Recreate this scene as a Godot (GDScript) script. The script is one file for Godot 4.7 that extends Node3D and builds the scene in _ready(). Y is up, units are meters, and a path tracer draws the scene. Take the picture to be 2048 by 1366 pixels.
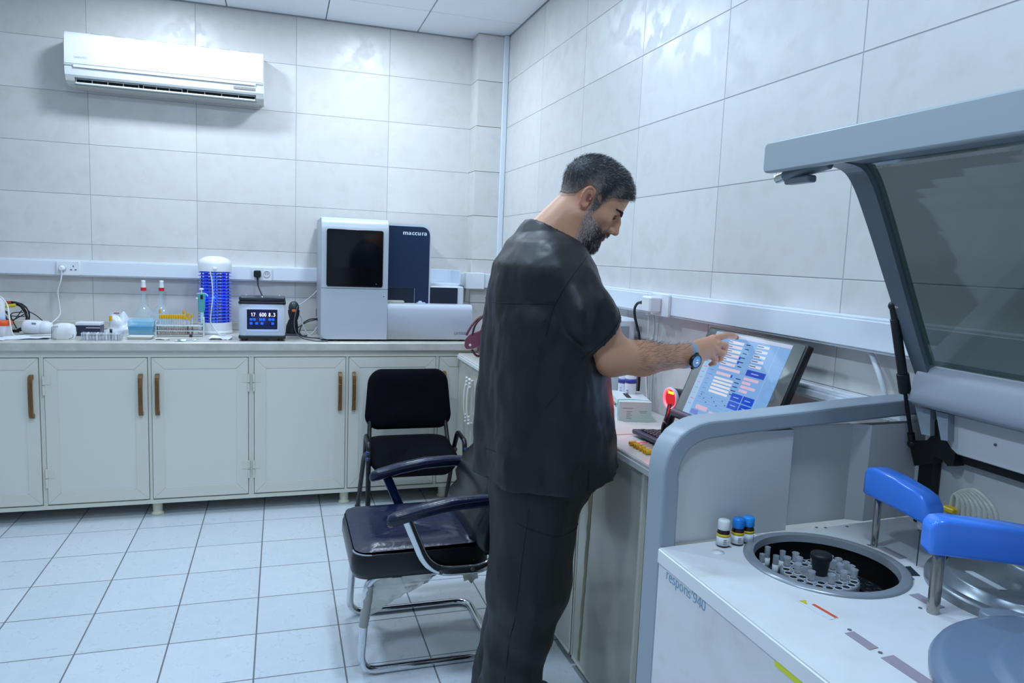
extends Node3D
# A hospital laboratory corner: a man in black scrubs taps a touch screen on a narrow bench. Back wall z = 0, right wall x = 0, floor y = 0.

var names := {}
var mats := {}
var rng := RandomNumberGenerator.new()


# ---------------------------------------------------------------- shape builder
class Sh extends RefCounted:
	var st := SurfaceTool.new()
	var x := Transform3D()
	var g := 1
	var hand := false      # true while x mirrors

	func _init() -> void:
		st.begin(Mesh.PRIMITIVE_TRIANGLES)
		st.set_smooth_group(-1)

	func grp() -> void:
		g += 1
		st.set_smooth_group(g)

	func flat() -> void:
		st.set_smooth_group(-1)

	func tri(a: Vector3, b: Vector3, c: Vector3) -> void:
		st.add_vertex(x * a)
		st.add_vertex(x * c)
		st.add_vertex(x * b)

	func quad(a: Vector3, b: Vector3, c: Vector3, d: Vector3) -> void:
		tri(a, b, c)
		tri(a, c, d)

	func uvquad(a: Vector3, b: Vector3, c: Vector3, d: Vector3) -> void:   # a lower left, b lower right, c upper right, d upper left
		var p := [a, b, c, a, c, d]
		var u := [Vector2(0, 1), Vector2(1, 1), Vector2(1, 0), Vector2(0, 1), Vector2(1, 0), Vector2(0, 0)]
		for k in [0, 2, 1, 3, 5, 4]:
			st.set_uv(u[k])
			st.add_vertex(x * p[k])

	func face(p: Array, out: Vector3) -> void:
		var n: Vector3 = (p[1] - p[0]).cross(p[2] - p[0])
		for k in range(1, p.size() - 1):
			if n.dot(out) >= 0:
				tri(p[0], p[k], p[k + 1])
			else:
				tri(p[0], p[k + 1], p[k])

	func box(c: Vector3, s: Vector3, b := 0.0) -> Sh:
		flat()
		var h := s / 2.0
		b = minf(b, minf(h.x, minf(h.y, h.z)) * 0.95)
		var ax := [Vector3.RIGHT, Vector3.UP, Vector3.BACK]
		for i in 3:
			var j := (i + 1) % 3
			var k := (i + 2) % 3
			for si in [-1.0, 1.0]:
				var q := []
				for w in [[-1, -1], [1, -1], [1, 1], [-1, 1]]:
					q.append(c + ax[i] * si * h[i] + ax[j] * w[0] * (h[j] - b) + ax[k] * w[1] * (h[k] - b))
				face(q, ax[i] * si)
				if b > 0.0:
					for sj in [-1.0, 1.0]:
						var e := []
						for w in [[0, -1], [0, 1], [1, 1], [1, -1]]:
							var p: Vector3 = c + ax[k] * w[1] * (h[k] - b)
							p += ax[i] * si * (h[i] if w[0] == 0 else h[i] - b) + ax[j] * sj * (h[j] - b if w[0] == 0 else h[j])
							e.append(p)
						face(e, ax[i] * si + ax[j] * sj)
		if b > 0.0:
			for sx in [-1.0, 1.0]:
				for sy in [-1.0, 1.0]:
					for sz in [-1.0, 1.0]:
						face([c + Vector3(sx * h.x, sy * (h.y - b), sz * (h.z - b)), c + Vector3(sx * (h.x - b), sy * h.y, sz * (h.z - b)), c + Vector3(sx * (h.x - b), sy * (h.y - b), sz * h.z)], Vector3(sx, sy, sz))
		return self

	func span(a: Vector3, b: Vector3, bev := 0.0) -> Sh:
		return box((a + b) / 2.0, (b - a).abs(), bev)

	# profile of (radius, height) from the bottom up the outside to the top; a repeated point makes a sharp edge
	func lathe(prof: Array, seg := 20, at := Transform3D()) -> Sh:
		grp()
		for i in prof.size() - 1:
			var p: Vector2 = prof[i]
			var q: Vector2 = prof[i + 1]
			if p.is_equal_approx(q):
				grp()
				continue
			for k in seg:
				var t := TAU * k / seg
				var u := TAU * (k + 1) / seg
				var a := at * Vector3(p.x * cos(t), p.y, p.x * sin(t))
				var b := at * Vector3(p.x * cos(u), p.y, p.x * sin(u))
				var c := at * Vector3(q.x * cos(u), q.y, q.x * sin(u))
				var d := at * Vector3(q.x * cos(t), q.y, q.x * sin(t))
				if p.x < 1e-6:
					tri(a, d, c)
				elif q.x < 1e-6:
					tri(a, d, b)
				else:
					quad(a, d, c, b)
		return self

	func cyl(a: Vector3, b: Vector3, r: float, seg := 14, r2 := -1.0, bev := 0.0) -> Sh:
		var y := (b - a).normalized()
		var xx := y.cross(Vector3.FORWARD if absf(y.z) < 0.9 else Vector3.RIGHT).normalized()
		var at := Transform3D(Basis(xx, y, xx.cross(y)), a)
		var l := (b - a).length()
		var e := r if r2 < 0 else r2
		if bev > 0:
			return lathe([Vector2(0, 0), Vector2(r - bev, 0), Vector2(r - bev, 0), Vector2(r, bev), Vector2(r, bev), Vector2(e, l - bev), Vector2(e, l - bev), Vector2(e - bev, l), Vector2(e - bev, l), Vector2(0, l)], seg, at)
		return lathe([Vector2(0, 0), Vector2(r, 0), Vector2(r, 0), Vector2(e, l), Vector2(e, l), Vector2(0, l)], seg, at)

	func ball(c: Vector3, r: Vector3, seg := 14) -> Sh:
		var prof := []
		for i in 9:
			var t := -PI / 2 + PI * i / 8.0
			prof.append(Vector2(maxf(0.0, cos(t)), sin(t)) if i > 0 and i < 8 else Vector2(0, sin(t)))
		return lathe(prof, seg, Transform3D(Basis.from_scale(r), c))

	func tube(pts: Array, r, seg := 8, closed := false) -> Sh:
		grp()
		var n := pts.size()
		var rings := []
		var last := Vector3.ZERO
		var nn := Vector3.ZERO
		for i in n:
			var a: Vector3 = pts[(i - 1 + n) % n] if closed or i > 0 else pts[i]
			var b: Vector3 = pts[(i + 1) % n] if closed or i < n - 1 else pts[i]
			var t := (b - a).normalized()
			if i == 0:
				nn = t.cross(Vector3.UP if absf(t.y) < 0.9 else Vector3.RIGHT).normalized()
			else:
				var cr := last.cross(t)
				if cr.length() > 1e-6:
					nn = nn.rotated(cr.normalized(), last.angle_to(t))
				nn = (nn - t * nn.dot(t)).normalized()
			last = t
			var bb := t.cross(nn)
			var rad: float = r[i] if r is Array else r
			var ring := []
			for k in seg:
				var w := TAU * k / seg
				ring.append(pts[i] + (nn * cos(w) + bb * sin(w)) * rad)
			rings.append(ring)
		for i in (n if closed else n - 1):
			var p: Array = rings[i]
			var q: Array = rings[(i + 1) % n]
			for k in seg:
				var l := (k + 1) % seg
				quad(p[k], p[l], q[l], q[k])
		if not closed:
			flat()
			face(rings[0], pts[0] - pts[1])
			face(rings[n - 1], pts[n - 1] - pts[n - 2])
		return self

	func extr(poly: PackedVector2Array, depth: float, at := Transform3D(), round_sides := false) -> Sh:
		var area := 0.0
		for i in poly.size():
			area += poly[i].cross(poly[(i + 1) % poly.size()])
		if area < 0:
			poly = poly.duplicate()
			poly.reverse()
		var idx := Geometry2D.triangulate_polygon(poly)
		flat()
		for i in range(0, idx.size(), 3):
			for z in [0.0, depth]:
				face([at * Vector3(poly[idx[i]].x, poly[idx[i]].y, z), at * Vector3(poly[idx[i + 1]].x, poly[idx[i + 1]].y, z), at * Vector3(poly[idx[i + 2]].x, poly[idx[i + 2]].y, z)], at.basis.z * (1.0 if z > 0 else -1.0))
		if round_sides:
			grp()
		for i in poly.size():
			var p := poly[i]
			var q := poly[(i + 1) % poly.size()]
			quad(at * Vector3(p.x, p.y, 0), at * Vector3(q.x, q.y, 0), at * Vector3(q.x, q.y, depth), at * Vector3(p.x, p.y, depth))
		return self

	# rings of equal point counts; smooth along and around unless sharp
	func loft(rings: Array, cap := true, sharp := false) -> Sh:
		if sharp:
			flat()
		else:
			grp()
		var n: int = rings[0].size()
		var c0 := Vector3.ZERO
		for p in rings[0]:
			c0 += p / n
		var c1 := Vector3.ZERO
		for p in rings[1]:
			c1 += p / n
		var m: Vector3 = (c0 + c1) / 2
		var vol := 0.0
		for k in n:
			var a: Vector3 = rings[0][k]
			vol += (rings[0][(k + 1) % n] - a).cross(rings[1][k] - a).dot(a - m)
		for i in rings.size() - 1:
			var p: Array = rings[i]
			var q: Array = rings[i + 1]
			for k in n:
				var l := (k + 1) % n
				if vol > 0:
					quad(p[k], p[l], q[l], q[k])
				else:
					quad(p[l], p[k], q[k], q[l])
		if cap:
			flat()
			var e: Array = rings[rings.size() - 1]
			var c2 := Vector3.ZERO
			for p in e:
				c2 += p / n
			fan(rings[0], c0, c0 - c2 if c0.distance_to(c2) > 1e-6 else m - c1)
			fan(e, c2, c2 - c0)
		return self

	# like loft, with a crisp edge between neighbouring sides
	func bars(rings: Array) -> Sh:
		var n: int = rings[0].size()
		var c := Vector3.ZERO
		for p in rings[0]:
			c += p / n
		var last: Array = rings[rings.size() - 1]
		for k in n:
			grp()
			var l := (k + 1) % n
			for i in rings.size() - 1:
				var p: Array = rings[i]
				var q: Array = rings[i + 1]
				var m := Vector3.ZERO
				for w in p:
					m += w / n
				var nn: Vector3 = (p[l] - p[k]).cross(q[k] - p[k])
				if nn.dot((p[k] + p[l]) / 2 - m) > 0:
					quad(p[k], p[l], q[l], q[k])
				else:
					quad(p[l], p[k], q[k], q[l])
		flat()
		fan(rings[0], c, rings[0][0] - rings[1][0])
		var e := Vector3.ZERO
		for p in last:
			e += p / n
		fan(last, e, last[0] - rings[rings.size() - 2][0])
		return self

	func fan(ring: Array, c: Vector3, out: Vector3) -> void:
		for k in ring.size():
			face([c, ring[k], ring[(k + 1) % ring.size()]], out)

	# a rounded slab: outline in the local xy plane, rounded corners r, rounded rims b, from z = 0 to d
	func rbox(w: float, h: float, d: float, r: float, b: float, at := Transform3D(), seg := 4) -> Sh:
		var rings := []
		var steps := [[0.0, b], [b * 0.29, b * 0.29], [b, 0.0], [d - b, 0.0], [d - b * 0.29, b * 0.29], [d, b]]
		if b <= 0.0:
			steps = [[0.0, 0.0], [d, 0.0]]
		for s in steps:
			var ring := []
			for p in rrect(w - 2 * s[1], h - 2 * s[1], maxf(r - s[1], 0.0005), seg):
				ring.append(at * Vector3(p.x, p.y, s[0]))
			rings.append(ring)
		loft(rings, false)
		flat()
		fan(rings[0], at * Vector3.ZERO, -at.basis.z)
		fan(rings[rings.size() - 1], at * Vector3(0, 0, d), at.basis.z)
		return self

	static func rrect(w: float, h: float, r: float, seg := 4) -> PackedVector2Array:
		var out := PackedVector2Array()
		for c in 4:
			var o := Vector2((w / 2 - r) * (1 if c in [0, 3] else -1), (h / 2 - r) * (1 if c < 2 else -1))
			for k in seg + 1:
				var t: float = c * PI / 2 + k * PI / 2 / seg
				out.append(o + Vector2(cos(t), sin(t)) * r)
		return out

	# a thin cloth or paper sheet through a grid of points
	func sheet(rows: Array, thick := 0.0008) -> Sh:
		grp()
		for i in rows.size() - 1:
			for k in rows[i].size() - 1:
				quad(rows[i][k], rows[i][k + 1], rows[i + 1][k + 1], rows[i + 1][k])
		grp()
		var dn := Vector3(0, -thick, 0)
		var e: Vector3 = (rows[0][1] - rows[0][0]).cross(rows[1][0] - rows[0][0])
		if absf(e.normalized().y) < 0.5:
			dn = -e.normalized() * thick
		for i in rows.size() - 1:
			for k in rows[i].size() - 1:
				quad(rows[i][k] + dn, rows[i + 1][k] + dn, rows[i + 1][k + 1] + dn, rows[i][k + 1] + dn)
		return self

	func done() -> ArrayMesh:
		st.generate_normals()
		return st.commit()


# ---------------------------------------------------------------- names, things and parts
func numbered(called: String, parent: Node) -> String:
	var key := str(parent.get_instance_id()) + called
	var k: int = names.get(key, 0)
	names[key] = k + 1
	return called if k == 0 else "%s_%03d" % [called, k]


func put(mesh: Mesh, called: String, m: Material, parent: Node = self) -> MeshInstance3D:
	var o := MeshInstance3D.new()
	o.name = numbered(called, parent)
	o.mesh = mesh
	o.material_override = m
	o.cast_shadow = GeometryInstance3D.SHADOW_CASTING_SETTING_ON
	parent.add_child(o, true)
	return o


func obj(called: String, s: Sh, m: Material, parent: Node = self) -> MeshInstance3D:
	return put(s.done(), called, m, parent)


func tag(o: Node, label: String, category: String, group := "") -> Node:
	o.set_meta("label", label)
	o.set_meta("category", category)
	if group:
		o.set_meta("group", group)
	return o


func thing(called: String, label: String, category: String, at := Vector3.ZERO, turn := 0.0, group := "") -> Node3D:
	var o := Node3D.new()
	o.name = numbered(called, self)
	add_child(o, true)
	o.position = at
	o.rotation.y = turn
	tag(o, label, category, group)
	return o


func struct(called: String, s: Sh, m: Material, label := "", category := "") -> MeshInstance3D:
	var o := obj(called, s, m)
	o.set_meta("kind", "structure")
	if label:
		tag(o, label, category)
	return o


func dup(root: Node3D, at: Vector3, turn: float, label: String) -> Node3D:
	var called := root.name.rstrip("0123456789").trim_suffix("_")
	var r: Node3D = root.duplicate()
	r.name = numbered(called, self)
	add_child(r, true)
	r.position = at
	r.rotation.y = turn
	r.set_meta("label", label)
	return r


func letters(text: String, h: float, at: Transform3D, m: Material, parent: Node, called := "lettering", font := "Droid Sans", bold := false, depth := 0.0006, stretch := 1.0) -> MeshInstance3D:
	var f := SystemFont.new()
	f.font_names = PackedStringArray([font])
	f.font_weight = 700 if bold else 400
	var t := TextMesh.new()
	t.text = text
	t.font = f
	t.font_size = 32
	t.pixel_size = h / 24.0
	t.depth = depth
	t.curve_step = 3.0
	t.horizontal_alignment = HORIZONTAL_ALIGNMENT_CENTER
	t.vertical_alignment = VERTICAL_ALIGNMENT_CENTER
	var o := put(t, called, m, parent)
	o.transform = at * Transform3D(Basis.from_scale(Vector3(stretch, 1, 1)), Vector3.ZERO)
	return o


# ---------------------------------------------------------------- materials
func mat(col: String, rough := 0.5, metal := 0.0, extra := {}) -> StandardMaterial3D:
	var key := "%s %s %s %s" % [col, rough, metal, extra]
	if not mats.has(key):
		var m := StandardMaterial3D.new()
		m.resource_name = "mat_" + str(mats.size())
		m.albedo_color = Color(col)
		m.roughness = rough
		m.metallic = metal
		for k in extra:
			m.set(k, extra[k])
		mats[key] = m
	return mats[key]


func glass(col: String, alpha: float, rough := 0.05) -> StandardMaterial3D:
	var c := Color(col)
	c.a = alpha
	var key := "glass %s %s %s" % [col, alpha, rough]
	if not mats.has(key):
		var m := StandardMaterial3D.new()
		m.albedo_color = c
		m.roughness = rough
		m.transparency = BaseMaterial3D.TRANSPARENCY_ALPHA
		mats[key] = m
	return mats[key]


func glow(col: String, energy: float, base := "000000") -> StandardMaterial3D:
	return mat(base, 0.4, 0.0, {"emission_enabled": true, "emission": Color(col), "emission_energy_multiplier": energy})


func noise_tex(sd: int, freq: float, stops: Array, size := 512, octaves := 4, warp := 0.0, normal := false) -> NoiseTexture2D:
	var n := FastNoiseLite.new()
	n.seed = sd
	n.frequency = freq
	n.noise_type = FastNoiseLite.TYPE_SIMPLEX_SMOOTH
	n.fractal_octaves = octaves
	if warp > 0:
		n.domain_warp_enabled = true
		n.domain_warp_amplitude = warp
		n.domain_warp_frequency = freq * 1.5
	var t := NoiseTexture2D.new()
	t.width = size
	t.height = size
	t.seamless = true
	t.noise = n
	if normal:
		t.as_normal_map = true
		t.bump_strength = 2.0
	if stops.size() > 0:
		var gr := Gradient.new()
		var off := PackedFloat32Array()
		var cols := PackedColorArray()
		for s in stops:
			off.append(s[0])
			cols.append(Color(s[1]))
		gr.offsets = off
		gr.colors = cols
		t.color_ramp = gr
	return t


func tri(m: StandardMaterial3D, scale: float, off := Vector3.ZERO) -> StandardMaterial3D:
	m.uv1_triplanar = true
	m.uv1_world_triplanar = true
	m.uv1_scale = Vector3.ONE * scale
	m.uv1_offset = off
	return m


func smooth(pts: Array, sub := 6, closed := false) -> Array:
	var out := []
	var n := pts.size()
	for i in (n if closed else n - 1):
		var p0: Vector3 = pts[(i - 1 + n) % n] if closed or i > 0 else pts[i]
		var p1: Vector3 = pts[i]
		var p2: Vector3 = pts[(i + 1) % n]
		var p3: Vector3 = pts[(i + 2) % n] if closed or i < n - 2 else pts[(i + 1) % n]
		for k in sub:
			out.append(p1.cubic_interpolate(p2, p0, p3, float(k) / sub))
	if not closed:
		out.append(pts[n - 1])
	return out


# a bent pipe: straight runs with rounded corners
func bend(pts: Array, r: float, sub := 6) -> Array:
	var out := [pts[0]]
	for i in range(1, pts.size() - 1):
		var a: Vector3 = (pts[i - 1] - pts[i])
		var b: Vector3 = (pts[i + 1] - pts[i])
		var rr := minf(r, minf(a.length(), b.length()) * 0.49)
		var p: Vector3 = pts[i] + a.normalized() * rr
		var q: Vector3 = pts[i] + b.normalized() * rr
		for k in sub + 1:
			var t := float(k) / sub
			out.append(p.lerp(pts[i], t).lerp(pts[i].lerp(q, t), t))
	out.append(pts[pts.size() - 1])
	return out


func at3(o: Vector3, xa := Vector3.RIGHT, ya := Vector3.UP, za := Vector3.BACK) -> Transform3D:
	return Transform3D(Basis(xa, ya, za), o)


# ---------------------------------------------------------------- the place
const CEIL := 3.034
const WT := 1.008       # worktop height on the back wall
const BT := 0.945       # bench height on the right wall


func _ready() -> void:
	rng.seed = 7
	var cam := Camera3D.new()
	cam.name = "camera"
	cam.fov = 50.415
	cam.position = Vector3(-1.4698, 1.551, 5.0648)
	cam.rotation_order = EULER_ORDER_YXZ
	cam.rotation = Vector3(-0.1152, -0.3111, 0.0399)
	cam.near = 0.02
	add_child(cam)
	var env := Environment.new()
	env.background_mode = Environment.BG_COLOR
	env.background_color = Color(0.02, 0.022, 0.025)
	env.tonemap_mode = Environment.TONE_MAPPER_LINEAR
	env.tonemap_exposure = 1.0
	env.sdfgi_enabled = true
	env.ssao_enabled = true
	env.ssil_enabled = true
	var we := WorldEnvironment.new()
	we.name = "environment"
	we.environment = env
	add_child(we)
	lamps(1.9, Color(0.80, 0.90, 1.0), Color(0.86, 0.93, 1.0))
	setting()
	back_counter()
	back_wall_things()
	counter_things()
	right_bench()
	bench_things()
	back_chair()
	front_chair()
	analyzer()
	analyzer_things()
	man()


func lamps(energy: float, cool: Color, white: Color) -> void:
	var k := 0
	for x in [-0.895, -2.095]:
		for z in [0.745, 2.545, 4.345]:
			var words: String = ["near the corner column", "over the armchair", "over the analyzer"][[0.745, 2.545, 4.345].find(z)]
			var t := thing("ceiling_lamp", "round white recessed ceiling lamp, %s row, %s" % [words, ["closer to the tiled right wall", "farther from the right wall"][[-0.895, -2.095].find(x)]], "lamp", Vector3(x, CEIL, z), 0.0, "recessed ceiling lamps")
			var rim := Sh.new()
			rim.lathe([Vector2(0.118, -0.004), Vector2(0.13, -0.003), Vector2(0.133, 0.0), Vector2(0.133, 0.004)], 28)
			rim.lathe([Vector2(0.112, 0.006), Vector2(0.118, -0.004)], 28)
			obj("trim_ring", rim, mat("e8ecef", 0.4), t)
			var d := Sh.new()
			d.cyl(Vector3(0, 0.001, 0), Vector3(0, 0.006, 0), 0.114, 28)
			obj("diffuser", d, glow("dff0ff", 5.0, "f0f4f8"), t)
			var l := AreaLight3D.new()
			l.name = "lamp_light"
			l.area_size = Vector2(0.2, 0.2)
			l.light_color = white if z < 1.0 else cool
			l.light_energy = energy * (0.95 if z > 4.0 else 1.0)
			l.area_range = 12.0
			l.shadow_enabled = true
			t.add_child(l)
			l.position = Vector3(0, -0.012, 0)
			l.rotation.x = -PI / 2
			k += 1


func tile_set(parent: Node, cuts_u: Array, cuts_v: Array, gap: float, place: Callable, ms: Array) -> void:
	# one mesh per size, shared by all tiles of that size
	var made := {}
	for i in cuts_u.size() - 1:
		for j in cuts_v.size() - 1:
			var w: float = cuts_u[i + 1] - cuts_u[i] - gap
			var h: float = cuts_v[j + 1] - cuts_v[j] - gap
			if w < 0.01 or h < 0.01:
				continue
			place.call(parent, (cuts_u[i] + cuts_u[i + 1]) / 2, (cuts_v[j] + cuts_v[j + 1]) / 2, w, h, ms[(i * 7 + j * 3 + (i * j) % 5) % ms.size()], made)


func tile(parent: Node, called: String, p: Vector3, size: Vector3, m: Material, made: Dictionary, bev: float) -> void:
	var key := "%.3f %.3f %.3f" % [size.x, size.y, size.z]
	if not made.has(key):
		made[key] = Sh.new().box(Vector3.ZERO, size, bev).done()
	var o := put(made[key], called, m, parent)
	o.position = p


func cuts(lo: float, hi: float, first: float, step: float) -> Array:
	var out := [lo]
	var v: float = first + step * ceil((lo - first) / step + 0.02)
	while v < hi - 0.004:
		out.append(v)
		v += step
	out.append(hi)
	return out


func setting() -> void:
	var x0 := -4.4
	var z1 := 6.9
	# floor
	var fl := struct("floor", Sh.new().span(Vector3(x0, -0.12, -0.2), Vector3(0.2, -0.0008, z1)), mat("74787a", 0.8), "floor of square white marbled tiles with grey joints", "floor")
	var veins := noise_tex(3, 0.006, [[0.0, "e2e5e8"], [0.3, "e8eaec"], [0.485, "e9ebed"], [0.5, "d2d8dd"], [0.515, "e9ebed"], [0.75, "e4e7ea"], [1.0, "eceef0"]], 1024, 5, 30.0)
	var fms := []
	for k in 4:
		var m := StandardMaterial3D.new()
		m.albedo_texture = veins
		m.roughness = 0.22
		m.albedo_color = [Color("eaf0f4"), Color("e5ecf0"), Color("ecf1f4"), Color("e7edf1")][k]
		fms.append(tri(m, 0.9, Vector3(k * 0.37, 0, k * 0.61)))
	var ft := 0.3242
	tile_set(fl, cuts(x0, 0.0, -1.5595, ft), cuts(0.0, z1, 0.8275, ft), 0.0058, func(pa, u, v, w, h, m, made): tile(pa, "tile", Vector3(u, -0.006, v), Vector3(w, 0.012, h), m, made, 0.0004), fms)
	# walls
	var wms := []
	var mott := noise_tex(11, 0.009, [[0.0, "d5d3d1"], [0.35, "dbdad9"], [0.6, "dddcdb"], [0.8, "d8d6d4"], [1.0, "dfdedc"]], 1024, 5, 20.0)
	var rgh := noise_tex(12, 0.012, [[0.0, "4c4c4c"], [0.42, "5c5c5c"], [0.5, "767676"], [0.62, "929292"], [1.0, "6c6c6c"]], 1024, 5, 25.0)
	for k in 4:
		var m := StandardMaterial3D.new()
		m.albedo_texture = mott
		m.albedo_color = [Color("f9f8f6"), Color("f4f3f1"), Color("fcfbf9"), Color("f6f5f3")][k]
		m.roughness = 1.0
		m.roughness_texture = rgh
		wms.append(tri(m, 0.55, Vector3(k * 0.29, k * 0.47, k * 0.13)))
	var grout := mat("a9abb0", 0.8)
	var rows := cuts(0.0, CEIL, 1.5272, 0.3)
	var wb := struct("wall_back", Sh.new().span(Vector3(x0 - 0.2, -0.1, -0.2), Vector3(0.2, 3.2, -0.0015)), grout, "back wall clad in pale mottled stone tiles behind the long counter", "wall")
	tile_set(wb, cuts(x0, 0.0, -2.5759, 0.5995), rows, 0.003, func(pa, u, v, w, h, m, made): tile(pa, "tile", Vector3(u, v, -0.005), Vector3(w, h, 0.01), m, made, 0.001), wms)
	var wr := struct("wall_right", Sh.new().span(Vector3(0.0015, -0.1, -0.2), Vector3(0.2, 3.2, z1 + 0.2)), grout, "right wall clad in large pale stone tiles behind the bench and analyzer", "wall")
	tile_set(wr, cuts(0.0, z1, 0.247, 0.6375), rows, 0.003, func(pa, u, v, w, h, m, made): tile(pa, "tile", Vector3(0.005, v, u), Vector3(0.01, h, w), m, made, 0.001), wms)
	struct("wall_left", Sh.new().span(Vector3(x0 - 0.2, -0.1, -0.2), Vector3(x0, 3.2, z1 + 0.2)), mat("dcdce0", 0.5), "plain pale left wall outside the picture", "wall")
	struct("wall_front", Sh.new().span(Vector3(x0 - 0.2, -0.1, z1), Vector3(0.2, 3.2, z1 + 0.2)), mat("d8d9dc", 0.5), "plain pale wall behind the camera", "wall")
	# ceiling of square metal panels
	var ce := struct("ceiling", Sh.new().span(Vector3(x0 - 0.2, CEIL + 0.012, -0.2), Vector3(0.2, 3.3, z1 + 0.2)), mat("6f7377", 0.7), "ceiling of large square white metal panels with dark joints", "ceiling")
	var cms := [mat("eef1f5", 0.45), mat("ebeef3", 0.45)]
	tile_set(ce, cuts(x0, 0.0, -1.195, 0.6), cuts(0.0, z1, 0.445, 0.6), 0.006, func(pa, u, v, w, h, m, made): tile(pa, "panel", Vector3(u, CEIL + 0.008, v), Vector3(w, 0.016, h), m, made, 0.003), cms)
	# corner column, tiled, with a white conduit in the corner
	var col := struct("trim_1", Sh.new().span(Vector3(-0.203, 0, 0), Vector3(0.0, CEIL, 0.158)), grout, "slim tiled corner column between the two walls", "column")
	for j in rows.size() - 1:
		var h: float = rows[j + 1] - rows[j] - 0.003
		var v: float = (rows[j + 1] + rows[j]) / 2
		tile(col, "tile", Vector3(-0.104, v, 0.163), Vector3(0.204, h, 0.01), wms[j % 4], {}, 0.001)
		tile(col, "tile", Vector3(-0.208, v, 0.083), Vector3(0.01, h, 0.168), wms[(j + 1) % 4], {}, 0.001)
	var cd := thing("cable_conduit", "narrow white vertical conduit running up the corner beside the column", "conduit")
	obj("channel", Sh.new().span(Vector3(-0.036, 1.44, 0.168), Vector3(-0.002, CEIL - 0.002, 0.19), 0.003), mat("dde6ee", 0.35), cd)


# ---------------------------------------------------------------- back counter
func cabinet_door(parent: Node3D, xl: float, xr: float, handle_at: String, cream: Material, hinge_m: Material) -> void:
	var z := 0.655
	var yb := 0.108
	var yt := 0.917
	var fw := 0.062
	var d := obj("door", Sh.new().span(Vector3(xl + fw, yb + fw, z - 0.018), Vector3(xr - fw, yt - fw, z - 0.004)), mat("e4e3d9", 0.4), parent)
	# mitred frame: four bars
	var f := Sh.new()
	var o := [Vector2(xl, yb), Vector2(xr, yb), Vector2(xr, yt), Vector2(xl, yt)]
	var n := [Vector2(xl + fw, yb + fw), Vector2(xr - fw, yb + fw), Vector2(xr - fw, yt - fw), Vector2(xl + fw, yt - fw)]
	for k in 4:
		var q := (k + 1) % 4
		var g := 0.0006
		var dir: Vector2 = (o[q] - o[k]).normalized() * g
		var poly := PackedVector2Array([o[k] + dir, o[q] - dir, n[q] - dir, n[k] + dir])
		var bar := Sh.new()
		bar.extr(poly, 0.02, at3(Vector3(0, 0, z - 0.02)))
		obj("frame_bar", bar, cream, d)
	# brown pull handle
	if handle_at != "":
		var hx := xr - 0.032 if handle_at == "right" else xl + 0.03
		var h := Sh.new()
		var prof := PackedVector2Array([Vector2(0, 0.592), Vector2(0.022, 0.596), Vector2(0.030, 0.612), Vector2(0.033, 0.63), Vector2(0.033, 0.79), Vector2(0.030, 0.808), Vector2(0.022, 0.824), Vector2(0, 0.828), Vector2(0, 0.808), Vector2(0.017, 0.80), Vector2(0.022, 0.786), Vector2(0.022, 0.634), Vector2(0.017, 0.62), Vector2(0, 0.612)])
		h.extr(prof, 0.021, at3(Vector3(hx + 0.0105, 0, z), Vector3.BACK, Vector3.UP, Vector3.LEFT))
		obj("handle", h, handle_wood(), d)
		var hs := Sh.new()
		hs.box(Vector3(hx, 0.71, z + 0.034), Vector3(0.017, 0.1, 0.003), 0.001)
		obj("handle_inlay", hs, mat("6b4a24", 0.35), d)
	# two hinges on the other stile
	var sgn := 1.0 if handle_at == "right" else -1.0
	var ex := xl - 0.004 if handle_at == "right" else xr + 0.004
	for hy in [0.77, 0.255]:
		var b := Sh.new()
		b.cyl(Vector3(ex, hy - 0.052, z + 0.004), Vector3(ex, hy + 0.0, z + 0.004), 0.0065, 10)
		b.cyl(Vector3(ex, hy + 0.003, z + 0.004), Vector3(ex, hy + 0.052, z + 0.004), 0.0065, 10)
		b.span(Vector3(ex, hy + 0.003, z), Vector3(ex + sgn * 0.036, hy + 0.05, z + 0.003))
		obj("hinge", b, hinge_m, d)
		obj("hinge_washer", Sh.new().cyl(Vector3(ex, hy, z + 0.004), Vector3(ex, hy + 0.003, z + 0.004), 0.0055, 10), mat("303234", 0.4), d)


func handle_wood() -> StandardMaterial3D:
	if not mats.has("handle_wood"):
		var m := StandardMaterial3D.new()
		m.albedo_texture = noise_tex(21, 0.03, [[0.0, "5e3c16"], [0.5, "7a5322"], [1.0, "8c622c"]], 256, 3)
		m.roughness = 0.35
		tri(m, 3.0)
		m.uv1_scale = Vector3(9, 1.2, 9)
		mats["handle_wood"] = m
	return mats["handle_wood"]


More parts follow.
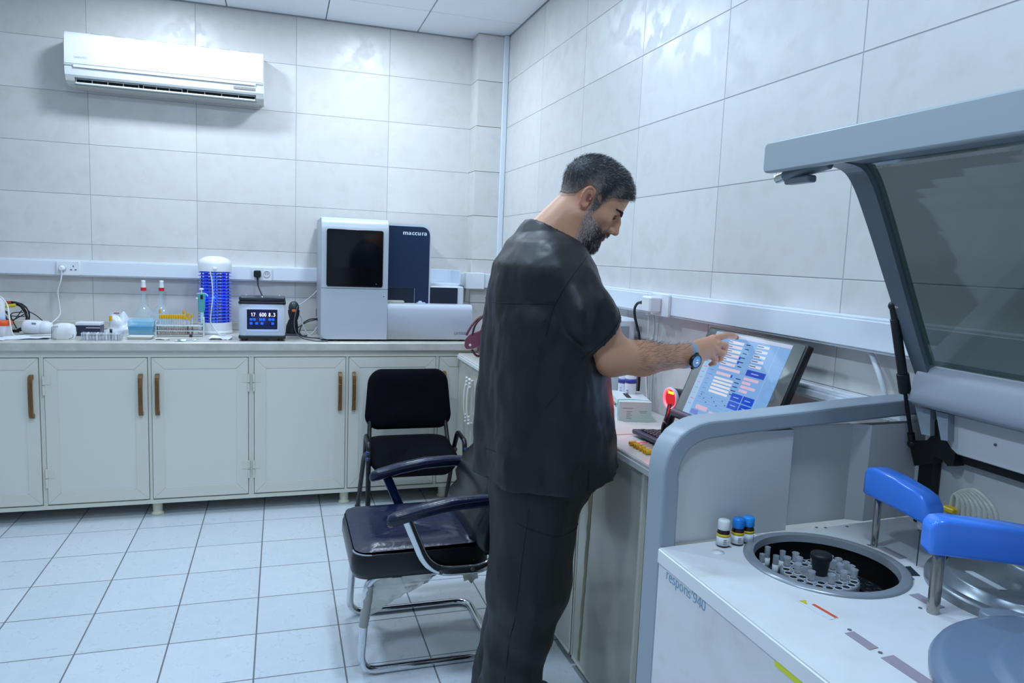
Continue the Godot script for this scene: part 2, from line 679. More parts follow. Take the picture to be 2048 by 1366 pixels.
func back_counter() -> void:
	var cream := mat("e2e0d2", 0.38)
	var body := mat("dedccd", 0.42)
	var edges := [-4.19, -3.2, -2.1665, -1.0855, -0.42]
	var doors := [[[-4.17, -3.69, "right"], [-3.672, -3.205, "left"]], [[-3.178, -2.703, "right"], [-2.676, -2.176, "right"]], [[-2.154, -1.648, "left"], [-1.613, -1.096, "right"]], [[-1.076, -0.547, "left"], [-0.522, -0.424, "left"]]]
	# the units as the handles pair them up
	doors = [[[-4.17, -3.69, "right"], [-3.672, -3.205, "left"]], [[-3.178, -2.703, "right"]], [[-2.676, -2.176, "right"], [-2.154, -1.648, "left"]], [[-1.613, -1.096, "right"], [-1.076, -0.547, "left"]], [[-0.522, -0.12, "left"]]]
	var lim := [-4.19, -3.192, -2.69, -1.631, -0.535, -0.1]
	var said := ["cream base cabinet at the far unseen end of the counter", "cream base cabinet with one door in view, under the lying white bottle", "cream two-door base cabinet under the flasks and centrifuge, wooden handles meeting at its middle", "cream two-door base cabinet behind the black chair, under the tall grey analyzer", "narrow cream base cabinet in the corner, its handle just above the black chair back"]
	for u in 5:
		var t := thing("base_cabinet", said[u], "cabinet", Vector3.ZERO, 0.0, "cream base cabinets under the back counter")
		var s := Sh.new()
		s.span(Vector3(lim[u], 0.078, 0.03), Vector3(lim[u + 1], 0.957, 0.634))
		# face frame
		s.span(Vector3(lim[u], 0.078, 0.634), Vector3(lim[u + 1], 0.1, 0.654), 0.001)
		s.span(Vector3(lim[u], 0.921, 0.634), Vector3(lim[u + 1], 0.957, 0.654), 0.001)
		var cutx := [lim[u]]
		for d in doors[u]:
			cutx.append(d[0] - 0.003)
			cutx.append(d[1] + 0.003)
		cutx.append(lim[u + 1])
		for k in range(0, cutx.size(), 2):
			if cutx[k + 1] - cutx[k] > 0.004:
				s.span(Vector3(cutx[k], 0.1, 0.634), Vector3(cutx[k + 1], 0.921, 0.65), 0.001)
		obj("body", s, body, t)
		for d in doors[u]:
			cabinet_door(t, d[0], d[1], d[2], cream, body)
		var fx := [[-3.7], [-3.1], [-2.142], [-1.091], [-0.47]]
		for x in fx[u]:
			for z in [0.6, 0.12]:
				var f := Sh.new()
				f.lathe([Vector2(0, 0), Vector2(0.034, 0), Vector2(0.036, 0.006), Vector2(0.031, 0.014), Vector2(0.026, 0.018), Vector2(0.026, 0.018), Vector2(0.0265, 0.07), Vector2(0.03, 0.079), Vector2(0, 0.079)], 18, at3(Vector3(x, 0, z)))
				obj("foot", f, mat("d9d6bd", 0.45), t)
	var m := StandardMaterial3D.new()
	m.albedo_texture = noise_tex(31, 0.02, [[0.0, "bdbab0"], [0.5, "cac7bd"], [0.8, "d0cec6"], [1.0, "c2bfb5"]], 512, 5)
	m.roughness = 0.3
	tri(m, 0.8)
	var w := Sh.new()
	w.span(Vector3(-4.2, 0.957, 0.02), Vector3(-0.005, WT, 0.682), 0.006)
	var o := obj("worktop", w, m)
	tag(o, "long pale stone worktop lying over the cream cabinets along the back wall", "worktop")
	var up := Sh.new()
	up.span(Vector3(-4.2, WT, 0.002), Vector3(-0.22, WT + 0.05, 0.022), 0.003)
	tag(obj("splashback", up, m), "low stone upstand where the back worktop meets the tiled wall", "upstand")


func trunking(called: String, label: String, a: Vector3, b: Vector3, out: Vector3) -> Node3D:
	# a long boxy white cable trunk with a slightly proud lid
	var t := thing(called, label, "trunking")
	var white := mat("dfe5ec", 0.35)
	var s := Sh.new()
	s.span(a, b + out * 0.048, 0.002)
	obj("channel", s, white, t)
	var l := Sh.new()
	var m := Vector3(0, 0.007, 0)
	l.span(a + m + out * 0.048, b - m + out * 0.054, 0.002)
	obj("cover", l, mat("e4eaf1", 0.3), t)
	return t


func socket_plate(label: String, at: Transform3D, w: float, h: float, kinds: Array) -> Node3D:
	var t := thing("wall_socket", label, "socket")
	t.transform = at
	var pw := mat("e8ecef", 0.3)
	var s := Sh.new()
	s.rbox(w, h, 0.012, 0.008, 0.003)
	obj("plate", s, pw, t)
	for k in kinds.size():
		var cx: float = (k - (kinds.size() - 1) / 2.0) * w * 0.46
		if kinds[k] == "round":
			var r := Sh.new()
			r.lathe([Vector2(0.0, 0.0125), Vector2(0.018, 0.0125), Vector2(0.018, 0.0125), Vector2(0.019, 0.0155), Vector2(0.022, 0.0155), Vector2(0.0225, 0.012)], 20, at3(Vector3(cx, 0, 0), Vector3.RIGHT, Vector3.BACK, Vector3.DOWN))
			obj("outlet", r, mat("cfd4d8", 0.4), t)
			var pins := Sh.new()
			for sx in [-1, 1]:
				pins.cyl(Vector3(cx + sx * 0.007, 0, 0.0122), Vector3(cx + sx * 0.007, 0, 0.0132), 0.0026, 8)
			obj("pin_hole", pins, mat("2a2c30", 0.6), t)
		else:
			for q in [[0, 0.012, 0.004, 0.011], [-0.012, -0.009, 0.011, 0.005], [0.012, -0.009, 0.011, 0.005]]:
				obj("pin_hole", Sh.new().box(Vector3(cx + q[0], q[1], 0.0125), Vector3(q[2], q[3], 0.001)), mat("303338", 0.6), t)
	return t


func cable(label: String, pts: Array, r: float, m: Material, called := "cable", group := "") -> MeshInstance3D:
	var o := obj(called, Sh.new().tube(smooth(pts, 7), r, 7), m)
	tag(o, label, "cable", group)
	return o


func back_wall_things() -> void:
	trunking("cable_trunking", "long white cable trunking along the back wall above the counter", Vector3(-4.39, 1.333, 0.0), Vector3(-0.21, 1.431, 0.0), Vector3.BACK)
	var ct := thing("cable_trunking", "short white boxy trunking piece wrapped around the corner column", "trunking")
	obj("cover", Sh.new().span(Vector3(-0.262, 1.325, 0.168), Vector3(-0.13, 1.437, 0.228), 0.004), mat("e6ebf0", 0.3), ct)
	obj("channel", Sh.new().span(Vector3(-0.13, 1.335, 0.168), Vector3(-0.001, 1.432, 0.215), 0.003), mat("e0e6ec", 0.3), ct)
	socket_plate("white double socket on the back trunking with a white round plug in it", at3(Vector3(-2.692, 1.381, 0.054)), 0.125, 0.086, ["round", "square"])
	socket_plate("white double socket on the back trunking with a black plug in it", at3(Vector3(-1.585, 1.381, 0.054)), 0.125, 0.086, ["", "round"])
	var p := thing("plug", "round white plug in the left hole of the far socket", "plug")
	p.position = Vector3(-2.721, 1.381, 0.0665)
	obj("plug_body", Sh.new().cyl(Vector3.ZERO, Vector3(0, -0.002, 0.034), 0.0185, 18, 0.013, 0.002), mat("e9edf0", 0.35), p)
	obj("strain_relief", Sh.new().cyl(Vector3(0, -0.012, 0.022), Vector3(0, -0.04, 0.02), 0.006, 10, 0.004), mat("dfe4e8", 0.4), p)
	cable("white cable hanging from the round white plug down to the counter", [Vector3(-2.721, 1.342, 0.0865), Vector3(-2.727, 1.30, 0.09), Vector3(-2.745, 1.24, 0.085), Vector3(-2.74, 1.16, 0.08), Vector3(-2.735, 1.10, 0.10), Vector3(-2.76, 1.06, 0.16), Vector3(-2.80, 1.0125, 0.24), Vector3(-2.9, 1.012, 0.26)], 0.0038, mat("dfe2e2", 0.45))
	var q := thing("plug", "square black plug in the socket above the centrifuge", "plug")
	q.position = Vector3(-1.613, 1.381, 0.0665)
	obj("plug_body", Sh.new().rbox(0.044, 0.044, 0.03, 0.008, 0.004), mat("15181c", 0.4), q)
	obj("strain_relief", Sh.new().cyl(Vector3(0, -0.02, 0.015), Vector3(0.002, -0.045, 0.016), 0.0065, 10, 0.0045), mat("15181c", 0.5), q)
	cable("black cable running from the black plug down behind the centrifuge", [Vector3(-1.611, 1.338, 0.083), Vector3(-1.607, 1.30, 0.09), Vector3(-1.585, 1.25, 0.13), Vector3(-1.56, 1.2, 0.2), Vector3(-1.55, 1.1, 0.3), Vector3(-1.55, 1.013, 0.33)], 0.0042, mat("16181b", 0.5))
	air_conditioner()


func air_conditioner() -> void:
	var t := thing("air_conditioner", "white wall-mounted split air conditioner high on the back wall", "air conditioner")
	var xl := -2.648
	var xr := -1.573
	var w := xr - xl
	var white := mat("eef0f0", 0.22)
	# side profile in (z, y)
	var prof := [Vector2(0.0, 2.452), Vector2(0.0, 2.735), Vector2(0.15, 2.735), Vector2(0.178, 2.727), Vector2(0.196, 2.70), Vector2(0.203, 2.64), Vector2(0.205, 2.56), Vector2(0.203, 2.545), Vector2(0.19, 2.538), Vector2(0.196, 2.531), Vector2(0.19, 2.492), Vector2(0.182, 2.482)]
	var inner := [Vector2(0.13, 2.482), Vector2(0.13, 2.452)]
	var poly := PackedVector2Array()
	for p in prof + inner:
		poly.append(p)
	var body := Sh.new()
	body.extr(poly, w, at3(Vector3(xl, 0, 0), Vector3.BACK, Vector3.UP, Vector3.RIGHT) if false else Transform3D(Basis(Vector3.BACK, Vector3.UP, Vector3.LEFT), Vector3(xr, 0, 0)), false)
	obj("housing", body, mat("e6e9e8", 0.3), t)
	# front panel, slightly proud, bowed top
	var rows := []
	for i in 7:
		var row := []
		var yz: Vector2 = [Vector2(0.168, 2.732), Vector2(0.186, 2.722), Vector2(0.199, 2.70), Vector2(0.2065, 2.66), Vector2(0.2085, 2.61), Vector2(0.2085, 2.57), Vector2(0.2065, 2.552)][i]
		for k in 13:
			row.append(Vector3(xl + 0.004 + (w - 0.008) * k / 12.0, yz.y, yz.x))
		rows.append(row)
	rows.reverse()
	obj("front_panel", Sh.new().sheet(rows, 0.004), white, t)
	# lower louvre band and the dark outlet
	obj("louvre_band", Sh.new().rbox(w - 0.09, 0.012, 0.006, 0.005, 0.002, at3(Vector3(xl + w / 2, 2.538, 0.199))), mat("f2f4f4", 0.25), t)
	var cheek := Sh.new()
	for sx in [xl, xr - 0.045]:
		cheek.extr(PackedVector2Array([Vector2(0.10, 2.482), Vector2(0.182, 2.482), Vector2(0.172, 2.462), Vector2(0.15, 2.445), Vector2(0.10, 2.44)]), 0.045, Transform3D(Basis(Vector3.BACK, Vector3.UP, Vector3.LEFT), Vector3(sx + 0.045, 0, 0)))
	obj("side_cheek", cheek, mat("cfd2cb", 0.4), t)
	obj("outlet", Sh.new().span(Vector3(xl + 0.045, 2.45, 0.06), Vector3(xr - 0.045, 2.484, 0.135)), mat("0d1412", 0.7), t)
	var flap := Sh.new()
	flap.span(Vector3(xl + 0.047, 2.446, 0.128), Vector3(xr - 0.047, 2.456, 0.172), 0.003)
	obj("flap", flap, mat("e4e8e8", 0.3), t)
	var under := Sh.new()
	under.span(Vector3(xl + 0.03, 2.436, 0.02), Vector3(xr - 0.03, 2.447, 0.15), 0.004)
	obj("base_panel", under, mat("b9bab2", 0.5), t)
	for seg in [[xl + 0.05, xl + 0.375], [xl + 0.40, xl + 0.61], [xl + 0.64, xr - 0.05]]:
		var rail := Sh.new()
		rail.span(Vector3(seg[0], 2.4755, 0.148), Vector3(seg[1], 2.478, 0.158))
		var n := 3 if seg[1] - seg[0] < 0.25 else 4
		for k in n + 1:
			var x: float = lerp(seg[0], seg[1], float(k) / n)
			rail.span(Vector3(x - 0.0012, 2.458, 0.146), Vector3(x + 0.0012, 2.478, 0.16))
		obj("vane", rail, mat("c3c8ca", 0.4), t)
	obj("indicator_strip", Sh.new().box(Vector3(xr - 0.11, 2.512, 0.1945), Vector3(0.125, 0.016, 0.004), 0.001), mat("9a938c", 0.35), t)
	var dots := Sh.new()
	for k in 5:
		dots.ball(Vector3(xr - 0.155 + k * 0.022, 2.512, 0.197), Vector3(0.002, 0.002, 0.001), 8)
	obj("indicator_light", dots, mat("c6bfb4", 0.3), t)
	letters("SAMSUNG", 0.011, at3(Vector3(xl + 0.085, 2.586, 0.2087)), mat("8a96a6", 0.4), t)
	var ic := Sh.new()
	for k in 8:
		ic.box(Vector3(xl + 0.16 + k * 0.115, 2.7365, 0.12), Vector3(0.06, 0.002, 0.07), 0.0005)
	obj("intake_slot", ic, mat("8d9290", 0.6), t)


# ---------------------------------------------------------------- things on the back worktop
func yellow_tube(label: String, at: Vector3, len_: float, r: float, group: String, fill := "b5651d", turn := 0.0, cap_h := 0.019) -> Node3D:
	var t := thing("blood_tube", label, "test tube", at, turn, group)
	var g := Sh.new()
	g.lathe([Vector2(0, 0), Vector2(r * 0.6, r * 0.25), Vector2(r * 0.95, r * 0.8), Vector2(r, r * 1.2), Vector2(r, len_), Vector2(r, len_), Vector2(0, len_)], 12)
	obj("tube", g, glass("e6eef2", 0.3), t)
	var s := Sh.new()
	s.lathe([Vector2(0, 0.001), Vector2(r * 0.8, r * 0.6), Vector2(r * 0.85, r * 1.2), Vector2(r * 0.85, len_ * 0.42), Vector2(r * 0.85, len_ * 0.42), Vector2(0, len_ * 0.42)], 10)
	obj("sample", s, mat(fill, 0.4), t)
	var c := Sh.new()
	c.lathe([Vector2(0, len_ - 0.004), Vector2(r * 1.25, len_ - 0.004), Vector2(r * 1.25, len_ - 0.004), Vector2(r * 1.28, len_ + cap_h - 0.003), Vector2(r * 1.1, len_ + cap_h), Vector2(r * 1.1, len_ + cap_h), Vector2(r * 0.8, len_ + cap_h - 0.003), Vector2(0, len_ + cap_h - 0.003)], 14)
	obj("cap", c, mat("e0a800", 0.4), t)
	return t


func flask(label: String, at: Vector3, lean: float) -> void:
	var t := thing("volumetric_flask", label, "flask", at, 0.0, "volumetric flasks by the wall")
	t.rotation.z = lean
	var g := Sh.new()
	g.lathe([Vector2(0, 0.002), Vector2(0.034, 0.0), Vector2(0.04, 0.004), Vector2(0.058, 0.03), Vector2(0.066, 0.062), Vector2(0.064, 0.09), Vector2(0.052, 0.122), Vector2(0.032, 0.148), Vector2(0.018, 0.165), Vector2(0.0125, 0.185), Vector2(0.0115, 0.21), Vector2(0.0115, 0.25), Vector2(0.014, 0.262), Vector2(0.014, 0.262), Vector2(0, 0.262)], 26)
	obj("glass", g, glass("cfeaf4", 0.16, 0.02), t)
	var l := Sh.new()
	l.lathe([Vector2(0, 0.004), Vector2(0.036, 0.004), Vector2(0.055, 0.03), Vector2(0.063, 0.06), Vector2(0.061, 0.07), Vector2(0.061, 0.07), Vector2(0, 0.07)], 22)
	obj("liquid", l, glass("a9dcec", 0.3, 0.02), t)
	obj("red_band", Sh.new().cyl(Vector3(0, 0.252, 0), Vector3(0, 0.272, 0), 0.0158, 18), mat("d8202c", 0.4), t)
	var s := Sh.new()
	s.lathe([Vector2(0.012, 0.272), Vector2(0.0145, 0.272), Vector2(0.0145, 0.272), Vector2(0.0115, 0.305), Vector2(0.013, 0.311), Vector2(0.011, 0.315), Vector2(0, 0.316)], 16)
	obj("stopper", s, mat("eceff1", 0.35), t)


func paper(label: String, c: Vector3, w: float, d: float, turn: float, bumps: float, sd: int, m: Material) -> Node3D:
	var n := FastNoiseLite.new()
	n.seed = sd
	n.frequency = 11.0
	var rows := []
	for i in 9:
		var row := []
		for k in 11:
			var x := (k / 10.0 - 0.5) * w
			var z := (0.5 - i / 8.0) * d
			row.append(Vector3(x, 0.0016 + bumps * maxf(0.0, n.get_noise_2d(x, z) + 0.25) , z))
		rows.append(row)
	var o := obj("paper", Sh.new().sheet(rows, 0.0012), m)
	o.position = c
	o.rotation.y = turn
	tag(o, label, "paper")
	return o


func insect_lamp() -> void:
	var t := thing("insect_killer_lamp", "tall white insect killer lamp glowing blue behind its blue louvre rings", "insect lamp", Vector3(-1.858, WT, 0.2))
	var white := mat("e9ecef", 0.3)
	var b := Sh.new()
	b.lathe([Vector2(0, 0), Vector2(0.1, 0), Vector2(0.103, 0.006), Vector2(0.103, 0.014), Vector2(0.098, 0.02), Vector2(0.098, 0.02), Vector2(0.096, 0.072), Vector2(0.096, 0.072), Vector2(0, 0.072)], 28)
	obj("base", b, white, t)
	var c := Sh.new()
	c.lathe([Vector2(0, 0.385), Vector2(0.097, 0.385), Vector2(0.097, 0.385), Vector2(0.0985, 0.43), Vector2(0.094, 0.447), Vector2(0.076, 0.463), Vector2(0.05, 0.474), Vector2(0.03, 0.478), Vector2(0, 0.478)], 28)
	obj("cap", c, white, t)
	var lug := Sh.new()
	lug.rbox(0.018, 0.014, 0.012, 0.004, 0.002, at3(Vector3(0.008, 0.405, 0.093)))
	obj("switch", lug, mat("f2f4f5", 0.3), t)
	var blue := mat("4467d8", 0.25, 0.0, {"emission_enabled": true, "emission": Color("2038d0"), "emission_energy_multiplier": 0.12})
	for k in 16:
		var y := 0.085 + k * 0.0195
		var r := Sh.new()
		r.lathe([Vector2(0.079, y + 0.004), Vector2(0.097, y - 0.002), Vector2(0.097, y - 0.002), Vector2(0.0975, y + 0.0), Vector2(0.079, y + 0.0062)], 28)
		obj("louvre_ring", r, blue, t)
	var posts := Sh.new()
	for k in 10:
		var w := TAU * k / 10.0 + 0.2
		posts.cyl(Vector3(cos(w) * 0.08, 0.07, sin(w) * 0.08), Vector3(cos(w) * 0.08, 0.388, sin(w) * 0.08), 0.0035, 6)
	obj("grid_bar", posts, mat("1726b4", 0.4), t)
	var grid := Sh.new()
	for k in 16:
		var w := TAU * k / 16.0
		grid.cyl(Vector3(cos(w) * 0.06, 0.07, sin(w) * 0.06), Vector3(cos(w) * 0.06, 0.388, sin(w) * 0.06), 0.0012, 5)
	for k in 14:
		var ring := []
		for j in 24:
			ring.append(Vector3(cos(TAU * j / 24.0) * 0.06, 0.09 + k * 0.021, sin(TAU * j / 24.0) * 0.06))
		grid.tube(ring, 0.0016, 5, true)
	obj("wire_grid", grid, mat("33384a", 0.4, 0.6), t)
	var i := 0
	for p in [Vector3(0.052, 0, 0.0), Vector3(-0.052, 0, 0.0), Vector3(0.0, 0, 0.02)]:
		var l := Sh.new()
		l.cyl(Vector3(p.x, 0.072, p.z), Vector3(p.x, 0.386, p.z), 0.012 if i < 2 else 0.014, 12)
		obj("uv_tube", l, glow("1226e0" if i < 2 else "5c90f0", 0.9 if i < 2 else 0.75, "2040c0"), t)
		i += 1
	var o := OmniLight3D.new()
	o.name = "lamp_light"
	o.light_color = Color("2a4cff")
	o.light_energy = 0.02
	o.light_size = 0.02
	o.omni_range = 3.0
	o.shadow_enabled = true
	t.add_child(o)
	o.position = Vector3(0, 0.23, 0.085)
	cable("white cable trailing down the front of the blue insect lamp", [Vector3(-1.878, WT + 0.388, 0.301), Vector3(-1.868, 1.34, 0.304), Vector3(-1.863, 1.25, 0.306), Vector3(-1.872, 1.16, 0.305), Vector3(-1.876, 1.09, 0.306), Vector3(-1.86, 1.06, 0.312), Vector3(-1.825, 1.013, 0.33), Vector3(-1.79, 1.0125, 0.32)], 0.0033, mat("dfe6ea", 0.4))


func centrifuge() -> void:
	var t := thing("benchtop_centrifuge", "small pale grey centrifuge with a black lid and glowing blue digital display", "centrifuge", Vector3(-1.571, WT, 0.52))
	var grey := mat("c8ced6", 0.35)
	var b := Sh.new()
	b.rbox(0.256, 0.2, 0.19, 0.022, 0.006, Transform3D(Basis(Vector3.RIGHT, Vector3.FORWARD, Vector3.UP), Vector3(0, 0.03, 0)), 5)
	obj("body", b, grey, t)
	var base := Sh.new()
	base.rbox(0.262, 0.206, 0.016, 0.022, 0.003, Transform3D(Basis(Vector3.RIGHT, Vector3.FORWARD, Vector3.UP), Vector3(0, 0.014, 0)), 5)
	obj("base_rim", base, mat("16191e", 0.5), t)
	for fx in [-0.1, 0.1]:
		for fz in [-0.07, 0.075]:
			obj("foot", Sh.new().cyl(Vector3(fx, 0, fz), Vector3(fx, 0.015, fz), 0.014, 12, 0.016), mat("3a2c22", 0.7), t)
	var rim := Sh.new()
	rim.rbox(0.262, 0.206, 0.014, 0.018, 0.003, Transform3D(Basis(Vector3.RIGHT, Vector3.FORWARD, Vector3.UP), Vector3(0, 0.216, 0)), 4)
	rim.rbox(0.246, 0.19, 0.01, 0.014, 0.002, Transform3D(Basis(Vector3.RIGHT, Vector3.FORWARD, Vector3.UP), Vector3(0, 0.228, 0)), 4)
	obj("lid_seal", rim, mat("0e1116", 0.5), t)
	var lid := Sh.new()
	lid.rbox(0.256, 0.2, 0.02, 0.016, 0.006, Transform3D(Basis(Vector3.RIGHT, Vector3.FORWARD, Vector3.UP), Vector3(0, 0.236, 0)), 4)
	obj("lid", lid, mat("2a3038", 0.25), t)
	var sc := Sh.new()
	for p in [Vector2(-0.095, -0.075), Vector2(0.095, -0.075), Vector2(0.0, 0.085)]:
		sc.ball(Vector3(p.x, 0.257, p.y), Vector3(0.006, 0.004, 0.006), 10)
	obj("lid_screw", sc, mat("e6e8ea", 0.2, 0.7), t)
	var fr := Sh.new()
	fr.rbox(0.182, 0.138, 0.006, 0.008, 0.002, at3(Vector3(0.0, 0.125, 0.097)))
	obj("display_bezel", fr, mat("d3d9e0", 0.3), t)
	var ds := Sh.new()
	ds.rbox(0.168, 0.115, 0.003, 0.004, 0.001, at3(Vector3(0.0, 0.128, 0.1015)))
	var d := obj("display", ds, glow("000a5a", 0.22, "020418"), t)
	var lit := glow("e8f2ff", 2.6)
	var z := 0.105
	letters("17", 0.021, at3(Vector3(-0.05, 0.155, z)), lit, d, "digits", "Droid Sans Mono", true, 0.0006, 0.78)
	letters("600", 0.021, at3(Vector3(0.004, 0.155, z)), lit, d, "digits", "Droid Sans Mono", true, 0.0006, 0.78)
	letters("8.3", 0.021, at3(Vector3(0.054, 0.155, z)), lit, d, "digits", "Droid Sans Mono", true, 0.0006, 0.78)
	var btn := glow("1f6cff", 0.9)
	for p in [Vector2(-0.061, 0.128), Vector2(-0.043, 0.128), Vector2(-0.009, 0.128), Vector2(0.009, 0.128), Vector2(0.042, 0.128), Vector2(0.060, 0.128), Vector2(-0.061, 0.105), Vector2(-0.031, 0.105), Vector2(-0.001, 0.105), Vector2(0.058, 0.105)]:
		obj("button", Sh.new().rbox(0.016, 0.015, 0.0012, 0.004, 0.0, at3(Vector3(p.x, p.y, 0.1043))), btn, d)
	var tx := Sh.new()
	tx.box(Vector3(-0.055, 0.085, 0.1047), Vector3(0.028, 0.004, 0.0006))
	tx.box(Vector3(0.048, 0.084, 0.1047), Vector3(0.052, 0.004, 0.0006))
	obj("caption", tx, glow("1a3a9a", 0.4), d)
	var li := OmniLight3D.new()
	li.name = "display_light"
	li.light_color = Color("5a7cff")
	li.light_energy = 0.006
	li.light_size = 0.05
	li.shadow_enabled = true
	t.add_child(li)
	li.position = Vector3(0, 0.13, 0.16)


func hematology_analyzer() -> void:
	var t := thing("hematology_analyzer", "large grey bench analyzer with a black touch screen and a navy blue panel", "analyzer")
	var grey := mat("bcc3cb", 0.33)
	var side := mat("a9b0b8", 0.4)
	var zf := 0.6
	# left tower
	var b := Sh.new()
	var prof := [Vector2(0.03, 1.02), Vector2(zf - 0.004, 1.02), Vector2(zf, 1.024), Vector2(zf, 1.66), Vector2(zf - 0.006, 1.70), Vector2(zf - 0.022, 1.728), Vector2(zf - 0.05, 1.742), Vector2(0.03, 1.742)]
	# x outline with a rounded foot at the lower left: build as lofted slices
	var poly := PackedVector2Array()
	for p in prof:
		poly.append(p)
	b.extr(poly, 0.392, Transform3D(Basis(Vector3.BACK, Vector3.UP, Vector3.LEFT), Vector3(-0.849, 0, 0)))
	obj("tower", b, side, t)
	var fp := Sh.new()
	var o1 := PackedVector2Array([Vector2(-1.205, 1.02), Vector2(-0.847, 1.02), Vector2(-0.847, 1.3255), Vector2(-1.2405, 1.3255), Vector2(-1.2405, 1.05), Vector2(-1.236, 1.036), Vector2(-1.225, 1.026)])
	fp.extr(o1, 0.016, at3(Vector3(0, 0, zf - 0.004)))
	obj("lower_panel", fp, grey, t)
	var up := Sh.new()
	var rows := []
	for i in 8:
		var yz: Vector2 = [Vector2(zf + 0.012, 1.3285), Vector2(zf + 0.012, 1.66), Vector2(zf + 0.010, 1.685), Vector2(zf + 0.004, 1.708), Vector2(zf - 0.008, 1.727), Vector2(zf - 0.026, 1.741), Vector2(zf - 0.05, 1.7465), Vector2(zf - 0.09, 1.748)][i]
		var row := []
		for k in 5:
			row.append(Vector3(-1.2405 + 0.3935 * k / 4.0, yz.y, yz.x))
		rows.append(row)
	up.sheet(rows, 0.006)
	obj("upper_panel", up, grey, t)
	var scr := Sh.new()
	scr.rbox(0.332, 0.34, 0.008, 0.012, 0.002, at3(Vector3(-1.045, 1.508, zf + 0.0105)))
	var so := obj("touch_screen", scr, mat("05070b", 0.12), t)
	obj("display_glass", Sh.new().rbox(0.29, 0.2, 0.001, 0.003, 0.0, at3(Vector3(-1.043, 1.555, zf + 0.0188))), mat("0b0d14", 0.06), so)
	obj("status_light", Sh.new().ball(Vector3(-0.918, 1.357, zf + 0.0188), Vector3(0.004, 0.004, 0.001), 10), mat("2c5c40", 0.3), so)
	obj("screw", Sh.new().cyl(Vector3(-0.871, 1.283, zf + 0.01), Vector3(-0.871, 1.283, zf + 0.0135), 0.003, 10), mat("3a4048", 0.4, 0.6), t)
	var port := Sh.new()
	port.span(Vector3(-1.2435, 1.11, 0.06), Vector3(-1.2405, 1.16, 0.09))
	port.span(Vector3(-1.2435, 1.09, 0.12), Vector3(-1.2405, 1.105, 0.2))
	obj("port", port, mat("16191d", 0.6), t)
	# navy tower with rounded right shoulder in a white shell
	var shell := Sh.new()
	var arc := func(x0: float, x1: float, yb: float, yt: float, r: float) -> PackedVector2Array:
		var out := PackedVector2Array([Vector2(x0, yb), Vector2(x1, yb), Vector2(x1, yt - r)])
		for k in 7:
			var w := PI / 2 * (k + 1) / 7.0
			out.append(Vector2(x1 - r + cos(w) * r, yt - r + sin(w) * r))
		out.append(Vector2(x0, yt))
		return out
	shell.extr(arc.call(-0.847, -0.563, 1.02, 1.735, 0.06), 0.455, at3(Vector3(0, 0, 0.04)), true)
	obj("white_shell", shell, mat("d3d9e0", 0.35), t)
	var navy := mat("0a2848", 0.3)
	var nv := Sh.new()
	nv.extr(arc.call(-0.843, -0.573, 1.335, 1.718, 0.05), 0.012, at3(Vector3(0, 0, 0.488)), true)
	nv.span(Vector3(-0.662, 1.235, 0.488), Vector3(-0.573, 1.336, 0.5))
	obj("navy_panel", nv, navy, t)
	letters("maccura", 0.0245, at3(Vector3(-0.668, 1.677, 0.5005)), mat("e8eef4", 0.4), t, "lettering", "Droid Sans", true, 0.0008, 1.15)
	var pk := mat("081a30", 0.4)
	obj("sample_bay", Sh.new().span(Vector3(-0.843, 1.235, 0.47), Vector3(-0.664, 1.334, 0.4955)), pk, t)
	# right wing
	var wing := Sh.new()
	wing.span(Vector3(-0.563, 1.02, 0.04), Vector3(-0.34, 1.35, 0.49), 0.006)
	obj("right_wing", wing, mat("d3d9e0", 0.35), t)
	obj("loader_bay", Sh.new().rbox(0.206, 0.108, 0.006, 0.006, 0.001, at3(Vector3(-0.484, 1.287, 0.488))), pk, t)
	var ws := Sh.new()
	ws.span(Vector3(-0.56, 1.36, 0.05), Vector3(-0.32, 1.45, 0.06), 0.002)
	ws.span(Vector3(-0.33, 1.35, 0.05), Vector3(-0.32, 1.45, 0.32), 0.002)
	ws.span(Vector3(-0.56, 1.349, 0.05), Vector3(-0.32, 1.361, 0.32), 0.002)
	obj("top_tray", ws, mat("dbe6f2", 0.25), t)
	# low front deck with a rounded lip
	var dp := PackedVector2Array()
	for p in [Vector2(0.48, 1.02), Vector2(0.606, 1.02), Vector2(0.606, 1.205), Vector2(0.602, 1.222), Vector2(0.592, 1.234), Vector2(0.576, 1.24), Vector2(0.48, 1.24)]:
		dp.append(p)
	var deck := Sh.new()
	deck.extr(dp, 0.536, Transform3D(Basis(Vector3.BACK, Vector3.UP, Vector3.LEFT), Vector3(-0.309, 0, 0)), true)
	obj("loading_deck", deck, mat("c6cdd7", 0.33), t)
	obj("rack_tray", Sh.new().span(Vector3(-0.842, 1.24, 0.5), Vector3(-0.735, 1.256, 0.56), 0.003), mat("b9b8ac", 0.5), t)
	var clip := Sh.new()
	clip.span(Vector3(-0.652, 1.24, 0.51), Vector3(-0.60, 1.247, 0.555), 0.002)
	clip.span(Vector3(-0.642, 1.246, 0.525), Vector3(-0.622, 1.256, 0.545), 0.002)
	obj("rack_clip", clip, mat("cfdcf0", 0.3), t)
	letters("UX1000", 0.017, at3(Vector3(-0.385, 1.0585, 0.6063)), mat("3e4650", 0.4), t)
	var ft := Sh.new()
	for x in [-1.18, -1.12, -0.95, -0.88, -0.5, -0.36]:
		ft.cyl(Vector3(x, WT, 0.55), Vector3(x, 1.021, 0.55), 0.014, 10)
		ft.cyl(Vector3(x, WT, 0.1), Vector3(x, 1.021, 0.1), 0.014, 10)
	obj("foot", ft, mat("20242a", 0.6), t)


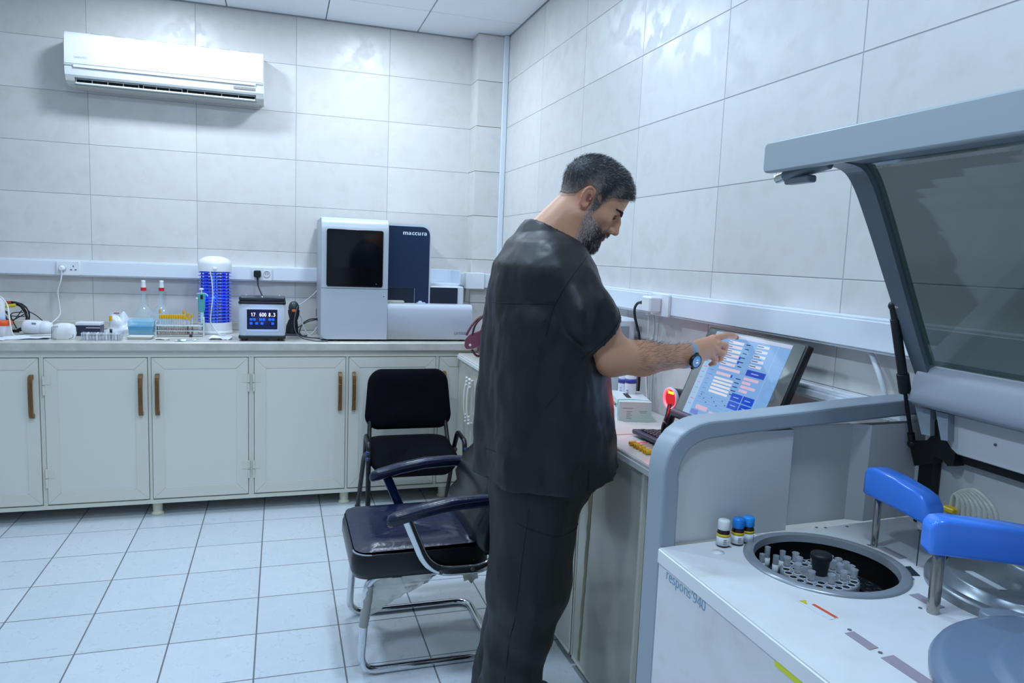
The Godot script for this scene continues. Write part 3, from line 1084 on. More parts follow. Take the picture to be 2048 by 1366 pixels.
func pipette_stand() -> void:
	var t := thing("pipette", "teal pipette standing upright in front of the blue insect lamp", "pipette", Vector3(-1.921, WT, 0.36))
	var teal := mat("5aa6ae", 0.35)
	obj("body", Sh.new().loft([ring_xz(0, 0.145, 0, 0.016, 0.013), ring_xz(0, 0.17, 0, 0.02, 0.015), ring_xz(0, 0.235, 0, 0.021, 0.016), ring_xz(0, 0.25, 0, 0.022, 0.017)]), teal, t)
	var hook := Sh.new()
	hook.tube(smooth([Vector3(-0.024, 0.253, 0), Vector3(0.0, 0.254, 0), Vector3(0.022, 0.253, 0), Vector3(0.031, 0.246, 0), Vector3(0.033, 0.238, 0)], 4), 0.005, 8)
	obj("finger_rest", hook, mat("8fc4ca", 0.35), t)
	obj("plunger", Sh.new().cyl(Vector3(0, 0.25, 0), Vector3(0, 0.278, 0), 0.004, 10).cyl(Vector3(0, 0.276, 0), Vector3(0, 0.288, 0), 0.012, 14, 0.012, 0.002), mat("e6eaec", 0.35), t)
	obj("volume_window", Sh.new().rbox(0.014, 0.026, 0.004, 0.004, 0.001, at3(Vector3(0.002, 0.235, 0.0145))), mat("141a1e", 0.2), t)
	obj("tip_ejector", Sh.new().cyl(Vector3(-0.03, 0.225, 0), Vector3(-0.018, 0.225, 0), 0.005, 10), mat("e6eaec", 0.35), t)
	obj("shaft", Sh.new().cyl(Vector3(0.002, 0.075, 0.0), Vector3(0.002, 0.15, 0.0), 0.0085, 12, 0.011), mat("b9dde2", 0.3), t)
	obj("tip", Sh.new().cyl(Vector3(0.002, 0.022, 0.0), Vector3(0.002, 0.078, 0.0), 0.002, 10, 0.006), glass("6fb7cc", 0.5), t)


func ring_xz(cx: float, y: float, cz: float, a: float, b: float, n := 16) -> Array:
	var r := []
	for k in n:
		var w := TAU * k / n
		r.append(Vector3(cx + cos(w) * a, y, cz + sin(w) * b))
	return r


func counter_things() -> void:
	# jar with the orange lid and the white canister above it at the left edge of the view
	var j := thing("specimen_jar", "translucent jar with a bright orange lid at the far left of the counter", "jar", Vector3(-2.936, WT, 0.41))
	obj("jar_body", Sh.new().lathe([Vector2(0, 0.001), Vector2(0.042, 0.0), Vector2(0.044, 0.004), Vector2(0.045, 0.062), Vector2(0.045, 0.062), Vector2(0, 0.062)], 24), mat("d9dde0", 0.35), j)
	obj("lid", Sh.new().lathe([Vector2(0, 0.06), Vector2(0.048, 0.06), Vector2(0.049, 0.063), Vector2(0.049, 0.081), Vector2(0.046, 0.085), Vector2(0, 0.085)], 28), mat("f0530c", 0.35), j)
	var w := thing("canister", "white canister half out of view standing behind the orange-lidded jar", "canister", Vector3(-2.985, WT, 0.33))
	obj("body", Sh.new().lathe([Vector2(0, 0), Vector2(0.038, 0), Vector2(0.04, 0.003), Vector2(0.04, 0.19), Vector2(0.034, 0.205), Vector2(0.02, 0.212), Vector2(0, 0.212)], 24), mat("e4e9ee", 0.35), w)
	obj("printed_band", Sh.new().lathe([Vector2(0.0402, 0.06), Vector2(0.0406, 0.06), Vector2(0.0406, 0.12), Vector2(0.0402, 0.12)], 24), mat("b9cde0", 0.4), w)
	cable("white cable looping from the canister down beside the orange-lidded jar", [Vector3(-2.985, 1.222, 0.34), Vector3(-2.955, 1.222, 0.36), Vector3(-2.915, 1.18, 0.39), Vector3(-2.895, 1.12, 0.43), Vector3(-2.882, 1.05, 0.45), Vector3(-2.868, 1.013, 0.45), Vector3(-2.83, 1.0125, 0.42), Vector3(-2.74, 1.0125, 0.40), Vector3(-2.66, 1.0125, 0.36), Vector3(-2.63, 1.03, 0.3)], 0.0042, mat("dcded8", 0.45))
	# coil of black leads
	var co := thing("cable_coil", "tangled coil of thin black leads with yellow and red plugs at the far left", "cables", Vector3(-2.945, WT, 0.22))
	var cs := Sh.new()
	for k in 7:
		var pts := []
		var ry := 0.075 + rng.randf() * 0.02
		var rx := 0.068 + rng.randf() * 0.022
		var ph := rng.randf() * TAU
		for i in 18:
			var a := TAU * i / 18.0
			pts.append(Vector3(cos(a) * rx + 0.006 * sin(3 * a + ph), 0.088 + sin(a) * ry, 0.012 * sin(2 * a + ph) + (k - 3) * 0.006))
		cs.tube(pts, 0.0036, 6, true)
	for k in 5:
		var a := rng.randf() * TAU
		var b := a + 1.6 + rng.randf()
		cs.tube(smooth([Vector3(cos(a) * 0.07, 0.088 + sin(a) * 0.07, 0.02), Vector3(rng.randf() * 0.03 - 0.015, 0.06 + rng.randf() * 0.05, 0.03), Vector3(cos(b) * 0.07, 0.088 + sin(b) * 0.07, 0.02)], 5), 0.003, 6)
	obj("lead", cs, mat("15181a", 0.5), co)
	obj("yellow_plug", Sh.new().cyl(Vector3(-0.05, 0.152, 0.035), Vector3(0.03, 0.158, 0.035), 0.011, 10, 0.009), mat("d8c21e", 0.4), co)
	obj("red_plug", Sh.new().cyl(Vector3(-0.05, 0.173, 0.03), Vector3(0.005, 0.176, 0.03), 0.007, 10), mat("c8402c", 0.4), co)
	cable("thin black lead running from the coil toward the lying white bottle", [Vector3(-2.87, 1.13, 0.2), Vector3(-2.83, 1.105, 0.2), Vector3(-2.785, 1.06, 0.2), Vector3(-2.74, 1.012, 0.2), Vector3(-2.7, 1.0115, 0.22)], 0.0028, mat("15181a", 0.5))
	# white bottle lying on its side
	var bt := thing("wash_bottle", "white plastic bottle lying on its side at the left of the counter", "bottle", Vector3(-2.787, WT + 0.041, 0.34))
	bt.rotation = Vector3(0, -0.25, -PI / 2 - 0.04)
	obj("body", Sh.new().lathe([Vector2(0, -0.072), Vector2(0.03, -0.072), Vector2(0.039, -0.064), Vector2(0.041, -0.05), Vector2(0.041, 0.028), Vector2(0.0385, 0.031), Vector2(0.0405, 0.036), Vector2(0.04, 0.055), Vector2(0.033, 0.073), Vector2(0.018, 0.084), Vector2(0, 0.086)], 24), mat("e3e7ee", 0.35), bt)
	obj("printed_mark", Sh.new().box(Vector3(-0.0245, 0.0, 0.034), Vector3(0.012, 0.024, 0.004), 0.001), mat("8b939c", 0.5), bt)
	paper("flat white sheet lying in front of the lying white bottle", Vector3(-2.79, WT, 0.52), 0.22, 0.12, 0.1, 0.012, 5, mat("e2e8f2", 0.6))
	paper("white sheet in front of the orange-lidded jar at the edge of the worktop", Vector3(-2.99, WT, 0.56), 0.26, 0.14, -0.05, 0.006, 6, mat("dfe9f4", 0.6))
	# opened clear packet with white stuffing and dark printed border
	var pk := thing("open_packet", "small white opened packet with a thin dark border, beside the lying bottle", "packet", Vector3(-2.604, WT, 0.54), 0.06)
	var ring := []
	for q in [[0.0, 0.05, 0.035], [0.03, 0.056, 0.04], [0.06, 0.053, 0.036], [0.078, 0.046, 0.028], [0.087, 0.02, 0.012]]:
		var r := []
		for k in 18:
			var a := TAU * k / 18.0
			var wob := 1.0 + 0.09 * sin(3 * a + q[0] * 60) + 0.05 * sin(7 * a)
			r.append(Vector3(signf(cos(a)) * pow(absf(cos(a)), 0.55) * q[1] * wob, q[0] + 0.001, signf(sin(a)) * pow(absf(sin(a)), 0.55) * q[2] * wob))
		ring.append(r)
	obj("pouch", Sh.new().loft(ring), mat("e4e7e6", 0.5), pk)
	var bd := Sh.new()
	bd.tube([Vector3(-0.02, 0.073, 0.041), Vector3(-0.05, 0.07, 0.041), Vector3(-0.052, 0.006, 0.044), Vector3(-0.03, 0.005, 0.044)], 0.0016, 6)
	bd.tube([Vector3(0.03, 0.006, 0.044), Vector3(0.049, 0.012, 0.043), Vector3(0.05, 0.03, 0.042)], 0.0016, 6)
	obj("border_print", bd, mat("3a4654", 0.5), pk)
	# navy box
	var nb := thing("slide_box", "dark navy box with a white top behind the clear tube rack", "box", Vector3(-2.52, WT, 0.36), -0.06)
	obj("box_body", Sh.new().span(Vector3(-0.062, 0, -0.04), Vector3(0.066, 0.06, 0.04), 0.003), mat("2b3048", 0.4), nb)
	obj("box_top", Sh.new().span(Vector3(-0.063, 0.06, -0.041), Vector3(0.067, 0.078, 0.041), 0.004), mat("dfe3ea", 0.35), nb)
	obj("white_stripe", Sh.new().span(Vector3(-0.006, 0.046, 0.0402), Vector3(0.066, 0.05, 0.0412)), mat("dfe3ea", 0.4), nb)
	# clear rack with wells
	var rk := thing("tube_rack", "low clear plastic rack of empty tubes at the front edge of the counter", "rack", Vector3(-2.408, WT, 0.585))
	var clear := glass("dfe8f0", 0.34, 0.1)
	var fr := Sh.new()
	fr.span(Vector3(-0.096, 0.0, -0.03), Vector3(0.096, 0.004, 0.03), 0.001)
	fr.span(Vector3(-0.096, 0.034, -0.03), Vector3(0.096, 0.037, 0.03), 0.001)
	fr.span(Vector3(-0.098, 0.0, -0.03), Vector3(-0.095, 0.043, 0.03), 0.001)
	fr.span(Vector3(0.095, 0.0, -0.03), Vector3(0.098, 0.043, 0.03), 0.001)
	obj("frame", fr, clear, rk)
	for r in 2:
		for k in 12:
			var x := -0.086 + k * 0.0156
			obj("well_tube", Sh.new().cyl(Vector3(x, 0.004, -0.015 + r * 0.031), Vector3(x, 0.042, -0.015 + r * 0.031), 0.0058, 10), mat("e6ebf0", 0.25) if k % 3 == 1 else clear, rk)
	var st := yellow_tube("lone yellow-capped tube standing in the clear rack", Vector3(-2.368, WT + 0.0045, 0.569), 0.105, 0.0062, "", "161616", 0.0, 0.024)
	obj("tube_label", Sh.new().lathe([Vector2(0.0064, 0.035), Vector2(0.0068, 0.035), Vector2(0.0068, 0.055), Vector2(0.0064, 0.055)], 12), mat("101214", 0.5), st)
	# crumpled bag
	var bg := thing("plastic_bag", "crumpled clear and white plastic bag behind the lone yellow-capped tube", "bag", Vector3(-2.39, WT, 0.2))
	var rings := []
	var nz := FastNoiseLite.new()
	nz.seed = 4
	nz.frequency = 14.0
	for i in 9:
		var v := i / 8.0
		var r := []
		for k in 20:
			var a := TAU * k / 20.0
			var p := Vector3(cos(a) * 0.085 * sqrt(1.0 - v * v * 0.96), v * 0.1, sin(a) * 0.055 * sqrt(1.0 - v * v * 0.96))
			r.append(p * (1.0 + 0.7 * nz.get_noise_3dv(p)))
		rings.append(r)
	obj("bag_film", Sh.new().loft(rings), mat("dde2e8", 0.3), bg)
	obj("printed_label", Sh.new().box(Vector3(-0.025, 0.115, 0.02), Vector3(0.06, 0.022, 0.002), 0.0005), mat("d5dade", 0.4), bg)
	obj("red_print", Sh.new().box(Vector3(-0.015, 0.118, 0.0215), Vector3(0.03, 0.006, 0.001)), mat("b8404a", 0.5), bg)
	# blue reagent box on a tray
	var tr := thing("tray", "thin cream tray under the blue tip box at the counter edge", "tray", Vector3(-2.228, WT, 0.52), -0.04)
	obj("tray_plate", Sh.new().loft([rect_ring(0, 0.0, 0, 0.055, 0.04), rect_ring(0, 0.014, 0, 0.066, 0.05), rect_ring(0, 0.016, 0, 0.066, 0.05), rect_ring(0, 0.006, 0, 0.055, 0.04)], true, true), mat("cfcfc6", 0.45), tr)
	var bb := thing("tip_box", "translucent blue box half full of blue pieces, in front of two flasks", "box", Vector3(-2.241, WT, 0.40))
	obj("box_base", Sh.new().loft([rect_ring(0, 0.0, 0, 0.06, 0.045), rect_ring(0, 0.062, 0, 0.066, 0.049)], true, true), glass("74c0dc", 0.6, 0.12), bb)
	obj("box_contents", Sh.new().box(Vector3(0, 0.052, 0), Vector3(0.12, 0.022, 0.085), 0.004), mat("1583e0", 0.4), bb)
	obj("box_lid", Sh.new().loft([rect_ring(0, 0.0625, 0, 0.067, 0.05), rect_ring(0, 0.092, 0, 0.066, 0.049), rect_ring(0, 0.104, 0, 0.058, 0.041)], true, true), glass("9cdcf0", 0.45, 0.12), bb)
	flask("clear round-bellied flask with a red band, directly behind the blue tip box", Vector3(-2.266, WT, 0.15), 0.01)
	flask("clear round-bellied flask with a red band, nearer the yellow-capped tubes", Vector3(-2.178, WT, 0.12), -0.02)
	# rack of yellow-capped tubes
	var yr := thing("tube_rack", "white wire-sided rack full of yellow-capped tubes before the insect lamp", "rack", Vector3(-2.037, WT, 0.36))
	var wire := mat("d6dcd8", 0.35)
	for y in [0.004, 0.03, 0.06]:
		obj("shelf", Sh.new().span(Vector3(-0.128, y, -0.035), Vector3(0.125, y + 0.0035, 0.035), 0.001), wire, yr)
	for sx in [-0.131, 0.128]:
		var e := Sh.new()
		e.tube(bend([Vector3(sx, 0.0, 0.032), Vector3(sx, 0.085 if sx < 0 else 0.112, 0.02), Vector3(sx, 0.085 if sx < 0 else 0.112, -0.02), Vector3(sx, 0.0, -0.032)], 0.01), 0.0032, 8)
		e.span(Vector3(sx - 0.002, 0.0, -0.03), Vector3(sx + 0.002, 0.07, 0.03))
		obj("end_frame", e, wire, yr)
	var gname := "yellow-capped tubes in the white rack"
	for k in 11:
		yellow_tube("yellow-capped blood tube in the tight front row of the white rack", Vector3(-2.143 + k * 0.0127, WT + 0.0082, 0.383), 0.1, 0.0056, gname, ["a85a20", "b06a28", "8a3a1c"][k % 3])
	var k := 0
	for p in [Vector3(-2.152, 0.027, 0.335), Vector3(-2.02, 0.027, 0.36), Vector3(-1.999, 0.012, 0.36), Vector3(-2.009, -0.007, 0.376), Vector3(-1.988, -0.007, 0.378), Vector3(-1.974, 0.004, 0.362)]:
		yellow_tube(["taller yellow-capped tube at the flask end of the white rack", "tall yellow-capped tube just past the tight front row", "middle yellow-capped tube of the loose group by the pipette", "low yellow-capped tube next to the tight front row", "low yellow-capped tube second from the pipette", "yellow-capped tube nearest the pipette"][k], Vector3(p.x, WT + 0.0082, p.z), 0.1 + p.y, 0.0048, gname, ["a85a20", "7a2018"][k % 2])
		k += 1
	var dk := thing("black_knob", "small dark object under the rack of yellow-capped tubes", "knob", Vector3(-1.975, WT, 0.425))
	obj("knob_body", Sh.new().lathe([Vector2(0, 0), Vector2(0.008, 0), Vector2(0.0095, 0.004), Vector2(0.0085, 0.013), Vector2(0.004, 0.018), Vector2(0, 0.0185)], 14), mat("2c2620", 0.5), dk)
	pipette_stand()
	insect_lamp()
	# paper scraps
	paper("narrow folded white slip in front of the yellow-capped tubes", Vector3(-2.108, WT, 0.55), 0.075, 0.05, 0.0, 0.006, 8, mat("e6ebf0", 0.6))
	var lb := paper("white printed label slip hanging over the worktop edge", Vector3(-1.982, WT, 0.61), 0.098, 0.09, -0.12, 0.004, 9, mat("eceff2", 0.6))
	var ink := Sh.new()
	ink.box(Vector3(-0.034, 0.0065, 0.005), Vector3(0.018, 0.001, 0.03))
	for i in 4:
		ink.box(Vector3(0.008 + i * 0.011, 0.0065, 0.008), Vector3(0.007, 0.001, 0.03))
	obj("print", ink, mat("7d8a98", 0.6), lb)
	paper("crumpled white tissue between the insect lamp and the centrifuge", Vector3(-1.805, WT, 0.52), 0.125, 0.09, 0.1, 0.03, 10, mat("eceff0", 0.7))
	centrifuge()
	# handheld scanner in its stand behind the centrifuge
	var sc := thing("handheld_scanner", "dark handheld scanner with an orange trigger resting in a black stand", "scanner", Vector3(-1.39, WT, 0.3))
	obj("stand_base", Sh.new().rbox(0.11, 0.09, 0.012, 0.02, 0.003, Transform3D(Basis(Vector3.RIGHT, Vector3.FORWARD, Vector3.UP), Vector3(-0.01, 0, 0))), mat("40474d", 0.4), sc)
	obj("stand_stem", Sh.new().loft([ring_xz(-0.01, 0.011, 0, 0.04, 0.035), ring_xz(-0.01, 0.06, 0, 0.036, 0.03), ring_xz(-0.004, 0.1, 0, 0.026, 0.024)]), mat("0c0e10", 0.5), sc)
	obj("stand_cup", Sh.new().loft([ring_xz(0.0, 0.1, 0, 0.026, 0.024), ring_xz(0.0, 0.135, 0.004, 0.034, 0.03), ring_xz(0.0, 0.16, 0.004, 0.036, 0.032)]), mat("1c2024", 0.5), sc)
	obj("scanner_head", Sh.new().ball(Vector3(0.0, 0.175, 0.004), Vector3(0.033, 0.042, 0.032), 18), mat("32383e", 0.35), sc)
	obj("trigger", Sh.new().rbox(0.026, 0.016, 0.008, 0.006, 0.003, at3(Vector3(0.0, 0.158, 0.033))), mat("e07020", 0.4), sc)
	cable("grey cable drooping from the scanner to the worktop edge beside the centrifuge", [Vector3(-1.368, 1.195, 0.33), Vector3(-1.38, 1.15, 0.345), Vector3(-1.388, 1.10, 0.36), Vector3(-1.385, 1.06, 0.38), Vector3(-1.37, 1.025, 0.42), Vector3(-1.34, 1.0125, 0.50), Vector3(-1.29, 1.0125, 0.6), Vector3(-1.26, 1.0125, 0.64), Vector3(-1.2, 1.0125, 0.645)], 0.0032, mat("5c6468", 0.4))
	cable("white cable running from the scanner across to the tall analyzer", [Vector3(-1.362, 1.20, 0.3), Vector3(-1.33, 1.215, 0.26), Vector3(-1.27, 1.26, 0.2), Vector3(-1.20, 1.31, 0.018), Vector3(-1.1, 1.32, 0.015)], 0.0032, mat("dfe2e2", 0.4))
	cable("black cable arching from the analyzer port onto the worktop", [Vector3(-1.243, 1.10, 0.15), Vector3(-1.29, 1.10, 0.2), Vector3(-1.335, 1.075, 0.25), Vector3(-1.355, 1.03, 0.31), Vector3(-1.34, 1.0125, 0.36), Vector3(-1.31, 1.0125, 0.36)], 0.004, mat("2a2e30", 0.5))
	cable("dark cable from the analyzer port lying flat behind the arching black one", [Vector3(-1.243, 1.097, 0.17), Vector3(-1.30, 1.085, 0.2), Vector3(-1.36, 1.05, 0.22), Vector3(-1.385, 1.013, 0.22), Vector3(-1.33, 1.0125, 0.42), Vector3(-1.24, 1.0125, 0.5)], 0.0035, mat("3a4044", 0.5))
	cable("white plug lead lying between the scanner and the analyzer", [Vector3(-1.243, 1.05, 0.2), Vector3(-1.27, 1.02, 0.26), Vector3(-1.30, 1.013, 0.3), Vector3(-1.33, 1.06, 0.26), Vector3(-1.345, 1.12, 0.26), Vector3(-1.362, 1.135, 0.28)], 0.0045, mat("e2e6e8", 0.4))
	hematology_analyzer()


func rect_ring(cx: float, y: float, cz: float, a: float, b: float) -> Array:
	var r := []
	for p in Sh.rrect(a * 2, b * 2, minf(a, b) * 0.2, 3):
		r.append(Vector3(cx + p.x, y, cz + p.y))
	return r


# ---------------------------------------------------------------- right bench
func film_cream() -> StandardMaterial3D:
	if not mats.has("film"):
		var m := StandardMaterial3D.new()
		m.albedo_color = Color("c9c8ba")
		m.roughness = 0.16
		m.normal_enabled = true
		m.normal_texture = noise_tex(41, 0.004, [], 512, 2, 0.0, true)
		m.normal_scale = 0.25
		tri(m, 0.8)
		mats["film"] = m
	return mats["film"]


func right_bench() -> void:
	var t := thing("wall_bench", "narrow cream bench with glossy film-covered doors along the right wall", "bench")
	var cream := mat("c6c5b8", 0.35)
	obj("body", Sh.new().span(Vector3(-0.384, 0.03, 0.665), Vector3(-0.012, 0.914, 3.73)), cream, t)
	var m := StandardMaterial3D.new()
	m.albedo_texture = noise_tex(43, 0.02, [[0.0, "d3d1ca"], [0.5, "dddbd5"], [1.0, "e2e0da"]], 512, 4)
	m.roughness = 0.2
	tri(m, 0.9)
	obj("bench_top", Sh.new().span(Vector3(-0.413, 0.914, 0.69), Vector3(-0.005, BT, 3.735), 0.004), m, t)
	obj("top_edge_strip", Sh.new().span(Vector3(-0.418, 0.914, 0.69), Vector3(-0.4135, 0.933, 3.735), 0.001), mat("e9ebea", 0.3), t)
	obj("plinth", Sh.new().span(Vector3(-0.37, 0.0, 0.68), Vector3(-0.05, 0.03, 3.72)), mat("8b8a80", 0.6), t)
	var ds := [[0.70, 1.003], [1.012, 1.80], [1.81, 2.632], [2.643, 3.124]]
	for k in ds.size():
		var d := obj("door", Sh.new().span(Vector3(-0.402, 0.036, ds[k][0]), Vector3(-0.385, 0.908, ds[k][1]), 0.002), film_cream(), t)
		var tr := Sh.new()
		tr.span(Vector3(-0.4045, 0.036, ds[k][0] + 0.001), Vector3(-0.402, 0.048, ds[k][1] - 0.001), 0.0005)
		tr.span(Vector3(-0.4045, 0.036, ds[k][1] - 0.009), Vector3(-0.402, 0.908, ds[k][1] - 0.001), 0.0005)
		tr.span(Vector3(-0.4045, 0.036, ds[k][0] + 0.001), Vector3(-0.402, 0.908, ds[k][0] + 0.009), 0.0005)
		obj("edge_trim", tr, mat("dcdbd0", 0.3), d)
	# ornate white pulls on the two far doors
	for z in [0.972, 1.043]:
		var h := Sh.new()
		h.tube(smooth([Vector3(-0.404, 0.832, z), Vector3(-0.424, 0.82, z), Vector3(-0.436, 0.76, z), Vector3(-0.438, 0.706, z), Vector3(-0.436, 0.65, z), Vector3(-0.424, 0.592, z), Vector3(-0.404, 0.58, z)], 4), 0.0055, 8)
		for y in [0.836, 0.815, 0.795, 0.618, 0.598, 0.577]:
			h.ball(Vector3(-0.424, y, z), Vector3(0.0095, 0.0095, 0.0095), 10)
		obj("handle", h, mat("ece9e2", 0.2, 0.2), t)
	var lt := Sh.new()
	lt.ball(Vector3(-0.412, 0.625, 2.622), Vector3(0.01, 0.012, 0.01), 12)
	lt.ball(Vector3(-0.412, 0.602, 2.622), Vector3(0.009, 0.01, 0.009), 12)
	lt.ball(Vector3(-0.412, 0.583, 2.622), Vector3(0.01, 0.012, 0.01), 12)
	lt.span(Vector3(-0.408, 0.618, 2.622), Vector3(-0.404, 0.624, 2.66), 0.001)
	obj("latch", lt, mat("cfd2d4", 0.12, 0.9), t)
	# strip of old tape with torn edge
	var tp := Sh.new()
	var l := []
	var r := []
	for i in 30:
		var y: float = lerpf(0.9, 0.062, i / 29.0)
		var n := 0.006 * sin(i * 2.7) + 0.004 * sin(i * 5.3)
		l.append(Vector3(-0.4032, y, lerpf(2.735, 2.70, i / 29.0) + (absf(n) if i > 8 else 0.0)))
		r.append(Vector3(-0.4032, y, lerpf(2.772, 2.722, i / 29.0) + n * 0.3))
	for i in 29:
		tp.quad(l[i], l[i + 1], r[i + 1], r[i])
	obj("tape_strip", tp, mat("8d8a74", 0.6), t)


func screen_page() -> ImageTexture:
	var w := 640
	var h := 400
	var im := Image.create(w, h, false, Image.FORMAT_RGB8)
	im.fill(Color("84b6f0"))
	var rc := func(x: int, y: int, ww: int, hh: int, c: String): im.fill_rect(Rect2i(x, y, ww, hh), Color(c))
	rc.call(0, 0, w, 16, "c9d6f4")
	rc.call(0, 16, 62, h, "b4d3f6")
	rc.call(0, 0, 62, h, "a9cdf4")
	for i in 13:
		rc.call(16, 40 + i * 26, 26 + (i * 7) % 14, 3, "7f9fd0" if i % 3 != 2 else "d07a9a")
		rc.call(84, 44 + i * 22, 24 + (i * 5) % 20, 3, "6d8cc0")
	for i in 6:
		rc.call(150, 30 + i * 20, 130, 13, "e6e2f6" if i % 2 else "e9eefc")
		rc.call(152, 35 + i * 20, 30 + (i * 11) % 40, 3, "3c4a70")
		rc.call(300, 34 + i * 20, 34, 4, "24365c")
	rc.call(286, 92, 14, 13, "1c4fd6")
	rc.call(286, 112, 14, 13, "1c4fd6")
	rc.call(150, 152, 190, 13, "e4d4ee")
	rc.call(150, 178, 130, 13, "e8cfe6")
	rc.call(282, 178, 14, 13, "1c4fd6")
	for i in 5:
		rc.call(150, 202 + i * 16, 170, 10, "eceef8")
		rc.call(330, 186 + i * 18, 40, 4, "1f3c78")
	for i in 5:
		rc.call(390, 26 + i * 22, 96, 12, "dfe9fb")
		rc.call(392, 30 + i * 22, 50, 4, "4a5f92")
	rc.call(390, 138, 150, 26, "2350cc")
	rc.call(430, 149, 60, 4, "a8c4ff")
	for i in 4:
		rc.call(390, 172 + i * 18, 120 - (i % 2) * 50, 12, "e6c6e2")
	for q in [[352, 250], [448, 250], [352, 286], [448, 286]]:
		rc.call(q[0], q[1], 90, 32, "1d52d8")
		rc.call(q[0] + 20, q[1] + 14, 46, 4, "9cc0ff")
	for i in 8:
		rc.call(90, 290 + i * 14, 240, 1, "6f93c8")
	for i in 8:
		rc.call(90 + i * 34, 284, 1, 100, "7fa2d4")
		rc.call(96 + i * 33, 296 + (i % 3) * 14, 14, 4, "46608e")
	rc.call(96, 346, 110, 20, "e0bedc")
	rc.call(230, 356, 60, 18, "e0bedc")
	rc.call(70, 372, 70, 22, "6f86dc")
	for i in 5:
		rc.call(352 + i * 38, 330, 1, 66, "5d8fd0")
		rc.call(352, 330 + i * 15, 186, 1, "5d8fd0")
	rc.call(548, 0, 3, h, "a6ccf4")
	return ImageTexture.create_from_image(im)


func bench_things() -> void:
	trunking("cable_trunking", "wide white cable trunking along the right wall above the bench", Vector3(-0.0, 1.348, 0.22), Vector3(-0.0, 1.435, 5.2), Vector3.LEFT)
	trunking("cable_trunking", "narrow white trunking low on the right wall behind the touch screen", Vector3(-0.0, 1.19, 2.9), Vector3(-0.0, 1.222, 3.76), Vector3.LEFT)
	var so := socket_plate("white socket on the right trunking with a charger block in it", Transform3D(Basis(Vector3.BACK, Vector3.UP, Vector3.LEFT), Vector3(-0.054, 1.391, 2.55)), 0.14, 0.088, [])
	so.name = numbered("wall_socket", self)
	var ch := thing("charger_block", "white square charger block plugged into the right wall trunking", "charger", Vector3(-0.0665, 1.392, 2.535))
	obj("block", Sh.new().box(Vector3(-0.026, 0.0, 0), Vector3(0.052, 0.062, 0.07), 0.006), mat("eceff2", 0.3), ch)
	obj("usb_plug", Sh.new().box(Vector3(-0.03, -0.037, -0.012), Vector3(0.014, 0.014, 0.02), 0.002), mat("dfe3e6", 0.35), ch)
	var pl := thing("plug", "black plug entering the charger block from the left", "plug", Vector3(-0.09, 1.398, 2.4995))
	obj("plug_body", Sh.new().cyl(Vector3(0, 0, 0), Vector3(0, -0.006, -0.055), 0.012, 12, 0.007, 0.002), mat("14161a", 0.45), pl)
	cable("black power cable curving from the plug down the right wall to the bench", [Vector3(-0.09, 1.392, 2.444), Vector3(-0.088, 1.385, 2.41), Vector3(-0.08, 1.362, 2.375), Vector3(-0.07, 1.33, 2.36), Vector3(-0.06, 1.29, 2.365), Vector3(-0.05, 1.24, 2.375), Vector3(-0.045, 1.15, 2.38), Vector3(-0.045, 1.05, 2.385), Vector3(-0.05, 0.97, 2.39), Vector3(-0.06, 0.9515, 2.43)], 0.0055, mat("14171a", 0.45))
	cable("thin white charging cable hanging from the charger block", [Vector3(-0.094, 1.347, 2.523), Vector3(-0.09, 1.30, 2.52), Vector3(-0.07, 1.24, 2.48), Vector3(-0.055, 1.18, 2.44), Vector3(-0.055, 1.08, 2.46), Vector3(-0.06, 0.952, 2.5)], 0.003, mat("dfe3e2", 0.4))
	cable("grey-white cable hanging on the wall behind the thin charging cable", [Vector3(-0.03, 1.347, 2.44), Vector3(-0.02, 1.30, 2.44), Vector3(-0.018, 1.22, 2.43), Vector3(-0.018, 1.1, 2.42), Vector3(-0.02, 0.951, 2.43)], 0.004, mat("c9cfd2", 0.4))
	cable("white hose bowing down the right wall behind the analyzer frame", [Vector3(-0.02, 1.347, 3.575), Vector3(-0.03, 1.33, 3.60), Vector3(-0.034, 1.28, 3.635), Vector3(-0.03, 1.22, 3.655), Vector3(-0.03, 1.1, 3.66), Vector3(-0.03, 0.9525, 3.66)], 0.007, mat("d9dde0", 0.4))
	# white device box behind the arm
	var dv := thing("label_printer", "white upright device standing on the bench behind the man's forearm", "device", Vector3(-0.105, BT, 2.21))
	obj("housing", Sh.new().box(Vector3(0, 0.185, 0), Vector3(0.15, 0.37, 0.19), 0.012), mat("dfe5ea", 0.35), dv)
	obj("grey_edge", Sh.new().box(Vector3(-0.012, 0.29, 0.098), Vector3(0.1, 0.1, 0.012), 0.003), mat("9aa2a8", 0.4), dv)
	for k in 2:
		var cn := thing("spray_bottle", ["white bottle with a violet-blue band next to the upright device", "white bottle with a violet-blue band nearer the touch screen"][k], "bottle", Vector3(-0.12, BT, 2.395 + k * 0.06), 0.0, "white bottles behind the glove box")
		var wb := mat("e6e9f0", 0.3)
		obj("body", Sh.new().lathe([Vector2(0, 0), Vector2(0.021, 0), Vector2(0.023, 0.003), Vector2(0.023, 0.15), Vector2(0.019, 0.162), Vector2(0.012, 0.168), Vector2(0, 0.168)], 20), wb, cn)
		obj("printed_band", Sh.new().lathe([Vector2(0.023, 0.112 + k * 0.01), Vector2(0.0236, 0.112 + k * 0.01), Vector2(0.0236, 0.13 + k * 0.01), Vector2(0.023, 0.13 + k * 0.01)], 20), mat("3a3f9e", 0.4), cn)
		obj("cap", Sh.new().cyl(Vector3(0, 0.166, 0), Vector3(0, 0.195, 0), 0.012, 16, 0.011, 0.002), wb, cn)
		var tx := Sh.new()
		for i in 5:
			tx.box(Vector3(-0.018, 0.05 + i * 0.011, 0.0138), Vector3(0.012, 0.002, 0.004))
		obj("print", tx, mat("7f86b8", 0.5), cn)
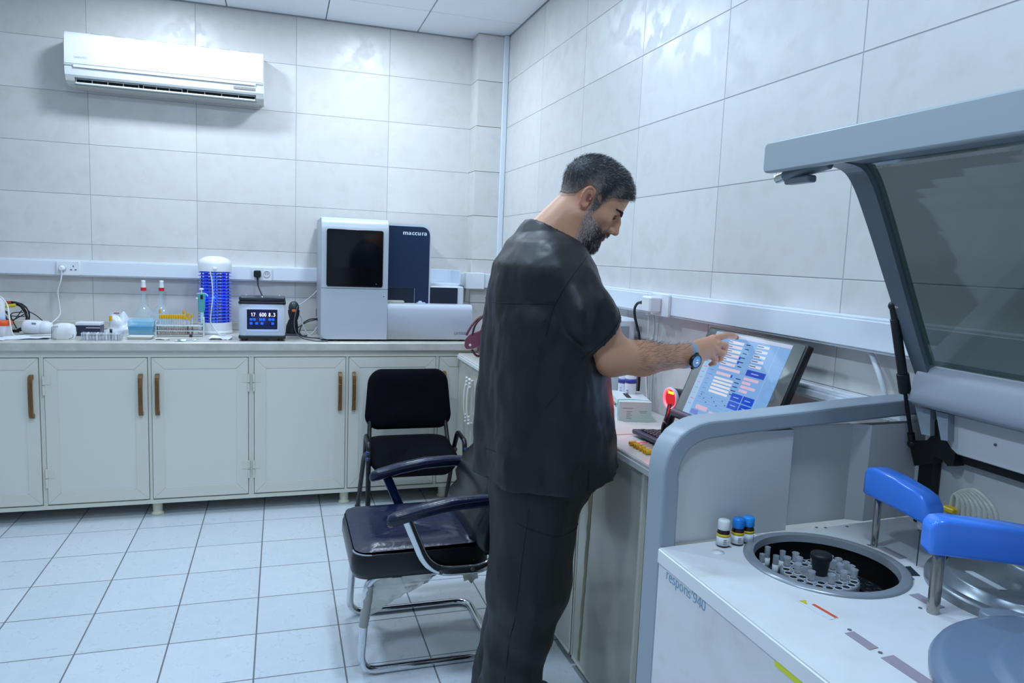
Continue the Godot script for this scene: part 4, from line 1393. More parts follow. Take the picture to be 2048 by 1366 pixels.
	# glove box
	var gb := thing("glove_box", "white and green box of disposable gloves on the right bench", "box", Vector3(-0.1465, BT, 2.507), -0.28)
	var gw := 0.126
	var gl := 0.235
	var gh := 0.078
	obj("carton", Sh.new().box(Vector3(0, gh / 2, 0), Vector3(gw, gh, gl), 0.0012), mat("dfe3e2", 0.4), gb)
	var gend := Sh.new()
	gend.uvquad(Vector3(-gw / 2 + 0.001, 0.001, gl / 2 + 0.0006), Vector3(gw / 2 - 0.001, 0.001, gl / 2 + 0.0006), Vector3(gw / 2 - 0.001, gh - 0.001, gl / 2 + 0.0006), Vector3(-gw / 2 + 0.001, gh - 0.001, gl / 2 + 0.0006))
	var gi := Image.create(128, 80, false, Image.FORMAT_RGB8)
	for x in 128:
		for y in 80:
			gi.set_pixel(x, y, Color("c4d0cd").lerp(Color("a9cfc2"), clampf((x / 128.0 + y / 80.0 - 0.7) * 1.2, 0, 1)))
	for i in 5:
		gi.fill_rect(Rect2i(30, 38 + i * 7, 22 - (i % 2) * 6, 2), Color("5f6f72"))
	gi.fill_rect(Rect2i(14, 24, 42, 3), Color("7f908f"))
	gi.fill_rect(Rect2i(78, 36, 34, 2), Color("6f8080"))
	gi.fill_rect(Rect2i(84, 42, 26, 2), Color("6f8080"))
	var gm := StandardMaterial3D.new()
	gm.albedo_texture = ImageTexture.create_from_image(gi)
	gm.roughness = 0.4
	obj("end_print", gend, gm, gb)
	obj("slot", Sh.new().extr(Sh.rrect(0.02, 0.1, 0.0099, 5), 0.0006, Transform3D(Basis(Vector3.RIGHT, Vector3.FORWARD, Vector3.UP), Vector3(-0.01, gh, -0.01))), mat("2c2a20", 0.7), gb)
	letters("VINYL GLOVES", 0.0125, Transform3D(Basis(Vector3.BACK, Vector3.UP, Vector3.LEFT), Vector3(-gw / 2 - 0.0003, 0.05, 0.0)), mat("39424a", 0.5), gb, "lettering", "Droid Serif", true, 0.0004)
	var sm := Sh.new()
	for i in 3:
		sm.box(Vector3(-gw / 2 - 0.0002, 0.034 - i * 0.007, -0.035), Vector3(0.0004, 0.0018, 0.05 - i * 0.012))
	sm.box(Vector3(-gw / 2 - 0.0002, 0.058, 0.072), Vector3(0.0004, 0.003, 0.03))
	obj("print", sm, mat("8a9498", 0.5), gb)
	var sw := Sh.new()
	for s in 2:
		var pts := []
		for i in 14:
			var v := i / 13.0
			pts.append(Vector3(-gw / 2 - 0.0002, gh * v, gl / 2 - 0.012 - s * 0.006 + 0.009 * sin(v * 4.0 + s)))
		sw.tube(pts, 0.0013, 5)
		pts = []
		for i in 14:
			var v := i / 13.0
			pts.append(Vector3(lerpf(-gw / 2, gw / 2, v), gh + 0.0002, gl / 2 - 0.02 - s * 0.008 - 0.02 * sin(v * 3.0 + s * 0.5)))
		sw.tube(pts, 0.0013, 5)
	obj("swirl_print", sw, mat("4fb5ae", 0.45), gb)
	# presentation scanner glowing red
	var sc := thing("barcode_scanner", "black barcode scanner with a glowing red round window beside the touch screen", "scanner", Vector3(-0.138, BT, 2.822))
	var facing := Transform3D(Basis(Vector3.UP, 0.12), Vector3(-0.03, 0.138, 0.035))
	var rb := func(y: float, r: float) -> Vector2: return Vector2(r, y)
	var lx := facing * Transform3D(Basis(Vector3.FORWARD, Vector3.LEFT, Vector3.UP), Vector3.ZERO)   # lathe axis towards -x
	lx = facing * Transform3D(Basis(Vector3.BACK, Vector3.LEFT, Vector3.DOWN), Vector3.ZERO)
	obj("scanner_head", Sh.new().lathe([Vector2(0, -0.062), Vector2(0.022, -0.06), Vector2(0.032, -0.045), Vector2(0.037, -0.01), Vector2(0.038, 0.0)], 24, lx), mat("26243a", 0.25), sc)
	obj("bezel", Sh.new().lathe([Vector2(0.038, -0.006), Vector2(0.0405, 0.0), Vector2(0.0395, 0.006), Vector2(0.035, 0.008), Vector2(0.031, 0.004), Vector2(0.0305, -0.006)], 28, lx), mat("dcd8ea", 0.3), sc)
	obj("red_window", Sh.new().lathe([Vector2(0, 0.0), Vector2(0.0305, 0.0)], 28, lx), mat("3a0408", 0.1, 0.0, {"emission_enabled": true, "emission": Color("ff1420"), "emission_energy_multiplier": 0.55}), sc)
	var led := Sh.new()
	for k in 3:
		led.box(lx * Vector3(-0.011 + k * 0.011, 0.002, -0.021), Vector3(0.003, 0.009, 0.009), 0.001)
	obj("led", led, glow("ffb030", 3.5), sc)
	var ol := OmniLight3D.new()
	ol.name = "scanner_light"
	ol.light_color = Color("ff2a2a")
	ol.light_energy = 0.008
	ol.light_size = 0.02
	ol.shadow_enabled = true
	sc.add_child(ol)
	ol.position = Vector3(-0.10, 0.145, 0.03)
	obj("stand_arm", Sh.new().tube(smooth([Vector3(-0.02, 0.11, 0.03), Vector3(-0.035, 0.075, 0.045), Vector3(-0.05, 0.04, 0.05), Vector3(-0.05, 0.008, 0.05)], 4), 0.018, 10), mat("15161c", 0.25), sc)
	obj("stand_base", Sh.new().lathe([Vector2(0, 0), Vector2(0.042, 0), Vector2(0.044, 0.004), Vector2(0.04, 0.012), Vector2(0.02, 0.018), Vector2(0, 0.018)], 24, at3(Vector3(-0.04, 0, 0.045))), mat("15161c", 0.3), sc)
	obj("badge", Sh.new().lathe([Vector2(0, 0.0), Vector2(0.008, 0.0), Vector2(0.009, -0.001)], 16, Transform3D(Basis(Vector3.BACK, Vector3.LEFT, Vector3.DOWN), Vector3(-0.062, 0.058, 0.058)).rotated_local(Vector3.RIGHT, 0.6)), mat("d8dae0", 0.3), sc)
	touch_monitor()
	# keyboard
	var kb := thing("keyboard", "dark keyboard in front of the touch screen, tinted red by the scanner", "keyboard", Vector3(-0.215, BT, 3.01), 0.06)
	var kt := Basis(Vector3.BACK, -0.07)
	var kx := Transform3D(kt, Vector3(0, 0.006, 0))
	var kc := Sh.new()
	kc.x = kx
	kc.rbox(0.135, 0.40, 0.014, 0.012, 0.003, Transform3D(Basis(Vector3.RIGHT, Vector3.FORWARD, Vector3.UP), Vector3.ZERO))
	obj("case", kc, mat("3a3b55", 0.35), kb)
	var keym := Sh.new().box(Vector3.ZERO, Vector3(0.0165, 0.006, 0.0165), 0.002).done()
	var km := mat("25202e", 0.4)
	for r in 5:
		for k in 17:
			var o := put(keym, "key", km, kb)
			o.transform = kx * Transform3D(Basis(), Vector3(-0.034 + r * 0.0195, 0.0165, -0.172 + k * 0.0195 + (r % 2) * 0.005))
	# yellow-capped tubes lying under the keyboard edge
	for k in 6:
		var yt := yellow_tube(["first", "second", "third", "fourth", "fifth", "hidden sixth"][k] + " yellow-capped tube from the man, lying before the keyboard", Vector3(-0.30, BT + 0.0082, 2.944 + k * 0.0225), 0.045, 0.0062, "yellow-capped tubes lying by the keyboard", "b8862c")
		yt.rotation = Vector3(0, 0.05 * sin(k * 2.0), PI / 2)
	var pp := Sh.new()
	pp.span(Vector3(-0.36, BT, 2.05), Vector3(-0.225, BT + 0.003, 2.80), 0.001)
	tag(obj("desk_mat", pp, mat("d6d3c9", 0.35)), "pale thin folder lying on the bench between the man and keyboard", "folder")
	# maroon bag at the far end of the bench
	maroon_bag()


func touch_monitor() -> void:
	var u := Vector3(0.382, 0.924, 0)
	var n := Vector3(-0.924, 0.382, 0)
	var t := thing("touch_monitor", "black touch screen showing a blue form, leaning back on the right bench", "monitor", Vector3(-0.13, BT, 3.205))
	# local frame: x along +z of the room, y up the screen, z out of the screen
	var f := Transform3D(Basis(Vector3.BACK, u, n), Vector3(-0.16 + 0.13, 1.208 - BT, 0))
	var w := 0.482
	var h := 0.305
	var s := Sh.new()
	s.x = f
	s.rbox(w, h, 0.022, 0.008, 0.003, at3(Vector3(0, 0, -0.022)))
	s.rbox(w - 0.08, h - 0.06, 0.02, 0.02, 0.008, at3(Vector3(0, 0, -0.04)))
	obj("housing", s, mat("0d0f14", 0.3), t)
	var g := Sh.new()
	g.x = f
	g.rbox(w - 0.016, h - 0.014, 0.002, 0.006, 0.0008, at3(Vector3(0, 0, 0.0)))
	var go := obj("front_glass", g, mat("8d9290", 0.05, 0.6), t)
	var page := Sh.new()
	page.x = f
	var a := 0.186
	page.uvquad(Vector3(-a, -h / 2 + 0.008, 0.0026), Vector3(a, -h / 2 + 0.008, 0.0026), Vector3(a, h / 2 - 0.012, 0.0026), Vector3(-a, h / 2 - 0.012, 0.0026))
	var m := StandardMaterial3D.new()
	m.albedo_color = Color("101216")
	m.roughness = 0.05
	m.emission_enabled = true
	m.emission_texture = screen_page()
	m.emission_operator = BaseMaterial3D.EMISSION_OP_MULTIPLY
	m.emission = Color.WHITE
	m.emission_energy_multiplier = 0.78
	obj("display", page, m, go)
	var al := AreaLight3D.new()
	al.name = "screen_light"
	al.area_size = Vector2(0.36, 0.28)
	al.light_color = Color("a8ccff")
	al.light_energy = 0.03
	al.shadow_enabled = true
	t.add_child(al)
	al.transform = f * Transform3D(Basis(), Vector3(0, 0, 0.012))
	al.rotate_object_local(Vector3.UP, PI)
	var b := Sh.new()
	b.x = f
	b.tube([Vector3(-w / 2, -h / 2 - 0.006, -0.006), Vector3(w / 2, -h / 2 - 0.006, -0.006)], 0.016, 14)
	obj("bottom_bar", b, mat("50586a", 0.35), t)
	obj("stand_neck", Sh.new().span(Vector3(-0.03, 0.015, -0.09), Vector3(0.01, 0.26, 0.09), 0.006), mat("0b0c10", 0.4), t)
	obj("stand_foot", Sh.new().span(Vector3(-0.12, 0.0, -0.15), Vector3(0.09, 0.016, 0.15), 0.006), mat("0b0c10", 0.35), t)
	# light bar of the al light faces out of the screen
	al.transform = f * Transform3D(Basis(Vector3.UP, PI), Vector3(0, 0, 0.012))


func maroon_bag() -> void:
	var t := thing("leather_bag", "maroon leather handbag with looping straps at the far end of the right bench", "bag", Vector3(-0.30, BT, 0.85))
	var lea := mat("6a2a3c", 0.35)
	var dark := mat("3c1420", 0.4)
	var b := Sh.new()
	var rings := []
	for q in [[0.0, 0.06, 0.15], [0.02, 0.075, 0.16], [0.1, 0.07, 0.155], [0.18, 0.05, 0.14], [0.235, 0.03, 0.12], [0.25, 0.012, 0.1]]:
		var r := []
		for p in Sh.rrect(q[1] * 2, q[2] * 2, q[1] * 0.7, 4):
			r.append(Vector3(0.07 + p.x, q[0], p.y))
		rings.append(r)
	b.loft(rings)
	obj("body", b, lea, t)
	# flap hanging over the front left, a leaf-shaped panel with thickness
	var fl := Sh.new()
	var out := PackedVector2Array()
	for p in [Vector2(0.055, 0.20), Vector2(0.02, 0.165), Vector2(-0.03, 0.135), Vector2(-0.085, 0.115), Vector2(-0.112, 0.085), Vector2(-0.115, 0.045), Vector2(-0.103, 0.028), Vector2(-0.065, 0.03), Vector2(-0.03, 0.045), Vector2(0.01, 0.08), Vector2(0.04, 0.13), Vector2(0.06, 0.18)]:
		out.append(p)
	fl.extr(out, 0.012, at3(Vector3(0.0, 0.02, 0.0)))
	obj("flap", fl, mat("75384c", 0.35), t)
	obj("stud", Sh.new().ball(Vector3(-0.082, 0.073, 0.0125), Vector3(0.009, 0.008, 0.003), 12), mat("e6e4e2", 0.2, 0.5), t)
	for s in [[[Vector3(-0.105, 0.13, 0.0), Vector3(-0.075, 0.185, 0.0), Vector3(-0.03, 0.235, 0.0), Vector3(0.03, 0.262, 0.0), Vector3(0.08, 0.265, 0.0)], 0.007], [[Vector3(-0.07, 0.13, 0.008), Vector3(-0.055, 0.19, 0.01), Vector3(-0.02, 0.235, 0.01), Vector3(0.02, 0.268, 0.01), Vector3(0.07, 0.27, 0.0)], 0.006], [[Vector3(0.07, 0.24, 0.012), Vector3(0.045, 0.2, 0.016), Vector3(0.04, 0.14, 0.016), Vector3(0.035, 0.08, 0.016), Vector3(0.02, 0.03, 0.016), Vector3(-0.01, 0.0085, 0.016), Vector3(-0.045, 0.012, 0.016), Vector3(-0.07, 0.045, 0.006)], 0.0065]]:
		obj("strap", Sh.new().tube(smooth(s[0], 6), s[1], 8), dark if s[1] < 0.0068 else lea, t)


# ---------------------------------------------------------------- chairs
func back_chair() -> void:
	var t := thing("visitor_chair", "black fabric visitor chair standing against the cream cabinets", "chair", Vector3(-0.75, 0, 0.95))
	var fab := mat("02040a", 0.8, 0.0, {"metallic_specular": 0.25})
	var frame := mat("0f1216", 0.35)
	# backrest: cushioned rounded trapezoid leaning back
	var bt := Transform3D(Basis(Vector3.RIGHT, -0.16), Vector3(0.005, 0.70, -0.09))
	var rings := []
	for q in [[-0.022, 0.90], [-0.016, 0.97], [0.0, 1.0], [0.012, 0.985], [0.02, 0.94], [0.026, 0.8], [0.028, 0.5]]:
		var ring := []
		var pts := Sh.rrect(0.495, 0.335, 0.075, 7)
		for p in pts:
			var tx: float = p.x * (1.0 - 0.06 * (p.y / 0.17)) * q[1]
			var ty: float = p.y * q[1]
			ty += 0.028 * (1.0 - pow(p.x / 0.25, 2)) * signf(p.y) * (0.45 if p.y > 0 else 0.8) * q[1]
			ring.append(bt * Vector3(tx, ty, q[0] - 0.18 * p.x * p.x))
		rings.append(ring)
	obj("backrest", Sh.new().loft(rings), fab, t)
	var st := Transform3D(Basis(Vector3.RIGHT, 0.06), Vector3(-0.015, 0.445, 0.13))
	rings = []
	for q in [[-0.028, 0.86], [-0.022, 0.95], [-0.006, 1.0], [0.012, 1.0], [0.026, 0.97], [0.034, 0.88], [0.038, 0.6]]:
		var ring := []
		for p in Sh.rrect(0.485, 0.42, 0.09, 7):
			var dip := -0.06 * clampf((p.y - 0.06) / 0.15, 0, 1) * clampf((p.y - 0.06) / 0.15, 0, 1)
			ring.append(st * Vector3(p.x * q[1], q[0] + dip, p.y * q[1]))
		rings.append(ring)
	obj("seat", Sh.new().loft(rings), fab, t)
	for s in [-1.0, 1.0]:
		# front leg continues as the arm-side loop, rear leg crosses behind
		var fl := Sh.new()
		fl.tube(bend([Vector3(s * 0.272, 0.012, 0.33), Vector3(s * 0.266, 0.52, 0.255), Vector3(s * 0.262, 0.535, 0.10), Vector3(s * 0.258, 0.40, 0.02)], 0.03), 0.0135, 10)
		obj("leg", fl, frame, t)
		var rl := Sh.new()
		rl.tube(bend([Vector3(s * 0.272, 0.012, -0.20), Vector3(s * 0.262, 0.40, 0.02), Vector3(s * 0.25, 0.43, 0.1)], 0.05), 0.0135, 10)
		obj("leg", rl, frame, t)
		obj("back_post", Sh.new().tube(bend([Vector3(s * 0.232, 0.41, 0.2), Vector3(s * 0.232, 0.425, 0.0), Vector3(s * 0.225, 0.56, -0.07), Vector3(s * 0.20, 0.74, -0.115)], 0.06), 0.0125, 10), frame, t)
		for lz in [0.33, -0.20]:
			obj("foot_cap", Sh.new().cyl(Vector3(s * 0.272, 0, lz), Vector3(s * 0.272, 0.03, lz), 0.0165, 12), mat("0a0b0d", 0.6), t)
		obj("bolt_cap", Sh.new().ball(Vector3(s * 0.27, 0.475, 0.265), Vector3(0.016, 0.014, 0.014), 12).ball(Vector3(s * 0.27, 0.445, 0.27), Vector3(0.016, 0.012, 0.013), 12), mat("1c3a66", 0.12), t)
	obj("cross_bar", Sh.new().tube([Vector3(-0.258, 0.405, 0.03), Vector3(0.258, 0.405, 0.03)], 0.011, 8), frame, t)
	obj("cross_bar", Sh.new().tube([Vector3(-0.258, 0.405, 0.24), Vector3(0.258, 0.405, 0.24)], 0.011, 8), frame, t)


func front_chair() -> void:
	var t := thing("cantilever_chair", "worn dark blue leather armchair on a chrome cantilever frame", "chair", Vector3(-0.95, 0, 2.29))
	var lea := StandardMaterial3D.new()
	lea.albedo_color = Color("111836")
	lea.roughness = 0.27
	lea.normal_enabled = true
	lea.normal_texture = noise_tex(51, 0.02, [], 512, 4, 0.0, true)
	lea.normal_scale = 0.6
	tri(lea, 2.2)
	var chrome := mat("d4d8dc", 0.07, 1.0)
	var r := 0.0148
	# floor sled with front uprights: two side rails and the rear bar
	var zr := 0.228
	obj("sled_frame", Sh.new().tube(bend([Vector3(-0.10, 0.385, -zr), Vector3(-0.215, 0.375, -zr), Vector3(-0.238, r, -zr), Vector3(0.285, r, -zr), Vector3(0.285, r, zr), Vector3(-0.238, r, zr), Vector3(-0.215, 0.375, zr), Vector3(-0.10, 0.385, zr)], 0.07, 8), r, 14), chrome, t)
	obj("seat_bar", Sh.new().span(Vector3(-0.13, 0.368, -zr - 0.01), Vector3(-0.09, 0.378, zr + 0.01), 0.003), mat("2a2c30", 0.5), t)
	for z in [-zr, zr]:
		obj("glide", Sh.new().span(Vector3(-0.19, 0, z - 0.012), Vector3(-0.15, 0.008, z + 0.012), 0.002), mat("8a8468", 0.6), t)
	# seat cushion: side band, domed top with piping
	var prof := [[0.372, 0.94], [0.376, 0.975], [0.40, 1.0], [0.44, 0.995], [0.462, 0.975]]
	var rings := []
	var outl := Sh.rrect(0.515, 0.505, 0.062, 8)
	for q in prof:
		var ring := []
		for p in outl:
			var fx: float = 1.0 + (0.02 * clampf(-p.x / 0.24, 0, 1)) * (1.0 - absf(q[0] - 0.42) / 0.05)
			ring.append(Vector3(p.x * q[1] * fx - 0.014, q[0], p.y * q[1]))
		rings.append(ring)
	obj("seat_band", Sh.new().loft(rings), mat("0a0f14", 0.32), t)
	var top := Sh.new()
	rings = []
	var nz := FastNoiseLite.new()
	nz.seed = 3
	nz.frequency = 9.0
	for i in 12:
		var s := 0.965 - i * 0.085
		var ring := []
		for k in outl.size():
			var p := outl[k]
			var v := Vector3(p.x * s - 0.014, 0, p.y * s)
			var e := 1.0 - s
			var dome := 0.466 + 0.028 * sqrt(clampf(e * 3.0, 0, 1)) - 0.012 * clampf((e - 0.3) * 1.6, 0, 1)
			var rear := clampf((v.x - 0.0) / 0.2, 0, 1)
			# puckers along the near and far edges of the rear half
			var edge := clampf((absf(v.z) - 0.13) / 0.1, 0, 1)
			dome += 0.009 * rear * edge * sin(v.x * 150.0) + 0.003 * rear * sin(v.x * 60.0 + v.z * 8.0) + 0.008 * nz.get_noise_2d(v.x, v.z) + 0.012 * clampf((v.x - 0.17) / 0.06, 0, 1)
			ring.append(Vector3(v.x, dome, v.z))
		rings.append(ring)
	top.loft(rings, false)
	top.fan(rings[11], Vector3(-0.014, 0.481, 0), Vector3.UP)
	obj("seat_top", top, lea, t)
	var pip := []
	for p in outl:
		pip.append(Vector3(p.x * 0.972 - 0.014, 0.4645, p.y * 0.972))
	obj("piping", Sh.new().tube(pip, 0.0035, 8, true), mat("0a0d18", 0.3), t)
	var wear := Sh.new()
	var wp := []
	for k in outl.size():
		var p := outl[k]
		if p.x < -0.02 and p.y > 0.12:
			wp.append(Vector3(p.x * 0.973 - 0.014, 0.4655, p.y * 0.973))
	wear.tube(wp, 0.0034, 7)
	obj("worn_piping", wear, mat("9aa0a8", 0.4), t)
	# padded back, pleated, leaning away
	rings = []
	for i in 15:
		var v := i / 14.0
		var y: float = lerpf(0.43, 0.98, v)
		var ring := []
		var pleat := 0.02 * absf(sin(v * 11.0)) + 0.006 * sin(v * 40.0)
		for p in Sh.rrect(0.13 + pleat * 1.6, 0.5 - 0.06 * v * v + pleat, 0.055, 6):
			var bul: float = 0.022 * cos(p.y * 6.0)
			ring.append(Vector3(0.245 + 0.25 * v * v * 0.8 + 0.06 * v + p.x * (1.0 if i > 0 and i < 14 else 0.7) - bul, y, p.y * (1.0 if i < 14 else 0.9)))
		rings.append(ring)
	obj("backrest", Sh.new().loft(rings), mat("10161b", 0.27), t)
	# arms: flat oval bar down from the pad, along the seat side and up behind
	for s in [-1.0, 1.0]:
		var za: float = s * 0.268
		var path := bend([Vector3(-0.085, 0.60, za), Vector3(0.005, 0.392, za), Vector3(0.25, 0.386, za), Vector3(0.315, 0.63, za)], 0.085, 8)
		var bar := Sh.new()
		var rr := []
		for i in path.size():
			var d: Vector3 = (path[mini(i + 1, path.size() - 1)] - path[maxi(i - 1, 0)]).normalized()
			var nn := Vector3(-d.y, d.x, 0)
			var ring := []
			for k in 14:
				var a := TAU * k / 14.0
				ring.append(path[i] + nn * cos(a) * 0.0195 + Vector3(0, 0, 1) * sin(a) * 0.0095)
			rr.append(ring)
		bar.loft(rr)
		obj("arm_bar", bar, chrome if s > 0 else mat("1a2a52", 0.15, 0.6), t)
		for bx in [0.045, 0.165]:
			obj("bolt", Sh.new().cyl(Vector3(bx, 0.392, za + s * 0.009), Vector3(bx, 0.392, za + s * 0.013), 0.0075, 10), mat("7a7a78", 0.4, 0.7), t)
		# leather pad
		var pad := Sh.new()
		rings = []
		for q in [[-0.155, 0.008, 0.010, 0.592], [-0.148, 0.02, 0.02, 0.597], [-0.12, 0.027, 0.024, 0.605], [-0.03, 0.029, 0.024, 0.629], [0.08, 0.029, 0.024, 0.648], [0.2, 0.028, 0.023, 0.652], [0.3, 0.026, 0.022, 0.645], [0.345, 0.018, 0.016, 0.638], [0.35, 0.008, 0.008, 0.636]]:
			var ring := []
			for k in 14:
				var a := TAU * k / 14.0
				ring.append(Vector3(q[0], q[3] + signf(sin(a)) * pow(absf(sin(a)), 0.7) * q[2], za + signf(cos(a)) * pow(absf(cos(a)), 0.7) * q[1]))
			rings.append(ring)
		pad.loft(rings)
		obj("armrest", pad, lea, t)
		var seam := []
		for x in range(0, 12):
			var xx := -0.13 + x * 0.04
			var yy := 0.603 + 0.049 * sin(clampf((xx + 0.13) / 0.36, 0, 1) * PI / 2)
			seam.append(Vector3(xx, yy + 0.008, za + 0.0265 + 0.002 * sin(clampf(xx * 8 + 1, 0, 1))))
		obj("seam", Sh.new().tube(seam, 0.0012, 5), mat("05070c", 0.5), t)
		obj("torn_patch", Sh.new().ball(Vector3(-0.142, 0.583, za + 0.006), Vector3(0.012, 0.006, 0.012), 10), mat("a98f6a" if s > 0 else "9a9ea2", 0.8), t)
	# torn protective film hanging below the seat
	var film := glass("dfe2dc", 0.55, 0.22)
	var n2 := FastNoiseLite.new()
	n2.seed = 9
	n2.frequency = 16.0
	var rows := []
	for i in 9:
		var row := []
		for k in 13:
			var u := k / 12.0
			var v := i / 8.0
			var x := lerpf(-0.215, 0.06 - 0.06 * v, u)
			var y := lerpf(0.372, lerpf(0.19, 0.33, u), v) + 0.012 * n2.get_noise_2d(u * 3, v * 3)
			row.append(Vector3(x, y, zr - 0.01 - 0.05 * v * (1 - u) + 0.022 * n2.get_noise_2d(u * 0.6, v * 0.5 + 3)))
		rows.append(row)
	obj("torn_film", Sh.new().sheet(rows, 0.0006), film, t)
	rows = []
	for i in 6:
		var row := []
		for k in 5:
			var u := k / 4.0
			var v := i / 5.0
			row.append(Vector3(0.145 + u * 0.06 + 0.015 * v, 0.372 - 0.075 * v + (0.012 * sin(u * 9) if i == 5 else 0.0), 0.17 + 0.02 * n2.get_noise_2d(u, v)))
		rows.append(row)
	obj("torn_film", Sh.new().sheet(rows, 0.0006), glass("cfcdbd", 0.7, 0.22), t)
	var wrap := Sh.new()
	var wpts := []
	var wrad := []
	for i in 15:
		var v := i / 14.0
		wpts.append(Vector3(lerpf(-0.209, -0.228, v), lerpf(0.345, 0.19, v), zr))
		wrad.append(r + 0.0025 + 0.003 * n2.get_noise_1d(v * 2.0))
	wrap.tube(wpts, wrad, 14)
	obj("film_wrap", wrap, mat("9fa19c", 0.3), t)
	var yl := Sh.new()
	yl.lathe([Vector2(0.008, -0.002), Vector2(0.015, -0.001), Vector2(0.015, 0.001), Vector2(0.008, 0.002)], 16, Transform3D(Basis(Vector3.RIGHT, Vector3.BACK, Vector3.DOWN), Vector3(0.175, 0.41, 0.25)))
	obj("yellow_tag", yl, mat("c2b23a", 0.6), t)


# ---------------------------------------------------------------- chemistry analyzer at the right
const DK := 0.98


func prism(plan: Array, y0: float, y1: float) -> Sh:
	# plan of (x, z) points raised from y0 to y1
	var p := PackedVector2Array()
	for q in plan:
		p.append(Vector2(q[0], -q[1]))
	return Sh.new().extr(p, y1 - y0, Transform3D(Basis(Vector3.RIGHT, Vector3.FORWARD, Vector3.UP), Vector3(0, y0, 0)))


func analyzer() -> void:
	var t := thing("chemistry_analyzer", "large white floor-standing analyzer with a grey frame and raised tinted lid", "analyzer")
	var white := StandardMaterial3D.new()
	white.albedo_texture = noise_tex(61, 0.012, [[0.0, "cfcfcc"], [0.3, "dcdddd"], [0.7, "e0e2e3"], [1.0, "d6d6d4"]], 512, 5)
	white.roughness = 0.3
	tri(white, 1.1)
	var panel := mat("d5d8d8", 0.4)
	var grey := mat("98a3ad", 0.35)
	var ring_c := Vector2(-0.45, 3.955)
	# deck with the round well cut out of it
	var plan := PackedVector2Array()
	var corner := [Vector2(-0.738, 3.818), Vector2(-0.02, 3.774), Vector2(-0.02, 4.95), Vector2(-0.738, 4.95)]
	plan.append(Vector2(corner[0].x, -corner[0].y))
	plan.append(Vector2(corner[3].x, -corner[3].y))
	plan.append(Vector2(corner[2].x, -corner[2].y))
	plan.append(Vector2(corner[1].x, -corner[1].y))
	# keyhole from the far left corner side to the well
	var keyed := PackedVector2Array([Vector2(-0.738, -3.9551), Vector2(-0.738, -4.95), Vector2(-0.02, -4.95), Vector2(-0.02, -3.774), Vector2(-0.738, -3.818), Vector2(-0.738, -3.9549)])
	for k in 48:
		var a := PI - 0.0004 - (TAU - 0.0008) * k / 47.0
		keyed.append(Vector2(ring_c.x + cos(a) * 0.142, -ring_c.y + sin(a) * 0.142))
	var deck := Sh.new()
	deck.extr(keyed, 0.022, Transform3D(Basis(Vector3.RIGHT, Vector3.FORWARD, Vector3.UP), Vector3(0, DK - 0.022, 0)))
	obj("deck", deck, white, t)
	var lip := Sh.new()
	lip.span(Vector3(-0.7415, DK - 0.03, 3.818), Vector3(-0.7375, DK - 0.0015, 4.95), 0.0014)
	obj("deck_edge", lip, mat("e6e9ea", 0.25), t)
	var fp := Sh.new()
	fp.span(Vector3(-0.738, 0.06, 3.818), Vector3(-0.72, DK - 0.022, 4.95), 0.002)
	var fo := obj("front_panel", fp, white, t)
	letters("respons'940", 0.0195, Transform3D(Basis(Vector3.BACK, Vector3.UP, Vector3.LEFT), Vector3(-0.7384, 0.9385, 3.92)), mat("7fa6c4", 0.45), fo, "lettering", "Droid Sans", false, 0.0005)
	obj("yellow_tape", Sh.new().span(Vector3(-0.7395, 0.94, 4.186), Vector3(-0.738, 0.95, 4.36)), mat("dfe62a", 0.5), fo)
	var sp := Sh.new()
	sp.span(Vector3(-0.70, 0.06, 3.78), Vector3(-0.02, DK - 0.022, 3.80))
	sp.span(Vector3(-0.72, 0.06, 4.93), Vector3(-0.02, DK - 0.022, 4.95))
	sp.span(Vector3(-0.04, 0.06, 3.80), Vector3(-0.02, DK - 0.022, 4.93))
	sp.span(Vector3(-0.72, 0.06, 3.80), Vector3(-0.02, 0.08, 4.93))
	obj("cabinet_shell", sp, panel, t)
	for q in [Vector2(-0.66, 3.88), Vector2(-0.1, 3.88), Vector2(-0.66, 4.88), Vector2(-0.1, 4.88)]:
		obj("foot", Sh.new().cyl(Vector3(q.x, 0, q.y), Vector3(q.x, 0.06, q.y), 0.03, 16), mat("2b2d30", 0.6), t)
	# bent grey frame: up the front post, over a round corner, back to the wall
	var outer := [Vector2(-0.735, 0.02), Vector2(-0.737, 1.10), Vector2(-0.738, 1.135), Vector2(-0.733, 1.165), Vector2(-0.722, 1.188), Vector2(-0.704, 1.209), Vector2(-0.684, 1.222), Vector2(-0.660, 1.231), Vector2(-0.636, 1.2355), Vector2(-0.55, 1.239), Vector2(-0.446, 1.244), Vector2(-0.242, 1.255), Vector2(-0.012, 1.264)]
	var inner := [Vector2(-0.694, 0.02), Vector2(-0.7, 1.10), Vector2(-0.703, 1.132), Vector2(-0.699, 1.148), Vector2(-0.693, 1.163), Vector2(-0.684, 1.175), Vector2(-0.670, 1.186), Vector2(-0.654, 1.193), Vector2(-0.634, 1.198), Vector2(-0.546, 1.2045), Vector2(-0.442, 1.2095), Vector2(-0.238, 1.217), Vector2(-0.012, 1.227)]
	var rings := []
	for i in outer.size():
		var o: Vector2 = outer[i]
		var n: Vector2 = inner[i]
		var zf := 3.816 - 0.064 * (o.x + 0.734)
		var zn := zf - 0.068
		var b := 0.005
		var d := (n - o).normalized() * b
		rings.append([Vector3(o.x + d.x, o.y + d.y, zf), Vector3(o.x + d.x * 0.3, o.y + d.y * 0.3, zf - b * 0.3), Vector3(o.x, o.y, zf - b), Vector3(o.x, o.y, zn + b), Vector3(o.x + d.x, o.y + d.y, zn), Vector3(n.x - d.x, n.y - d.y, zn), Vector3(n.x, n.y, zn + b), Vector3(n.x, n.y, zf - b), Vector3(n.x - d.x, n.y - d.y, zf)])
	obj("frame", Sh.new().bars(rings), grey, t)
